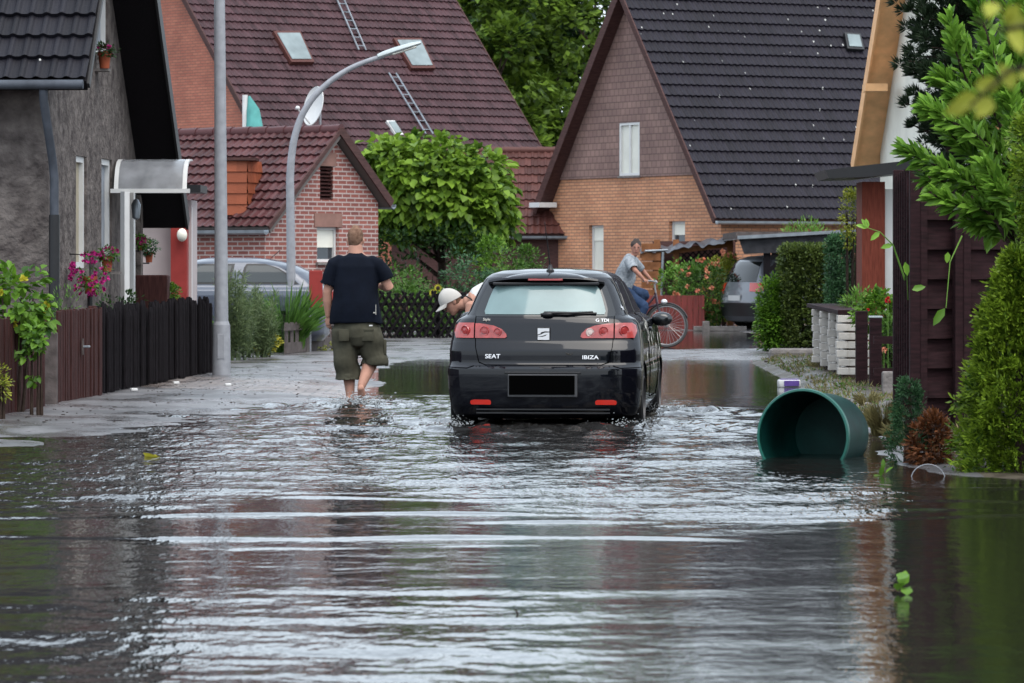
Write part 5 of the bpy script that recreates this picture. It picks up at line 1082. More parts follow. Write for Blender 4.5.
# ---------------------------------------------------------------- vehicles
M['carblack'] = mat('black_car_paint', (.003, .0035, .007), .4, 0, spec=.05, coat=.8)
M['cargrey'] = mat('bluegrey_car_paint', (.075, .09, .125), .4, .05, 3, metal=.35, coat=.8)
M['carsilver'] = mat('silver_car_paint', (.20, .21, .24), .35, .05, 3, metal=.3, coat=.8)
M['darkglass'] = mat('tinted_glass', (.010, .012, .014), .04, 0, spec=.8)
M['rearglass'] = mat('rear_glass', (.19, .28, .285), .08, .15, 2.5, spec=.5, coat=.25)
M['tail'] = mat('tail_lamp_plastic', (.40, .048, .042), .25, .3, 18, spec=.4, coat=1); M['tail_in'] = mat('lamp_ring', (.42, .05, .05), .15, 0, coat=1); M['tailwhite'] = mat('lamp_white', (.80, .66, .62), .15, 0, coat=1)
M['reflred'] = mat('red_reflector', (.80, .035, .02), .15, 0, coat=1); M['chrome'] = mat('chrome', (.85, .85, .87), .4, 0, metal=.5); M['decal'] = mat('pale_vinyl', (.55, .53, .48), .5, .2, 9)
M['plate'] = mat('black_plate', (.002, .002, .002), .9, 0, spec=0); M['plateframe'] = mat('plate_frame', (.06, .06, .065), .4, 0); M['dirt'] = mat('mud_smear', (.06, .055, .05), .6, .3, 12)
M['hubgrey'] = mat('dirty_alloy', (.09, .09, .095), .5, .3, 9, metal=.3)
class Car:
    def __init__(s, levels, p=2.6, pf=2.4): s.L = np.array(levels, float); s.p = p; s.pf = pf
    def at(s, z): return [np.interp(z, s.L[:, 0], s.L[:, k]) for k in range(1, 6)]
    def rear(s, x, z, off=0):
        w, yr, yf, Rr, Rf = s.at(z); q = min(abs(x)/w, .999); return Vector((x, yr+Rr*(1-(1-q**s.p)**(1/s.p))-off, z))
    def side(s, y, z, sg, off=0):
        w, yr, yf, Rr, Rf = s.at(z); x = w
        if y < yr+Rr: q = min(1, (yr+Rr-y)/Rr); x = w*(1-q**s.p)**(1/s.p)
        elif y > yf-Rf: q = min(1, (y-yf+Rf)/Rf); x = w*(1-q**s.pf)**(1/s.pf)
        return Vector((sg*(x+off), y, z))
    def body(s, name, m, parent, nz=90, arches=(), ar=.34):
        z0, z1 = s.L[0, 0], s.L[-1, 0]; zs = np.interp(np.linspace(0, 1, nz), np.linspace(0, 1, len(s.L)), s.L[:, 0]); vs = []; ring = 0
        for z in zs:
            w, yr, yf, Rr, Rf = s.at(z); pts = []
            for i in range(29):
                a = -pi/2+pi*i/28; sn, cs = sin(a), cos(a); pts.append((w*math.copysign(abs(sn)**(2/s.p), sn), yr+Rr*(1-max(cs, 0)**(2/s.p))))
            for i in range(1, 14): pts.append((w, yr+Rr+(yf-Rf-yr-Rr)*i/14))
            for i in range(21):
                a = pi/2-pi*i/20; sn, cs = sin(a), cos(a); pts.append((w*math.copysign(abs(sn)**(2/s.pf), sn), yf-Rf*(1-max(cs, 0)**(2/s.pf))))
            for i in range(1, 14): pts.append((-w, yf-Rf-(yf-Rf-yr-Rr)*i/14))
            ring = len(pts); vs += [(x, y, z) for x, y in pts]
        fs = [(i*ring+j, i*ring+(j+1) % ring, (i+1)*ring+(j+1) % ring, (i+1)*ring+j) for i in range(nz-1) for j in range(ring)]+[tuple(reversed(range(ring))), tuple((nz-1)*ring+j for j in range(ring))]
        b = MB(); b.raw(vs, fs); o = b.build(name, m, parent, world=False, smooth=True)
        if arches:
            cb = MB()
            for y, z in arches:
                for sg in (-1, 1): cb.tube([(sg*.60, y, z), (sg*1.1, y, z)], ar, 40)
            c = cb.build('cutter', m, parent, world=False); md = o.modifiers.new('b', 'BOOLEAN'); md.operation = 'DIFFERENCE'; md.object = c; md.solver = 'EXACT'
            bpy.context.view_layer.update(); dg = bpy.context.evaluated_depsgraph_get(); me = bpy.data.meshes.new_from_object(o.evaluated_get(dg)); o.modifiers.clear(); o.data = me
            me.polygons.foreach_set('use_smooth', [True]*len(me.polygons)); me.set_sharp_from_angle(angle=R(35)); bpy.data.objects.remove(c)
        return o
    def patch(s, rows, kind='rear', sg=1, off=.004, nx=14, nz=10, skirt=.012):
        """rows: (z, a, c) edges; returns MB"""
        rows = sorted(rows); Z = np.linspace(rows[0][0], rows[-1][0], nz); A = np.interp(Z, [q[0] for q in rows], [q[1] for q in rows]); B = np.interp(Z, [q[0] for q in rows], [q[2] for q in rows])
        f = (lambda a, z, o: s.rear(a, z, o)) if kind == 'rear' else (lambda a, z, o: s.side(a, z, sg, o)); g = []
        for k in range(nz):
            for i in range(nx): g.append(f(A[k]+(B[k]-A[k])*i/(nx-1), Z[k], off))
        n = len(g); fs = [(k*nx+i, k*nx+i+1, (k+1)*nx+i+1, (k+1)*nx+i) for k in range(nz-1) for i in range(nx-1)]
        bd = [(0, i) for i in range(nx)]+[(k, nx-1) for k in range(1, nz)]+[(nz-1, i) for i in range(nx-2, -1, -1)]+[(k, 0) for k in range(nz-2, 0, -1)]
        sk = [f(A[k]+(B[k]-A[k])*i/(nx-1), Z[k], off-skirt) for k, i in bd]; m_ = len(bd)
        for q in range(m_): k, i = bd[q]; k2, i2 = bd[(q+1) % m_]; fs.append((k*nx+i, k2*nx+i2, n+(q+1) % m_, n+q))
        b = MB(); b.raw(g+sk, fs); return b
def wheel(t, x, y, z, r, sg, hub='hubgrey', w=.19):
    b = MB(); Mx = Matrix.Rotation(R(90), 3, 'Y'); pr = [(r*.66, -w/2), (r*.93, -w/2), (r*.99, -w*.38), (r, -w*.2), (r, w*.2), (r*.99, w*.38), (r*.93, w/2), (r*.66, w/2), (r*.66, -w/2)]
    b.lathe(pr, (x, y, z), 40, M=Mx); o = b.build('wheel', M['rubber'], t, world=False, smooth=True)
    b = MB(); b.lathe([(0, .02*sg), (r*.2, .03*sg), (r*.62, -.01*sg), (r*.67, w*.42*sg), (r*.64, w*.42*sg), (r*.58, -.05*sg), (0, -.06*sg)], (x+sg*w*.12, y, z), 30, M=Mx)
    for k in range(5): a = 2*pi*k/5; b.box((x+sg*w*.28, y+cos(a)*r*.38, z+sin(a)*r*.38), (.02, r*.55, r*.16), ax=(Vector((1, 0, 0)), Vector((0, cos(a), sin(a))), Vector((0, -sin(a), cos(a)))), bev=.006)
    b.build('rim', M[hub], o, world=False, smooth=True)
def text(s_, size, loc, m, parent, name='lettering', sx=1, rot=(90, 0, 0), ext=.002):
    cu = bpy.data.curves.new(name, 'FONT'); cu.body = s_; cu.size = size; cu.extrude = ext; cu.align_x = 'CENTER'; cu.align_y = 'CENTER'; cu.materials.append(m); cu.offset = size*.012
    tmp = bpy.data.objects.new('t', cu); C.objects.link(tmp); bpy.context.view_layer.update(); me = bpy.data.meshes.new_from_object(tmp.evaluated_get(bpy.context.evaluated_depsgraph_get())); bpy.data.objects.remove(tmp)
    o = bpy.data.objects.new(name, me); C.objects.link(o); o.parent = parent; o.location = loc; o.rotation_euler = [R(a) for a in rot]; o.scale = (sx, 1, 1)
    if not me.materials: me.materials.append(m)
    return o
#        z    w    yr   yf   Rr  Rf
LV = [(.05, .745, .14, 3.72, .22, .6), (.08, .79, .08, 3.80, .24, .6), (.16, .822, .035, 3.88, .26, .6), (.28, .838, .012, 3.92, .27, .6), (.42, .845, .0, 3.94, .27, .62), (.478, .845, .002, 3.94, .27, .62), (.51, .838, .045, 3.93, .27, .62), (.53, .836, .06, 3.92, .28, .62),
      (.60, .836, .060, 3.90, .28, .62), (.635, .836, .062, 3.88, .28, .65), (.70, .830, .092, 3.84, .29, .7), (.72, .828, .103, 3.82, .30, .7), (.80, .818, .118, 3.74, .32, .8), (.87, .798, .135, 3.50, .34, .9), (.905, .765, .150, 3.2, .34, .9), (.935, .708, .168, 2.90, .33, .6), (.97, .682, .192, 2.80, .32, .5),
      (1.10, .632, .285, 2.55, .30, .45), (1.20, .585, .357, 2.32, .28, .42), (1.26, .548, .405, 2.18, .28, .4), (1.295, .505, .47, 2.05, .30, .4), (1.32, .43, .60, 1.90, .32, .4), (1.335, .30, .80, 1.75, .3, .35), (1.342, .12, 1.05, 1.5, .15, .15)]
car = Car(LV); t = thing('hatchback_car', (CARX, CARY, 0), 'black hatchback driving through the flood water with its rear to the camera', 'car', rz=CARR)
car.body('body', M['carblack'], t, 120, arches=((.62, .20), (3.08, .20)))
b = MB()   # dark wheel wells and underside
b.box((0, 1.95, .22), (1.28, 3.2, .30)); b.build('underbody', M['black'], t, world=False)
for y in (.62, 3.08):
    for sg in (-1, 1): wheel(t, sg*.735, y, .20, .30, sg)
g = car.patch([(.925, -.600, .600), (.945, -.612, .612), (1.08, -.565, .565), (1.20, -.512, .512), (1.215, -.49, .49)], off=.004, nx=24).build('rear_window', M['darkglass'], t, world=False, smooth=True)
car.patch([(.945, -.515, .515), (.955, -.53, .53), (1.08, -.492, .492), (1.185, -.452, .452), (1.193, -.435, .435)], off=.010, nx=24, skirt=.008).build('pane', M['rearglass'], g, world=False, smooth=True)
# roof spoiler overhanging the rear window
b = MB(); n = 25; vs = []
for (yy, z, k) in ((.30, 1.272, 0), (.285, 1.255, 0), (.315, 1.235, 0), (.41, 1.225, 0), (.50, 1.262, 0), (.60, 1.312, 0), (.40, 1.302, 0)):
    for i in range(n):
        x = -.505+1.01*i/(n-1); q = abs(x)/.505; dy = .10*q**2.4; dz = -.035*q**3; ww = 1
        vs.append((x*(.995 if z > 1.28 else 1.0)*(.93 if z > 1.3 else 1), yy+dy, z+dz-(.03*q*q if z > 1.28 else 0)))
m_ = 7; fs = [(k*n+i, k*n+i+1, ((k+1) % m_)*n+i+1, ((k+1) % m_)*n+i) for k in range(m_) for i in range(n-1)]+[tuple(k*n for k in range(m_)), tuple(k*n+n-1 for k in reversed(range(m_)))]
b.raw(vs, fs); sp = b.build('roof_spoiler', M['carblack'], t, world=False, smooth=True)
b = MB(); b.box((0, .302, 1.243), (.30, .03, .018), bev=.004); b.build('brake_light', M['tail_in'], sp, world=False)
b = MB(); b.box((0, .37, 1.208), (.92, .10, .026), bev=.008); b.build('spoiler_underside', M['black'], sp, world=False)
# tail lamps
for sg in (-1, 1):
    rows = lambda a, c, z0, z1, up: None
    inn = [(.742, .335, .598), (.75, .318, .598), (.78, .325, .598), (.82, .365, .598), (.85, .44, .598), (.868, .56, .598)]
    out = [(.742, .610, .775), (.80, .610, .795), (.85, .610, .785), (.872, .610, .752)]
    f = lambda q: [(z, sg*a, sg*c) if sg > 0 else (z, -c, -a) for z, a, c in q]
    tl = car.patch(f(inn), off=.014, nx=16, nz=14, skirt=.03).build('tail_light', M['tail'], t, world=False, smooth=True); car.patch(f(out), off=.014, nx=14, nz=12, skirt=.03).build('tail_light', M['tail'], t, world=False, smooth=True)
    for x, z, r_, mm in ((.40, .79, .034, 'tailwhite' if sg > 0 else 'tail_in'), (.515, .80, .040, 'tail_in'), (.69, .80, .046, 'tail_in')):
        p = car.rear(sg*x, z, .017); nrm = Matrix.Rotation(R(90), 3, 'X'); b = MB(); zr_ = Matrix.Rotation(sg*R(18 if x < .6 else 38), 3, 'Z')
        b.lathe([(0, .008), (r_*.55, .007), (r_*.6, .001), (r_*.9, .001), (r_, .006), (r_*1.08, -.004)], p, 20, M=zr_ @ nrm); b.build('lamp_ring', M[mm], tl, world=False, smooth=True)
    rf_ = [(.170, .455, .625), (.185, .448, .632), (.205, .452, .628), (.212, .47, .60)]
    car.patch(f(rf_), off=.008, skirt=.02).build('reflector', M['reflred'], t, world=False, smooth=True)
def line(t, kind, pts_, w=.006, m='plate', sg=1, nm='panel_gap', off=.0035):
    b = MB()
    for (a0, z0), (a1, z1) in zip(pts_[:-1], pts_[1:]):
        k = 10; P = [((car.rear if kind == 'rear' else (lambda a, z, o: car.side(a, z, sg, o)))(a0+(a1-a0)*i/k, z0+(z1-z0)*i/k, off)) for i in range(k+1)]
        b.tube(P, w/2, 5)
    return b.build(nm, M[m], t, world=False)
line(t, 'rear', [(-.600, .93), (-.603, .80), (-.590, .66), (-.56, .535), (-.50, .512), (.50, .512), (.56, .535), (.590, .66), (.603, .80), (.600, .93)])
line(t, 'rear', [(-.835, .49), (-.66, .485), (-.60, .505)], .006); line(t, 'rear', [(.835, .49), (.66, .485), (.60, .505)], .006)
# number plate recess, blanked plate
b = MB(); P = [car.rear(x, z, .005) for x, z in ((-.31, .235), (.31, .235), (.31, .43), (-.31, .43))]
y0 = car.rear(0, .33).y; b.box((0, y0-.004, .335), (.60, .022, .195), bev=.006); pl = b.build('number_plate', M['plateframe'], t, world=False)
b = MB(); b.box((-.006, y0-.018, .340), (.565, .008, .165)); b.build('plate_panel', M['plate'], pl, world=False)
b = MB(); b.box((0, y0+.005, .445), (.66, .03, .02), bev=.006); b.build('plate_light_bar', M['black'], t, world=False)
b = MB(); y1 = car.rear(0, .13).y
for z in (.10, .13): b.box((0, y1-.004, z), (1.15, .02, .012))
b.build('bumper_grille', M['black'], t, world=False)
# round-cornered badge with the slanted double-blade S
ly = car.rear(0, .776).y-.006; bg_ = MB(); bg_.box((0, ly, .776), (.118, .012, .118), bev=.005); bd = bg_.build('badge', M['black'], t, world=False)
b = MB(); mpp = lambda a, z, q: Vector((a, ly-.008-q, .776+z))
for s_ in (1, -1):
    b.prism([(-.050*s_, .050*s_), (.050*s_, .050*s_), (.050*s_, .022*s_), (.012*s_, .024*s_), (-.018*s_, .016*s_), (-.028*s_, .004*s_), (-.050*s_, -.004*s_)], mpp, .006)
b.prism([(-.050, -.012), (-.020, -.003), (.010, .012), (.050, .014), (.050, .004), (.020, -.005), (-.008, -.015), (-.050, -.020)], mpp, .005)
b.build('emblem', M['chrome'], bd, world=False)
text('SEAT', .052, (-.437, car.rear(-.437, .585).y-.007, .583), M['chrome'], t, sx=1.15, rot=(78, 0, -4)); text('IBIZA', .046, (.405, car.rear(.405, .578).y-.007, .576), M['chrome'], t, sx=1.3, rot=(78, 0, 4))
text('G TDI', .038, (.50, car.rear(.50, .895).y-.008, .893), M['chrome'], t, sx=1.15, rot=(70, 0, 8)); text('Style', .034, (-.50, car.rear(-.5, .90).y-.008, .900), M['decal'], t, rot=(70, 0, -8))
# wiper
b = MB(); P = [car.rear(x, z, .03) for x, z in ((.0, .955), (.12, .958), (.25, .957), (.42, .966))]; b.tube(P, [.016, .012, .010, .007], 8); b.tube([car.rear(x, z, .022) for x, z in ((-.03, .948), (.20, .945), (.45, .955))], .009, 6); b.ball(car.rear(.03, .945, .02), (.05, .03, .024)); b.build('rear_wiper', M['black'], t, world=False, smooth=True)
# antenna
b = MB(); b.lathe([(0, .05), (.012, .05), (.022, .012), (.034, 0), (.034, -.02)], (.02, .56, 1.325), 14); b.tube([(.02, .56, 1.35), (.0, .50, 1.56), (-.02, .46, 1.74)], [.007, .005, .0035], 6); b.build('antenna', M['black'], t, world=False, smooth=True)
# sides
for sg in (-1, 1):
    f = car.patch([(.955, .62, 2.62), (1.05, .66, 2.42), (1.15, .74, 2.26), (1.225, .86, 2.12)], 'side', sg, off=.005, nx=24).build('side_window', M['darkglass'], t, world=False, smooth=True)
    b = car.patch([(.957, 1.36, 1.45), (1.10, 1.38, 1.46), (1.222, 1.40, 1.48)], 'side', sg, off=.010, nx=4); b.build('pillar_trim', M['black'], f, world=False)
    line(t, 'side', [(1.38, .95), (1.36, .75), (1.36, .30), (1.5, .2), (2.45, .2), (2.62, .4), (2.66, .93)], sg=sg)
    b = MB(); P = car.side(1.55, .80, sg, .02); b.box(P, (.03, .18, .035), bev=.01); b.build('door_handle', M['carblack'], t, world=False, smooth=True)
    mz = .875; b = MB(); b.ball((sg*.885, 2.52, mz), (.098, .075, .066), 18); b.box((sg*.80, 2.54, mz-.01), (.14, .05, .035), bev=.01); mr = b.build('side_mirror', M['carblack'], t, world=False, smooth=True)
    b = MB(); b.ball((sg*.888, 2.468, mz), (.080, .030, .052), 16); b.build('mirror_glass', M['darkglass'], mr, world=False, smooth=True)
b = MB(); car.patch([(.30, .32, .36), (.5, .28, .33), (.7, .26, .30)], 'side', 1)   # pale vinyl swirls along the right side
rr = random.Random(12); dc = MB()
for k in range(26):
    y0_ = rr.uniform(1.05, 3.2); z0_ = .36+.50*rr.random(); a = rr.uniform(.3, 1.4); l_ = rr.uniform(.10, .34); P = []; Wd = []
    for i in range(10):
        a += rr.uniform(.12, .38); y0_ += cos(a)*l_/9; z0_ += sin(a)*l_/9*.7; z0_ = min(max(z0_, .24), .88); P.append((y0_, z0_)); Wd.append(.026*sin(pi*(i+.6)/10.5))
    for i in range(9):
        dy, dz = P[i+1][0]-P[i][0], P[i+1][1]-P[i][1]; ll = math.hypot(dy, dz)+1e-6; ny, nz_ = -dz/ll, dy/ll
        q = [car.side(P[i][0]+ny*Wd[i], P[i][1]+nz_*Wd[i], 1, .005), car.side(P[i][0]-ny*Wd[i], P[i][1]-nz_*Wd[i], 1, .005), car.side(P[i+1][0]-ny*Wd[i+1], P[i+1][1]-nz_*Wd[i+1], 1, .005), car.side(P[i+1][0]+ny*Wd[i+1], P[i+1][1]+nz_*Wd[i+1], 1, .005)]
        if .28 < P[i][1] and not (2.76 < P[i][0] < 3.40 and P[i][1] < .52): dc.quad(*q)
dc.build('side_print', M['decal'], t, world=False)
b = MB(); c_ = car.rear(.655, 1.0, .004); c_ = car.side(.42, 1.0, 1, .006)
for i in range(5):
    a = 2*pi*i/5+.3; dy, dz = cos(a)*.028, sin(a)*.03; b.raw([car.side(.42, 1.0, 1, .006), car.side(.42+cos(a-.5)*.012, 1+sin(a-.5)*.012, 1, .006), car.side(.42+dy, 1+dz, 1, .006), car.side(.42+cos(a+.5)*.012, 1+sin(a+.5)*.012, 1, .006)], [(0, 1, 2, 3)])
b.build('star_sticker', M['chrome'], t, world=False)
b = MB(); 
for i in range(40):
    x, z = rr.uniform(-.15, .2), rr.uniform(.60, .70); 
for x, z, s_ in ((.215, .605, .012), (.235, .60, .009), (.20, .612, .007), (.25, .61, .007)): b.ball(car.rear(x, z, .003), (s_, .003, s_*.7), 8)
b.build('mud_spot', M['dirt'], t, world=False)

# grey hatchback parked behind the low fence
def generic_car(name, label, loc, rz, LV2, paint, wins, wheels, r, clip=1.0, sgs=(-1, 1), group=None):
    c = Car(LV2); t = thing(name, loc, label, 'car', rz=rz); c.body('body', M[paint], t, 70, arches=[(y, r) for y in wheels], ar=r+.05)
    b = MB(); b.box((0, (wheels[0]+wheels[1])/2, .33), (1.2, wheels[1]-wheels[0]+.9, .35)); b.build('underbody', M['black'], t, world=False)
    for y in wheels:
        for sg in (-1, 1): wheel(t, sg*.76, y, r, r, sg)
    for sg in (-1, 1):
        for rows in wins:
            f = c.patch([(z, a, e) for z, a, e in rows], 'side', sg, off=.006, nx=18).build('side_window', M['black'], t, world=False, smooth=True)
            z0, z1 = rows[0][0]+.03, rows[-1][0]-.03; zq = [q[0] for q in rows]; rw = [(z, np.interp(z, zq, [q[1] for q in rows])+.04, np.interp(z, zq, [q[2] for q in rows])-.04) for z in np.linspace(z0, z1, 6)]
            c.patch(rw, 'side', sg, off=.010, nx=18).build('pane', M['lightpane'], f, world=False, smooth=True)
    return c, t
M['lightpane'] = mat('reflective_pane', (.07, .08, .085), .08, 0, spec=.3)
LG = [(.20, .76, .12, 3.95, .3, .6), (.30, .82, .03, 4.06, .3, .6), (.55, .85, .0, 4.1, .3, .6), (.75, .85, .02, 4.08, .3, .7), (.90, .84, .03, 3.9, .3, .8), (.98, .82, .05, 3.3, .32, .9), (1.04, .76, .08, 3.0, .34, .6), (1.15, .72, .18, 2.8, .36, .5), (1.26, .68, .30, 2.6, .4, .5), (1.36, .63, .50, 2.4, .45, .5), (1.42, .58, .70, 2.25, .5, .5), (1.465, .45, .95, 2.05, .4, .4), (1.49, .22, 1.25, 1.85, .2, .2)]
cg, t = generic_car('parked_hatchback', 'blue-grey hatchback parked side on behind the low weathered fence', (gx(331, 62), 62.2, .0), R(90), LG, 'cargrey', [[(1.075, .47, 1.36), (1.12, .52, 1.36), (1.22, .62, 1.34), (1.33, .80, 1.32), (1.39, 1.0, 1.28)], [(1.075, 1.52, 2.72), (1.2, 1.50, 2.55), (1.39, 1.46, 2.25)]], (.75, 3.3), .31)
b = MB()
for sg in (-1, 1): b.box((sg*.6, .02, .88), (.3, .08, .2), bev=.03)
b.build('tail_light', M['tail'], t, world=False)
b = MB(); b.tube([(0, .95, 1.47), (0, .80, 1.60)], .006, 6); b.build('antenna', M['black'], t, world=False)
# people carrier under the carport
LM = [(.18, .78, .12, 3.95, .3, .6), (.28, .84, .03, 4.06, .25, .6), (.55, .86, .0, 4.1, .22, .6), (.80, .86, .04, 4.05, .22, .7), (.92, .84, .07, 3.8, .22, .8), (1.0, .80, .09, 3.4, .24, .8), (1.15, .76, .14, 3.1, .25, .6), (1.35, .70, .24, 2.75, .26, .5), (1.46, .66, .34, 2.5, .28, .5), (1.53, .55, .5, 2.3, .3, .4), (1.56, .3, .8, 2.0, .2, .2)]
cm, t = generic_car('people_carrier', 'silver people carrier with red tail lamp under the carport', (gx(734, 83.6), 83.6, .02), -R(64), LM, 'carsilver', [[(1.02, .45, 1.5), (1.2, .5, 1.5), (1.42, .62, 1.48)], [(1.02, 1.6, 3.1), (1.2, 1.6, 2.9), (1.42, 1.6, 2.55)]], (.72, 3.3), .31)
cm.patch([(1.0, -.66, .66), (1.2, -.62, .62), (1.42, -.54, .54)], off=.008, nx=16).build('rear_window', M['darkglass'], t, world=False, smooth=True)
for sg in (-1, 1):
    cm.patch([(.80, min(sg*.55, sg*.84), max(sg*.55, sg*.84)), (.98, min(sg*.5, sg*.80), max(sg*.5, sg*.80))], off=.014, nx=10).build('tail_light', M['reflred'], t, world=False, smooth=True)
    b = cm.patch([(.82, .12, .62), (.95, .18, .40)], 'side', sg, off=.012, nx=10); b.build('tail_light', M['reflred'], t, world=False, smooth=True)
cm.patch([(.28, -.8, .8), (.56, -.83, .83)], off=.008, nx=14).build('bumper', M['black'], t, world=False, smooth=True)
b = MB(); p = cm.rear(0, .66, .012); b.box(p, (.50, .012, .11)); b.build('number_plate', M['white'], t, world=False)

# ---------------------------------------------------------------- barrel and drifting things
M['green'] = mat('dark_green_plastic', (.004, .044, .038), .48, .55, 3.5, .001, 30, spec=.5); M['green'].node_tree.nodes['Principled BSDF'].inputs['Specular IOR Level'].default_value = .2; M['rimgreen'] = mat('green_rim_plastic', (.015, .13, .10), .35, .15, 6)
bc = Vector((gx(803, 28.3), 28.3, 0)); Rb = .335; bc.z = zz(389, 28.3)-Rb
yaw = R(20); axd = Vector((sin(yaw), cos(yaw), -.02)).normalized(); Q_ = Vector((0, 0, 1)).rotation_difference(axd).to_matrix()
t = thing('rain_barrel', (bc.x, bc.y+.3, -.15), 'dark green plastic rain barrel lying on its side in the flood water', 'barrel')
b = MB(); Lb = .76; b.lathe([(Rb*.965, .01), (Rb*.965, .035), (Rb*.95, .10), (Rb*.93, .3), (Rb*.925, .32), (Rb*.92, .34), (Rb*.89, .6), (Rb*.85, Lb-.03), (Rb*.82, Lb), (0, Lb), (0, Lb-.012), (Rb*.80, Lb-.015), (Rb*.84, Lb-.05), (Rb*.92, .30), (Rb*.945, .01)], bc, 72, M=Q_); b.build('shell', M['green'], t, smooth=True)
b = MB(); b.lathe([(Rb*.945, -.006), (Rb*.96, -.014), (Rb, -.012), (Rb*1.012, .0), (Rb*1.012, .022), (Rb*.985, .028), (Rb*.962, .028), (Rb*.945, .0)], bc, 72, M=Q_); b.build('rim', M['rimgreen'], t, smooth=True)
# drifting packets and leaves
M['violet'] = mat('violet_print', (.13, .07, .32), .4, .2, 9)
d = gd(387, .0); p = Vector((gx(789, d), d, .03)); t = thing('drifting_packet', p, 'white and violet packet drifting in the water above the green barrel', 'packet')
b = MB(); b.box(p+Vector((0, 0, .01)), (.25, .14, .085), rz=.1, bev=.015); b.build('wrapper', M['white'], t, smooth=True)
b = MB(); b.box(p+Vector((.025, -.074, .012)), (.17, .012, .062), rz=.1, bev=.003); b.build('print_panel', M['violet'], t); b = MB(); b.box(p+Vector((0, 0, .056)), (.21, .10, .012), rz=.1, bev=.003); b.build('lid', M['violet'], t)
def flat_leaf(name, px, py, ln, w, key, label, cat, z=.012, n=1, T=(1, .2, .1)):
    d = gd(py, z); p = np.array([[gx(px, d), d, z]]); r = np.random.default_rng(px); T = np.array([T], float)+r.normal(size=(n, 3))*(.0 if n == 1 else .7); P = np.repeat(p, n, 0)+r.normal(size=(n, 3))*(0 if n == 1 else .02)
    o = leafmesh(name, M[key], None, P, T, np.array([(0, -.5, 1)]*n, float), ln, w, True, .1); tag(o, label, cat, None, 'thing')
flat_leaf('drifting_leaves', 903, 590, .085, .05, 'box', 'bright green leaf sprig floating on the dark water below thuja', 'leaf sprig', .02, 5, (0, .1, .9))
flat_leaf('yellow_leaf', 146, 455, .20, .16, 'yellowleaf', 'yellow leaf litter floating near the left bank', 'leaf litter', .012, 3, (1, 0, .02))
flat_leaf('sprout', 830, 470, .09, .03, 'box', 'tiny green sprout in the water beside the barrel', 'sprout', .01, 0 or 1, (0, 0, 1)) if False else None
flat_leaf('water_sprout', 882, 474, .07, .03, 'box', 'small green sprout in the water between barrel and cypress', 'sprout', .01, 5, (0, 0, 1))
b = MB(); d = gd(615); p = Vector((gx(517, d), d, 0)); b.tube([p+Vector((.012, 0, -.02)), p+Vector((0, 0, .01)), p+Vector((-.008, 0, .022))], [.004, .004, .002], 6); o = b.build('twig', M['bark']); tag(o, 'tiny dark twig tip poking out of the water in the middle', 'twig', None, 'thing')
for px, py, lab in ((134, 392, 'white scrap of paper at the foot of the picket fence'), (176, 385, 'smaller pale scrap by the picket fence end'), (228, 387, 'tiny white litter on the paving beside the lamp column')):
    d = gd(py, .04); b = MB(); b.box((gx(px, d), d, .065), (.07, .05, .03), rz=.4, bev=.008); o = b.build('litter_scrap', M['white']); tag(o, lab, 'litter', None, 'thing')
b = MB(); rr = random.Random(15)
for i in range(230):
    y = rr.uniform(34, 55); x = -4.3+.056*(y-36)+abs(rr.gauss(0, .9)); s = rr.uniform(.006, .02)
    if y > 46 and rr.random() < .5: continue
    zg = float(ground_z(np.array([[x]]), np.array([[y]]))[0, 0])
    if zg > .004: b.box((x, y, zg+.004), (s*rr.uniform(.6, 2), s, .006), rz=rr.uniform(0, 3))
o = b.build('washed_up_debris', M['bark'], fix=False); tag(o, 'dark leaf bits and twigs washed up on the left pavement', 'debris', None, 'stuff')
# water thrown up at the feet and wheels
M['drop'] = mat('splash_water', (.42, .45, .47), .1, 0, spec=.7); b = MB(); rr = random.Random(5)
for cx, cy, n, sx_, h in ((-1.50, 39.2, 420, .26, .10), (-1.45, 39.1, 140, .6, .05), (1.38, 37.0, 420, .28, .11), (1.05, 34.0, 240, .20, .06), (-.52, 34.2, 200, .20, .06), (-.95, 35.6, 50, .35, .04), (-1.0, 40.2, 40, .6, .03)):
    for i in range(n):
        x, y = cx+rr.gauss(0, sx_*.55), cy+rr.gauss(0, sx_*.5); z = abs(rr.gauss(0, h*.5)); s = rr.uniform(.0014, .0042)*(1.7 if cx < -1.2 else 1); b.ball((x, y, z), (s*rr.uniform(1, 2.2), s, s), 6)
o = b.build('water_droplets', M['drop'], smooth='all', fix=False); tag(o, 'small splashes round the wading feet and car wheels', 'splash', None, 'stuff')
# ---------------------------------------------------------------- people
M['skin'] = mat('skin', (.50, .27, .20), .55, .12, 9); M['skin2'] = mat('tanned_skin', (.42, .21, .155), .55, .12, 9)
M['navy'] = mat('navy_cotton', (.004, .0065, .014), .9, .25, 6, .003, 25); M['olive'] = mat('olive_cotton', (.075, .072, .052), .9, .28, 7, .004, 22); M['hairbrown'] = mat('short_brown_hair', (.14, .078, .052), .8, .3, 30, .006, 160, col2=(.27, .16, .11))
M['navy'].node_tree.nodes['Principled BSDF'].inputs['Specular IOR Level'].default_value = .15; M['tank'] = mat('white_cotton', (.62, .62, .61), .85, .05, 5); M['cap'] = mat('cap_cotton', (.50, .48, .45), .85, .08, 9); M['checks'] = mat('grey_check_cotton', (.20, .23, .26), .85, 0, col2=(.40, .43, .46), scale=28); M['jeans'] = mat('blue_denim', (.035, .06, .12), .85, .25, 12)
M['darkline'] = mat('dark_binding', (.03, .03, .035), .8, 0); M['hairgrey'] = mat('dark_grey_hair', (.075, .06, .055), .8, .3, 60); M['eye'] = mat('eye', (.04, .03, .03), .3, 0); M['lip'] = mat('lip', (.36, .13, .11), .5, 0)
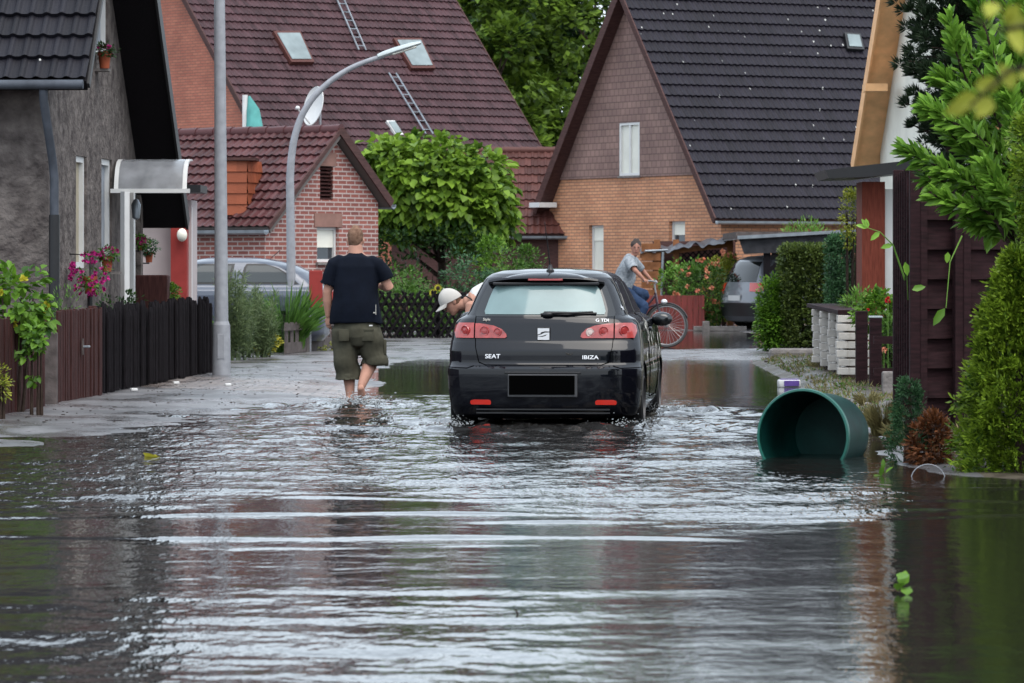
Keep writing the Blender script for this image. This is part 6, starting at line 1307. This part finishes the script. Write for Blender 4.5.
def limb(mb, st, side=(1, 0, 0), n=18, flat=False):
    """st: (pos, ra, rb): elliptical sections, ra along side"""
    P = [Vector(q[0]) for q in st]; k = len(P); rings = []
    for i in range(k):
        t_ = (P[min(i+1, k-1)]-P[max(i-1, 0)]).normalized(); A = Vector(side); A = A-t_*A.dot(t_)
        if A.length < .1: A = Vector((0, 1, 0))-t_*t_.y
        A.normalize(); B = t_.cross(A); rings.append((P[i], A, B, st[i][1], st[i][2], t_))
    full = []
    p, A, B, a, b_, t_ = rings[0]
    for f, g in ((-.62, .35), (-.45, .72)): full.append((p+t_*f*min(a, b_), A, B, a*g, b_*g))
    full += [r[:5] for r in rings]; p, A, B, a, b_, t_ = rings[-1]
    for f, g in (((.45, .72), (.62, .35)) if not flat else ((.0, .97), (-.10, .90), (-.45, .80), (-.5, .3))): full.append((p+t_*f*min(a, b_), A, B, a*g, b_*g))
    vs = [p+A*(a*cos(2*pi*j/n))+B*(b_*sin(2*pi*j/n)) for p, A, B, a, b_ in full for j in range(n)]; m_ = len(full)
    mb.raw(vs, [(i*n+j, i*n+(j+1) % n, (i+1)*n+(j+1) % n, (i+1)*n+j) for i in range(m_-1) for j in range(n)]+[tuple(reversed(range(n))), tuple((m_-1)*n+j for j in range(n))])
def solid(mb, name, m, parent, voxel=.008, sm=3, wr=0, wf=18, seed=1, cutz=None, flat=None):
    o = mb.build('tmp', m, None, world=False); md = o.modifiers.new('r', 'REMESH'); md.mode = 'VOXEL'; md.voxel_size = voxel; md.use_smooth_shade = True
    s2 = o.modifiers.new('s', 'SMOOTH'); s2.iterations = sm; s2.factor = .5
    bpy.context.view_layer.update(); me = bpy.data.meshes.new_from_object(o.evaluated_get(bpy.context.evaluated_depsgraph_get())); bpy.data.objects.remove(o)
    if wr:
        n = len(me.vertices); co = np.empty(n*3); me.vertices.foreach_get('co', co); co = co.reshape(-1, 3); no = np.empty(n*3); me.vertex_normals.foreach_get('vector', no); no = no.reshape(-1, 3); r = np.random.default_rng(seed); h = np.zeros(n)
        for k in range(12):
            v = r.normal(size=3); v /= np.linalg.norm(v); h += np.sin(co@v*wf*r.uniform(.6, 2)+r.uniform(0, 6)+1.5*np.sin(co@np.roll(v, 1)*wf*.7))
        me.vertices.foreach_set('co', (co+no*(h[:, None]*wr/4)).ravel())
    me.materials.clear(); me.materials.append(m); me.polygons.foreach_set('use_smooth', [True]*len(me.polygons)); me.name = name
    o = bpy.data.objects.new(name, me); C.objects.link(o); o.parent = parent; return o
def hand(mb, wrist, d, palm_n, L=.18, curl=.5, thumb=1):
    d = Vector(d).normalized(); n_ = Vector(palm_n); n_ = (n_-d*n_.dot(d)).normalized(); s = d.cross(n_).normalized(); w = Vector(wrist)
    limb(mb, [(w-d*.02, .026, .021), (w+d*.02, .030, .020), (w+d*.05, .040, .018), (w+d*.085, .041, .016)], s, 14)
    for i, (o, l, r_) in enumerate(((-.031, .066, .0095), (-.011, .078, .010), (.011, .072, .0098), (.031, .056, .0088))):
        p = w+d*.080+s*o; a = curl; p1 = p+(d*cos(a*.5)+n_*sin(a*.5)+s*o*2)*l*.45; p2 = p1+(d*cos(a*1.3)+n_*sin(a*1.3))*l*.32; p3 = p2+(d*cos(a*2.1)+n_*sin(a*2.1))*l*.24; limb(mb, [(p-d*.02, r_, r_), (p1, r_*.95, r_*.95), (p2, r_*.88, r_*.88), (p3, r_*.75, r_*.75)], s, 8)
    q = w+d*.03-s*.028*thumb; q1 = q+(d*.6-s*.8*thumb+n_*.3).normalized()*.038; q2 = q1+(d*.9-s*.3*thumb+n_*.4).normalized()*.030; limb(mb, [(q, .013, .013), (q1, .0115, .0115), (q2, .009, .009)], n_, 8)
def head(mb, c, up, fwd, k=1.0, neck=None, rn=.055):
    up = Vector(up).normalized(); f = Vector(fwd); f = (f-up*f.dot(up)).normalized(); s = f.cross(up).normalized(); c = Vector(c); P = lambda x, y, z: c+s*x*k+f*y*k+up*z*k
    limb(mb, [(P(0, .045, -.112), .030*k, .030*k), (P(0, .030, -.09), .047*k, .058*k), (P(0, .012, -.05), .062*k, .078*k), (P(0, .0, 0), .071*k, .092*k), (P(0, -.006, .05), .073*k, .094*k), (P(0, -.008, .085), .060*k, .076*k), (P(0, -.006, .106), .036*k, .046*k)], s, 22)
    limb(mb, [(P(0, .088, .018), .008*k, .008*k), (P(0, .098, -.012), .011*k, .012*k), (P(0, .102, -.028), .015*k, .013*k)], s, 10)   # nose
    limb(mb, [(P(-.030, .076, .030), .014*k, .010*k), (P(0, .084, .028), .012*k, .010*k), (P(.030, .076, .030), .014*k, .010*k)], up, 10)   # brow
    limb(mb, [(P(-.018, .078, -.060), .009*k, .008*k), (P(0, .084, -.060), .010*k, .009*k), (P(.018, .078, -.060), .009*k, .008*k)], up, 8)   # mouth
    for q in (-1, 1): limb(mb, [(P(q*.072, -.008, -.028), .006*k, .014*k), (P(q*.078, -.014, .0), .007*k, .019*k), (P(q*.074, -.010, .022), .006*k, .013*k)], s, 10)
    if neck: limb(mb, [(Vector(neck), rn*1.12, rn*1.05), (Vector(neck).lerp(P(0, -.015, -.07), .5), rn, rn), (P(0, -.012, -.06), rn*.95, rn)], s, 18)
    return P
def face_parts(P, t, k=1):
    b = MB()
    for q in (-1, 1): b.ball(P(q*.030, .084, .010), (.013*k, .008*k, .007*k), 10)
    b.build('eyes', M['eye'], t, world=False, smooth='all'); b = MB(); b.ball(P(0, .087, -.060), (.020*k, .007*k, .006*k), 10); b.build('mouth', M['lip'], t, world=False, smooth='all')
# --- man wading away from the camera
MX, MY = gx(356, 39.5), 39.5
t = thing('person', (MX, MY, -.06), 'man in navy T-shirt and olive cargo shorts wading barefoot away from the camera', 'person'); z_ = .06
Vv = lambda x, y, z: Vector((x, y, z+z_))
b = MB(); limb(b, [(Vv(0, 0, .82), .185, .14), (Vv(0, .02, .95), .20, .165), (Vv(0, .03, 1.1), .195, .16), (Vv(0, .01, 1.25), .20, .14), (Vv(0, -.005, 1.38), .19, .11), (Vv(0, 0, 1.45), .12, .08)])
P_ = head(b, Vv(-.005, .045, 1.610), (0, .12, 1), (.1, 1, -.12), 1.14, Vv(0, 0, 1.43), .080)
lsh, lel, lwr = Vv(-.215, 0, 1.355), Vv(-.300, .0, 1.10), Vv(-.290, .05, .865)
rsh, rel, rwr = Vv(.215, 0, 1.355), Vv(.345, -.01, 1.150), Vv(.250, .24, 1.16)
limb(b, [(lsh, .050, .055), (lsh.lerp(lel, .5), .056, .06), (lel, .048, .05), (lel.lerp(lwr, .35), .049, .05), (lwr, .030, .034)]); hand(b, lwr, (-.05, .12, -1), (.6, .5, 0), curl=.75, thumb=1)
limb(b, [(rsh, .050, .055), (rsh.lerp(rel, .5), .056, .06), (rel, .049, .05), (rel.lerp(rwr, .35), .048, .05), (rwr, .030, .034)]); hand(b, rwr, (-.5, .8, .1), (-.6, -.2, -.6), curl=.6, thumb=-1)
lh_, lk, la = Vv(-.095, 0, .82), Vv(-.085, .05, .46), Vv(-.060, .0, .075)
rh_, rk, ra = Vv(.10, 0, .82), Vv(.175, .10, .47), Vv(.060, -.16, .175)
limb(b, [(lh_, .098, .105), (lh_.lerp(lk, .5), .085, .09), (lk, .070, .074), (lk.lerp(la, .28), .077, .082), (lk.lerp(la, .65), .058, .060), (la, .042, .046)])
limb(b, [(la+Vector((0, -.03, -.01)), .036, .045), (Vv(-.06, .04, .0), .040, .036), (Vv(-.065, .12, -.03), .047, .026), (Vv(-.07, .17, -.04), .042, .018)])
limb(b, [(rh_, .098, .105), (rh_.lerp(rk, .5), .085, .09), (rk, .070, .074), (rk.lerp(ra, .30), .078, .080), (rk.lerp(ra, .65), .058, .060), (ra, .041, .044)])
limb(b, [(ra+Vector((-.004, -.045, -.01)), .036, .036), (Vv(.066, -.165, .095), .042, .034), (Vv(.080, -.125, .03), .052, .030), (Vv(.090, -.09, -.02), .050, .022)])
for i in range(5): limb(b, [(Vv(.056+.017*i, -.09, -.03), .011, .011), (Vv(.055+.018*i, -.065, -.055), .009, .009)], n=8)
body = solid(b, 'body', M['skin'], t, .0062, 2)
b = MB(); limb(b, [(Vv(0, .0, 1.475), .10, .075), (Vv(0, -.006, 1.44), .185, .115), (Vv(0, -.01, 1.36), .238, .152), (Vv(0, .0, 1.20), .246, .178), (Vv(.005, .015, 1.05), .250, .198), (Vv(0, .01, .90), .262, .205), (Vv(0, .005, .79), .268, .198)], flat=True)
limb(b, [(Vv(-.15, 0, 1.40), .088, .09), (Vv(-.225, 0, 1.365), .095, .10), (Vv(-.272, 0, 1.27), .088, .095), (Vv(-.296, 0, 1.165), .082, .09)], flat=True)
limb(b, [(Vv(.15, 0, 1.40), .088, .09), (Vv(.225, 0, 1.365), .095, .10), (Vv(.285, 0, 1.29), .088, .095), (Vv(.322, -.002, 1.215), .082, .09)], flat=True)
t.scale = (.95, .95, 1); sh_ = solid(b, 'shirt', M['navy'], t, .009, 3, .018, 9, 3)
b = MB(); b.box(P_(0, 0, 0)*0+Vv(.200, -.158, .90), (.030, .012, .012), bev=.002); b.box(Vv(.212, -.165, .93), (.006, .010, .10), bev=.002); b.build('shirt_print', M['decal'], sh_, world=False)
b = MB(); limb(b, [(Vv(.0, .0, .86), .232, .17), (Vv(.005, .0, .74), .245, .185), (Vv(.01, 0, .66), .235, .175)])
limb(b, [(Vv(-.115, .0, .74), .135, .16), (Vv(-.115, .02, .58), .138, .155), (Vv(-.100, .03, .42), .132, .145), (Vv(-.085, .035, .30), .136, .145), (Vv(-.085, .035, .235), .138, .147)], flat=True)
limb(b, [(Vv(.125, .0, .74), .135, .16), (Vv(.155, .03, .60), .140, .155), (Vv(.180, .05, .47), .135, .145), (Vv(.190, .045, .44), .134, .142), (Vv(.190, .04, .375), .136, .144)], flat=True)
st_ = solid(b, 'shorts', M['olive'], t, .009, 2, .016, 15, 9)
for c_, s_, m_ in ((Vv(.13, -.170, .68), (.12, .02, .12), 0), (Vv(.13, -.178, .735), (.125, .018, .03), 0), (Vv(.30, .03, .56), (.03, .13, .15), 0), (Vv(-.12, -.172, .68), (.11, .018, .12), 0)): b = MB(); b.box(c_-Vector((0, -.012, 0)), s_, bev=.008); b.build('pocket', M['olive'], st_, world=False, smooth=True)
b = MB(); b.box(Vv(.16, -.176, .775), (.035, .01, .012)); b.build('pocket_label', M['white'], st_, world=False)
b = MB(); up = (P_(0, 0, 1)-P_(0, 0, 0)).normalized(); limb(b, [(P_(0, -.030, -.030), .068, .076), (P_(0, -.024, .005), .081, .098), (P_(0, -.014, .05), .086, .110), (P_(0, -.012, .085), .074, .094), (P_(0, -.008, .106), .050, .062)], n=22); solid(b, 'hair', M['hairbrown'], t, .007, 2, .003, 60, 4)
b = MB(); r = random.Random(3)
for i in range(6): z = .92+.19*i/6; x = -.296-.03*sin(i*2.1); b.ball(Vv(x-.028, -.018+.008*sin(i*3), z+.0), (.018, .030, .016), 8)
M['ink'] = mat('tattoo_ink', (.10, .08, .09), .7, .2, 30)
# --- man leaning down beyond the car
d = 38.9; O = Vector((gx(497, d), d, -.08)); t = thing('person', O, 'man in pale cap and white tank top bending over beyond the black car', 'person')
W_ = lambda px, py, dd=d: pt(px, py, dd)-O
nk = W_(468, 303); hp = W_(497, 300); b = MB()
limb(b, [(hp+Vector((.05, 0, -.05)), .15, .15), (hp, .15, .16), (hp.lerp(nk, .5)+Vector((0, 0, .02)), .14, .14), (hp.lerp(nk, .85), .16, .11), (nk, .10, .08)], (0, 1, 0))
P_ = head(b, W_(451.5, 301.5), (-.50, -.1, .80), (-.78, -.15, -.55), 1.0, nk, .055)
for sy in (-1, 1):
    s0 = W_(472, 305)+Vector((0, sy*.17, 0)); el = W_(468, 333)+Vector((0, sy*.22, 0)); wr = W_(462, 356)+Vector((0, sy*.15, 0)); limb(b, [(s0, .062, .062), (s0.lerp(el, .5), .052, .052), (el, .042, .042), (wr, .028, .03)]); hand(b, wr, (-.2, 0, -1), (0, -sy, 0), thumb=sy)
    h0 = hp+Vector((.04, sy*.10, -.02)); kn = Vector((.03, sy*.13, .50)); an = Vector((.07, sy*.13, .09)); limb(b, [(h0, .095, .095), (kn, .06, .06), (kn.lerp(an, .35), .06, .06), (an, .038, .04)]); limb(b, [(an, .038, .04), (an+Vector((-.08, 0, -.05)), .04, .03), (an+Vector((-.17, 0, -.07)), .04, .018)], (0, 1, 0))
solid(b, 'body', M['skin'], t, .0065, 2); b = MB()
for q in (1, -1): b.ball(P_(q*.030, .080, .010), (.009, .006, .006), 10)
b.build('eyes', M['eye'], t, world=False, smooth='all'); b = MB(); b.ball(P_(0, .087, -.060), (.018, .007, .006), 10); b.build('mouth', M['lip'], t, world=False, smooth='all')
b = MB(); limb(b, [(hp+Vector((.03, 0, -.05)), .165, .165), (hp, .165, .18), (hp.lerp(nk, .5)+Vector((0, 0, .025)), .16, .158), (hp.lerp(nk, .80)+Vector((0, 0, .02)), .145, .118), (hp.lerp(nk, .93)+Vector((0, 0, .02)), .095, .082)], (0, 1, 0)); tk = solid(b, 'tank_top', M['tank'], t, .009, 2, .006, 14, 5)
b = MB(); b.tube([W_(461, 297, d-.13), W_(466, 296, d-.15), W_(471, 299, d-.165), W_(474, 305, d-.17)], .007, 6); b.build('armhole_binding', M['darkline'], tk, world=False)
b = MB(); limb(b, [(hp+Vector((.06, 0, -.04)), .17, .18), (hp+Vector((.02, 0, -.20)), .18, .19)], (0, 1, 0))
for sy in (-1, 1): limb(b, [(hp+Vector((.04, sy*.10, -.02)), .115, .115), (Vector((.03, sy*.13, .50)), .10, .10)])
solid(b, 'trousers', M['jeans'], t, .01, 2)
# cap: half dome on the crown with a long brim
s_ = (P_(1, 0, 0)-P_(0, 0, 0)).normalized(); f_ = (P_(0, 1, 0)-P_(0, 0, 0)).normalized(); u_c = (P_(0, 0, 1)-P_(0, 0, 0)).normalized(); c0 = P_(0, 0, .022); vs = []; n = 28; k = 9
for i in range(k+1):
    a = pi/2*i/k
    for j in range(n): w = 2*pi*j/n; vs.append(c0+s_*(.092*cos(a)*cos(w))+f_*(.116*cos(a)*sin(w))+u_c*(.122*sin(a)-.012*(1-sin(w))*cos(a)))
b = MB(); b.raw(vs, [(i*n+j, i*n+(j+1) % n, (i+1)*n+(j+1) % n, (i+1)*n+j) for i in range(k) for j in range(n)]); b.ball(c0+u_c*.122, .008, 8); cp = b.build('cap', M['cap'], t, world=False, smooth='all')
b = MB(); vs = []; 
for j in range(15):
    w = pi*j/14; r1 = Vector((cos(w)*.080, .060+sin(w)*.040)); r2 = Vector((cos(w)*.075, .085+sin(w)*.100))
    for rr_, dz in ((r1, 0), (r2, -.026)): 
        for th in (0, -.006): vs.append(c0+s_*rr_[0]+f_*rr_[1]+u_c*(dz+th+.004-.25*rr_[0]**2*10*.4))
fs = []
for j in range(14): q = 4*j; fs += [(q, q+4, q+6, q+2), (q+1, q+3, q+7, q+5), (q+2, q+6, q+7, q+3), (q, q+1, q+5, q+4)]
b.raw(vs, fs+[(0, 2, 3, 1), (56, 57, 59, 58)]); b.build('brim', M['cap'], cp, world=False, smooth=True)
b = MB(); limb(b, [(P_(0, -.02, -.03), .068, .078), (P_(0, -.012, .02), .0735, .088)], tuple(s_)); solid(b, 'hair', M['hairbrown'], t, .008, 1)

# --- bicycle and rider
d = 66.3; gz = .02; hdg = R(-14); ex = Vector((cos(hdg), sin(hdg), 0)); ey = Vector((-sin(hdg), cos(hdg), 0)); fw_ = Vector((gx(666.5, d), d, 0)); base = fw_-ex*.54; base.z = gz
t = thing('bicycle', base, 'dark city bicycle with its front wheel beside the black car', 'bicycle', rz=hdg); rW = .345
B_ = lambda x, z, y=0: Vector((x, y, z)); M['frame'] = mat('plum_frame_paint', (.05, .02, .035), .3, .1, 9, coat=.8); M['rimsteel'] = mat('rim_steel', (.42, .42, .42), .3, 0, metal=.8); M['tyre'] = mat('bicycle_tyre', (.10, .10, .10), .7, .1, 9)
for wx_ in (-.54, .54):
    b = MB(); b.tube([B_(wx_+rW*cos(a), rW+rW*sin(a)) for a in np.linspace(0, 2*pi, 49)], .020, 8, cap=False); wo = b.build('wheel', M['tyre'], t, world=False, smooth='all')
    b = MB(); b.tube([B_(wx_+(rW-.028)*cos(a), rW+(rW-.028)*sin(a)) for a in np.linspace(0, 2*pi, 49)], .012, 6, cap=False); b.build('rim', M['rimsteel'], wo, world=False, smooth='all')
    b = MB()
    for i in range(28): a = 2*pi*i/28; b.tube([B_(wx_+.02*cos(a+1.3), rW+.02*sin(a+1.3), .025*(1 if i % 2 else -1)), B_(wx_+(rW-.03)*cos(a), rW+(rW-.03)*sin(a))], .0028, 4)
    b.build('spokes', M['rimsteel'], wo, world=False); b = MB(); b.tube([B_(wx_, rW, -.05), B_(wx_, rW, .05)], .022, 12); b.build('hub', M['rimsteel'], wo, world=False, smooth=True)
    b = MB(); b.tube([B_(wx_+(rW+.03)*cos(a), rW+(rW+.03)*sin(a)) for a in np.linspace(R(20 if wx_ > 0 else 0), R(195), 22)], .024, 6, sc=.5); b.build('mudguard', M['black'], t, world=False, smooth='all')
bbk, st, hd0, hd1 = B_(-.08, .29), B_(-.24, .80), B_(.40, .62), B_(.36, .86)
b = MB(); b.tube([hd1, bbk], .019); b.tube([hd0.lerp(hd1, .35), B_(-.14, .50)], .017); b.tube([bbk, st], .017); b.tube([hd0, hd1+Vector((-.01, 0, .03))], .022)
for sy in (-.05, .05): b.tube([bbk, B_(-.54, rW, sy)], .011); b.tube([st*.8+bbk*.2, B_(-.54, rW, sy)], .010)
b.build('frame', M['frame'], t, world=False, smooth=True)
b = MB()
for sy in (-.05, .05): b.tube([hd0+Vector((.01, sy*.7, 0)), B_(.47, .48, sy), B_(.54, rW, sy)], .012)
b.build('fork', M['frame'], t, world=False, smooth=True)
b = MB(); b.tube([hd1, B_(.34, 1.02), B_(.37, 1.05)], .014); b.tube([B_(.20, 1.08, -.29), B_(.32, 1.09, -.20), B_(.38, 1.06, 0), B_(.32, 1.09, .20), B_(.20, 1.08, .29)], .012); b.build('handlebar', M['rimsteel'], t, world=False, smooth=True)
b = MB(); b.ball(B_(-.26, .915), (.14, .09, .035), 14); b.tube([st, B_(-.26, .90)], .013); b.build('saddle', M['black'], t, world=False, smooth=True)
b = MB(); b.ball(B_(.50, .74), (.055, .045, .045), 12); b.build('headlight', M['chrome'], t, world=False, smooth='all')
b = MB(); b.tube([B_(-.08, .29, -.045), B_(-.08, .29, -.075)], .10, 20); b.box(B_(-.30, .31, -.06), (.46, .02, .10), bev=.008); b.build('chain_case', M['black'], t, world=False, smooth=True)
b = MB(); b.tube([B_(-.08, .29, -.08), B_(.02, .16, -.10), B_(.02, .16, -.2)], .012); b.tube([B_(-.08, .29, .08), B_(-.18, .42, .10), B_(-.18, .42, .2)], .012); b.box(B_(.02, .155, -.15), (.09, .09, .02)); b.box(B_(-.18, .415, .15), (.09, .09, .02)); b.build('pedals', M['black'], t, world=False)
t = thing('person', base, 'grey-haired man in checked short-sleeved shirt riding the bicycle', 'person', rz=hdg)
b = MB(); hpz = 1.0; hp = B_(-.22, 1.0); ch_ = B_(-.06, 1.44)
limb(b, [(hp, .15, .13), (hp.lerp(ch_, .4), .15, .12), (hp.lerp(ch_, .8), .17, .115), (ch_+Vector((.01, 0, .05)), .10, .08)], (0, 1, 0))
P_ = head(b, B_(.02, 1.635), (.08, 0, 1), (.35, -1, -.05), 1.05, ch_+Vector((.01, 0, .03)), .055)
for sy in (-1, 1):
    s0 = ch_+Vector((0, sy*.165, -.045)); el = B_(.12, 1.22, sy*.27); wr = B_(.21, 1.13, sy*.25); el = B_(.08, 1.25, sy*.28); wr = B_(.20, 1.125, sy*.27)
    limb(b, [(s0, .048, .048), (s0.lerp(el, .5), .045, .045), (el, .040, .040), (wr, .028, .028)]); hand(b, wr-Vector((.0, 0, .0)), (.6, 0, -.35), (0, 0, -1), curl=1.0, thumb=-sy)
for sy, kn, an in ((-1, B_(.20, .66, -.12), B_(-.0, .24, -.13)), (1, B_(.16, .86, .12), B_(-.20, .52, .13))):
    h0 = hp+Vector((.02, sy*.09, -.02)); limb(b, [(h0, .08, .08), (kn, .055, .055)]); limb(b, [(kn, .052, .052), (kn.lerp(an, .35), .055, .055), (an, .036, .036)]); limb(b, [(an+Vector((-.02, 0, -.02)), .035, .035), (an+Vector((.07, 0, -.055)), .038, .028), (an+Vector((.15, 0, -.065)), .036, .02)], (0, 1, 0))
solid(b, 'body', M['skin2'], t, .0075, 2); face_parts(P_, t, 1.05)
b = MB(); limb(b, [(hp+Vector((0, 0, -.02)), .19, .175), (hp.lerp(ch_, .4), .195, .172), (hp.lerp(ch_, .8), .20, .150), (ch_+Vector((.0, 0, .03)), .13, .10)], (0, 1, 0))
for sy in (-1, 1): s0 = ch_+Vector((0, sy*.14, -.02)); el = B_(.045, 1.28, sy*.265); limb(b, [(s0, .088, .088), (s0.lerp(el, .55), .082, .082), (el, .078, .08)], flat=True)
solid(b, 'shirt', M['checks'], t, .01, 2, .012, 14, 6)
b = MB()
for sy, kn, an in ((-1, B_(.20, .66, -.12), B_(-.0, .24, -.13)), (1, B_(.16, .86, .12), B_(-.20, .52, .13))): h0 = hp+Vector((.0, sy*.085, -.03)); limb(b, [(h0, .11, .11), (h0.lerp(kn, .5), .094, .094), (kn, .084, .084)]); limb(b, [(kn, .082, .082), (kn.lerp(an, .3), .074, .074), (kn.lerp(an, .85), .060, .060)])
solid(b, 'jeans', M['jeans'], t, .01, 2, .008, 18, 7)
b = MB()
for sy, an in ((-1, B_(-.0, .24, -.13)), (1, B_(-.20, .52, .13))): limb(b, [(an+Vector((-.03, 0, -.03)), .042, .042), (an+Vector((.07, 0, -.06)), .044, .034), (an+Vector((.16, 0, -.07)), .04, .026)], (0, 1, 0))
solid(b, 'shoes', M['black'], t, .009, 2)
b = MB(); limb(b, [(P_(0, -.035, -.03), .072, .066), (P_(0, -.026, .02), .087, .092), (P_(0, -.006, .075), .086, .104), (P_(0, .0, .112), .060, .072)], n=20); solid(b, 'hair', M['hairgrey'], t, .008, 2, .003, 60, 2)
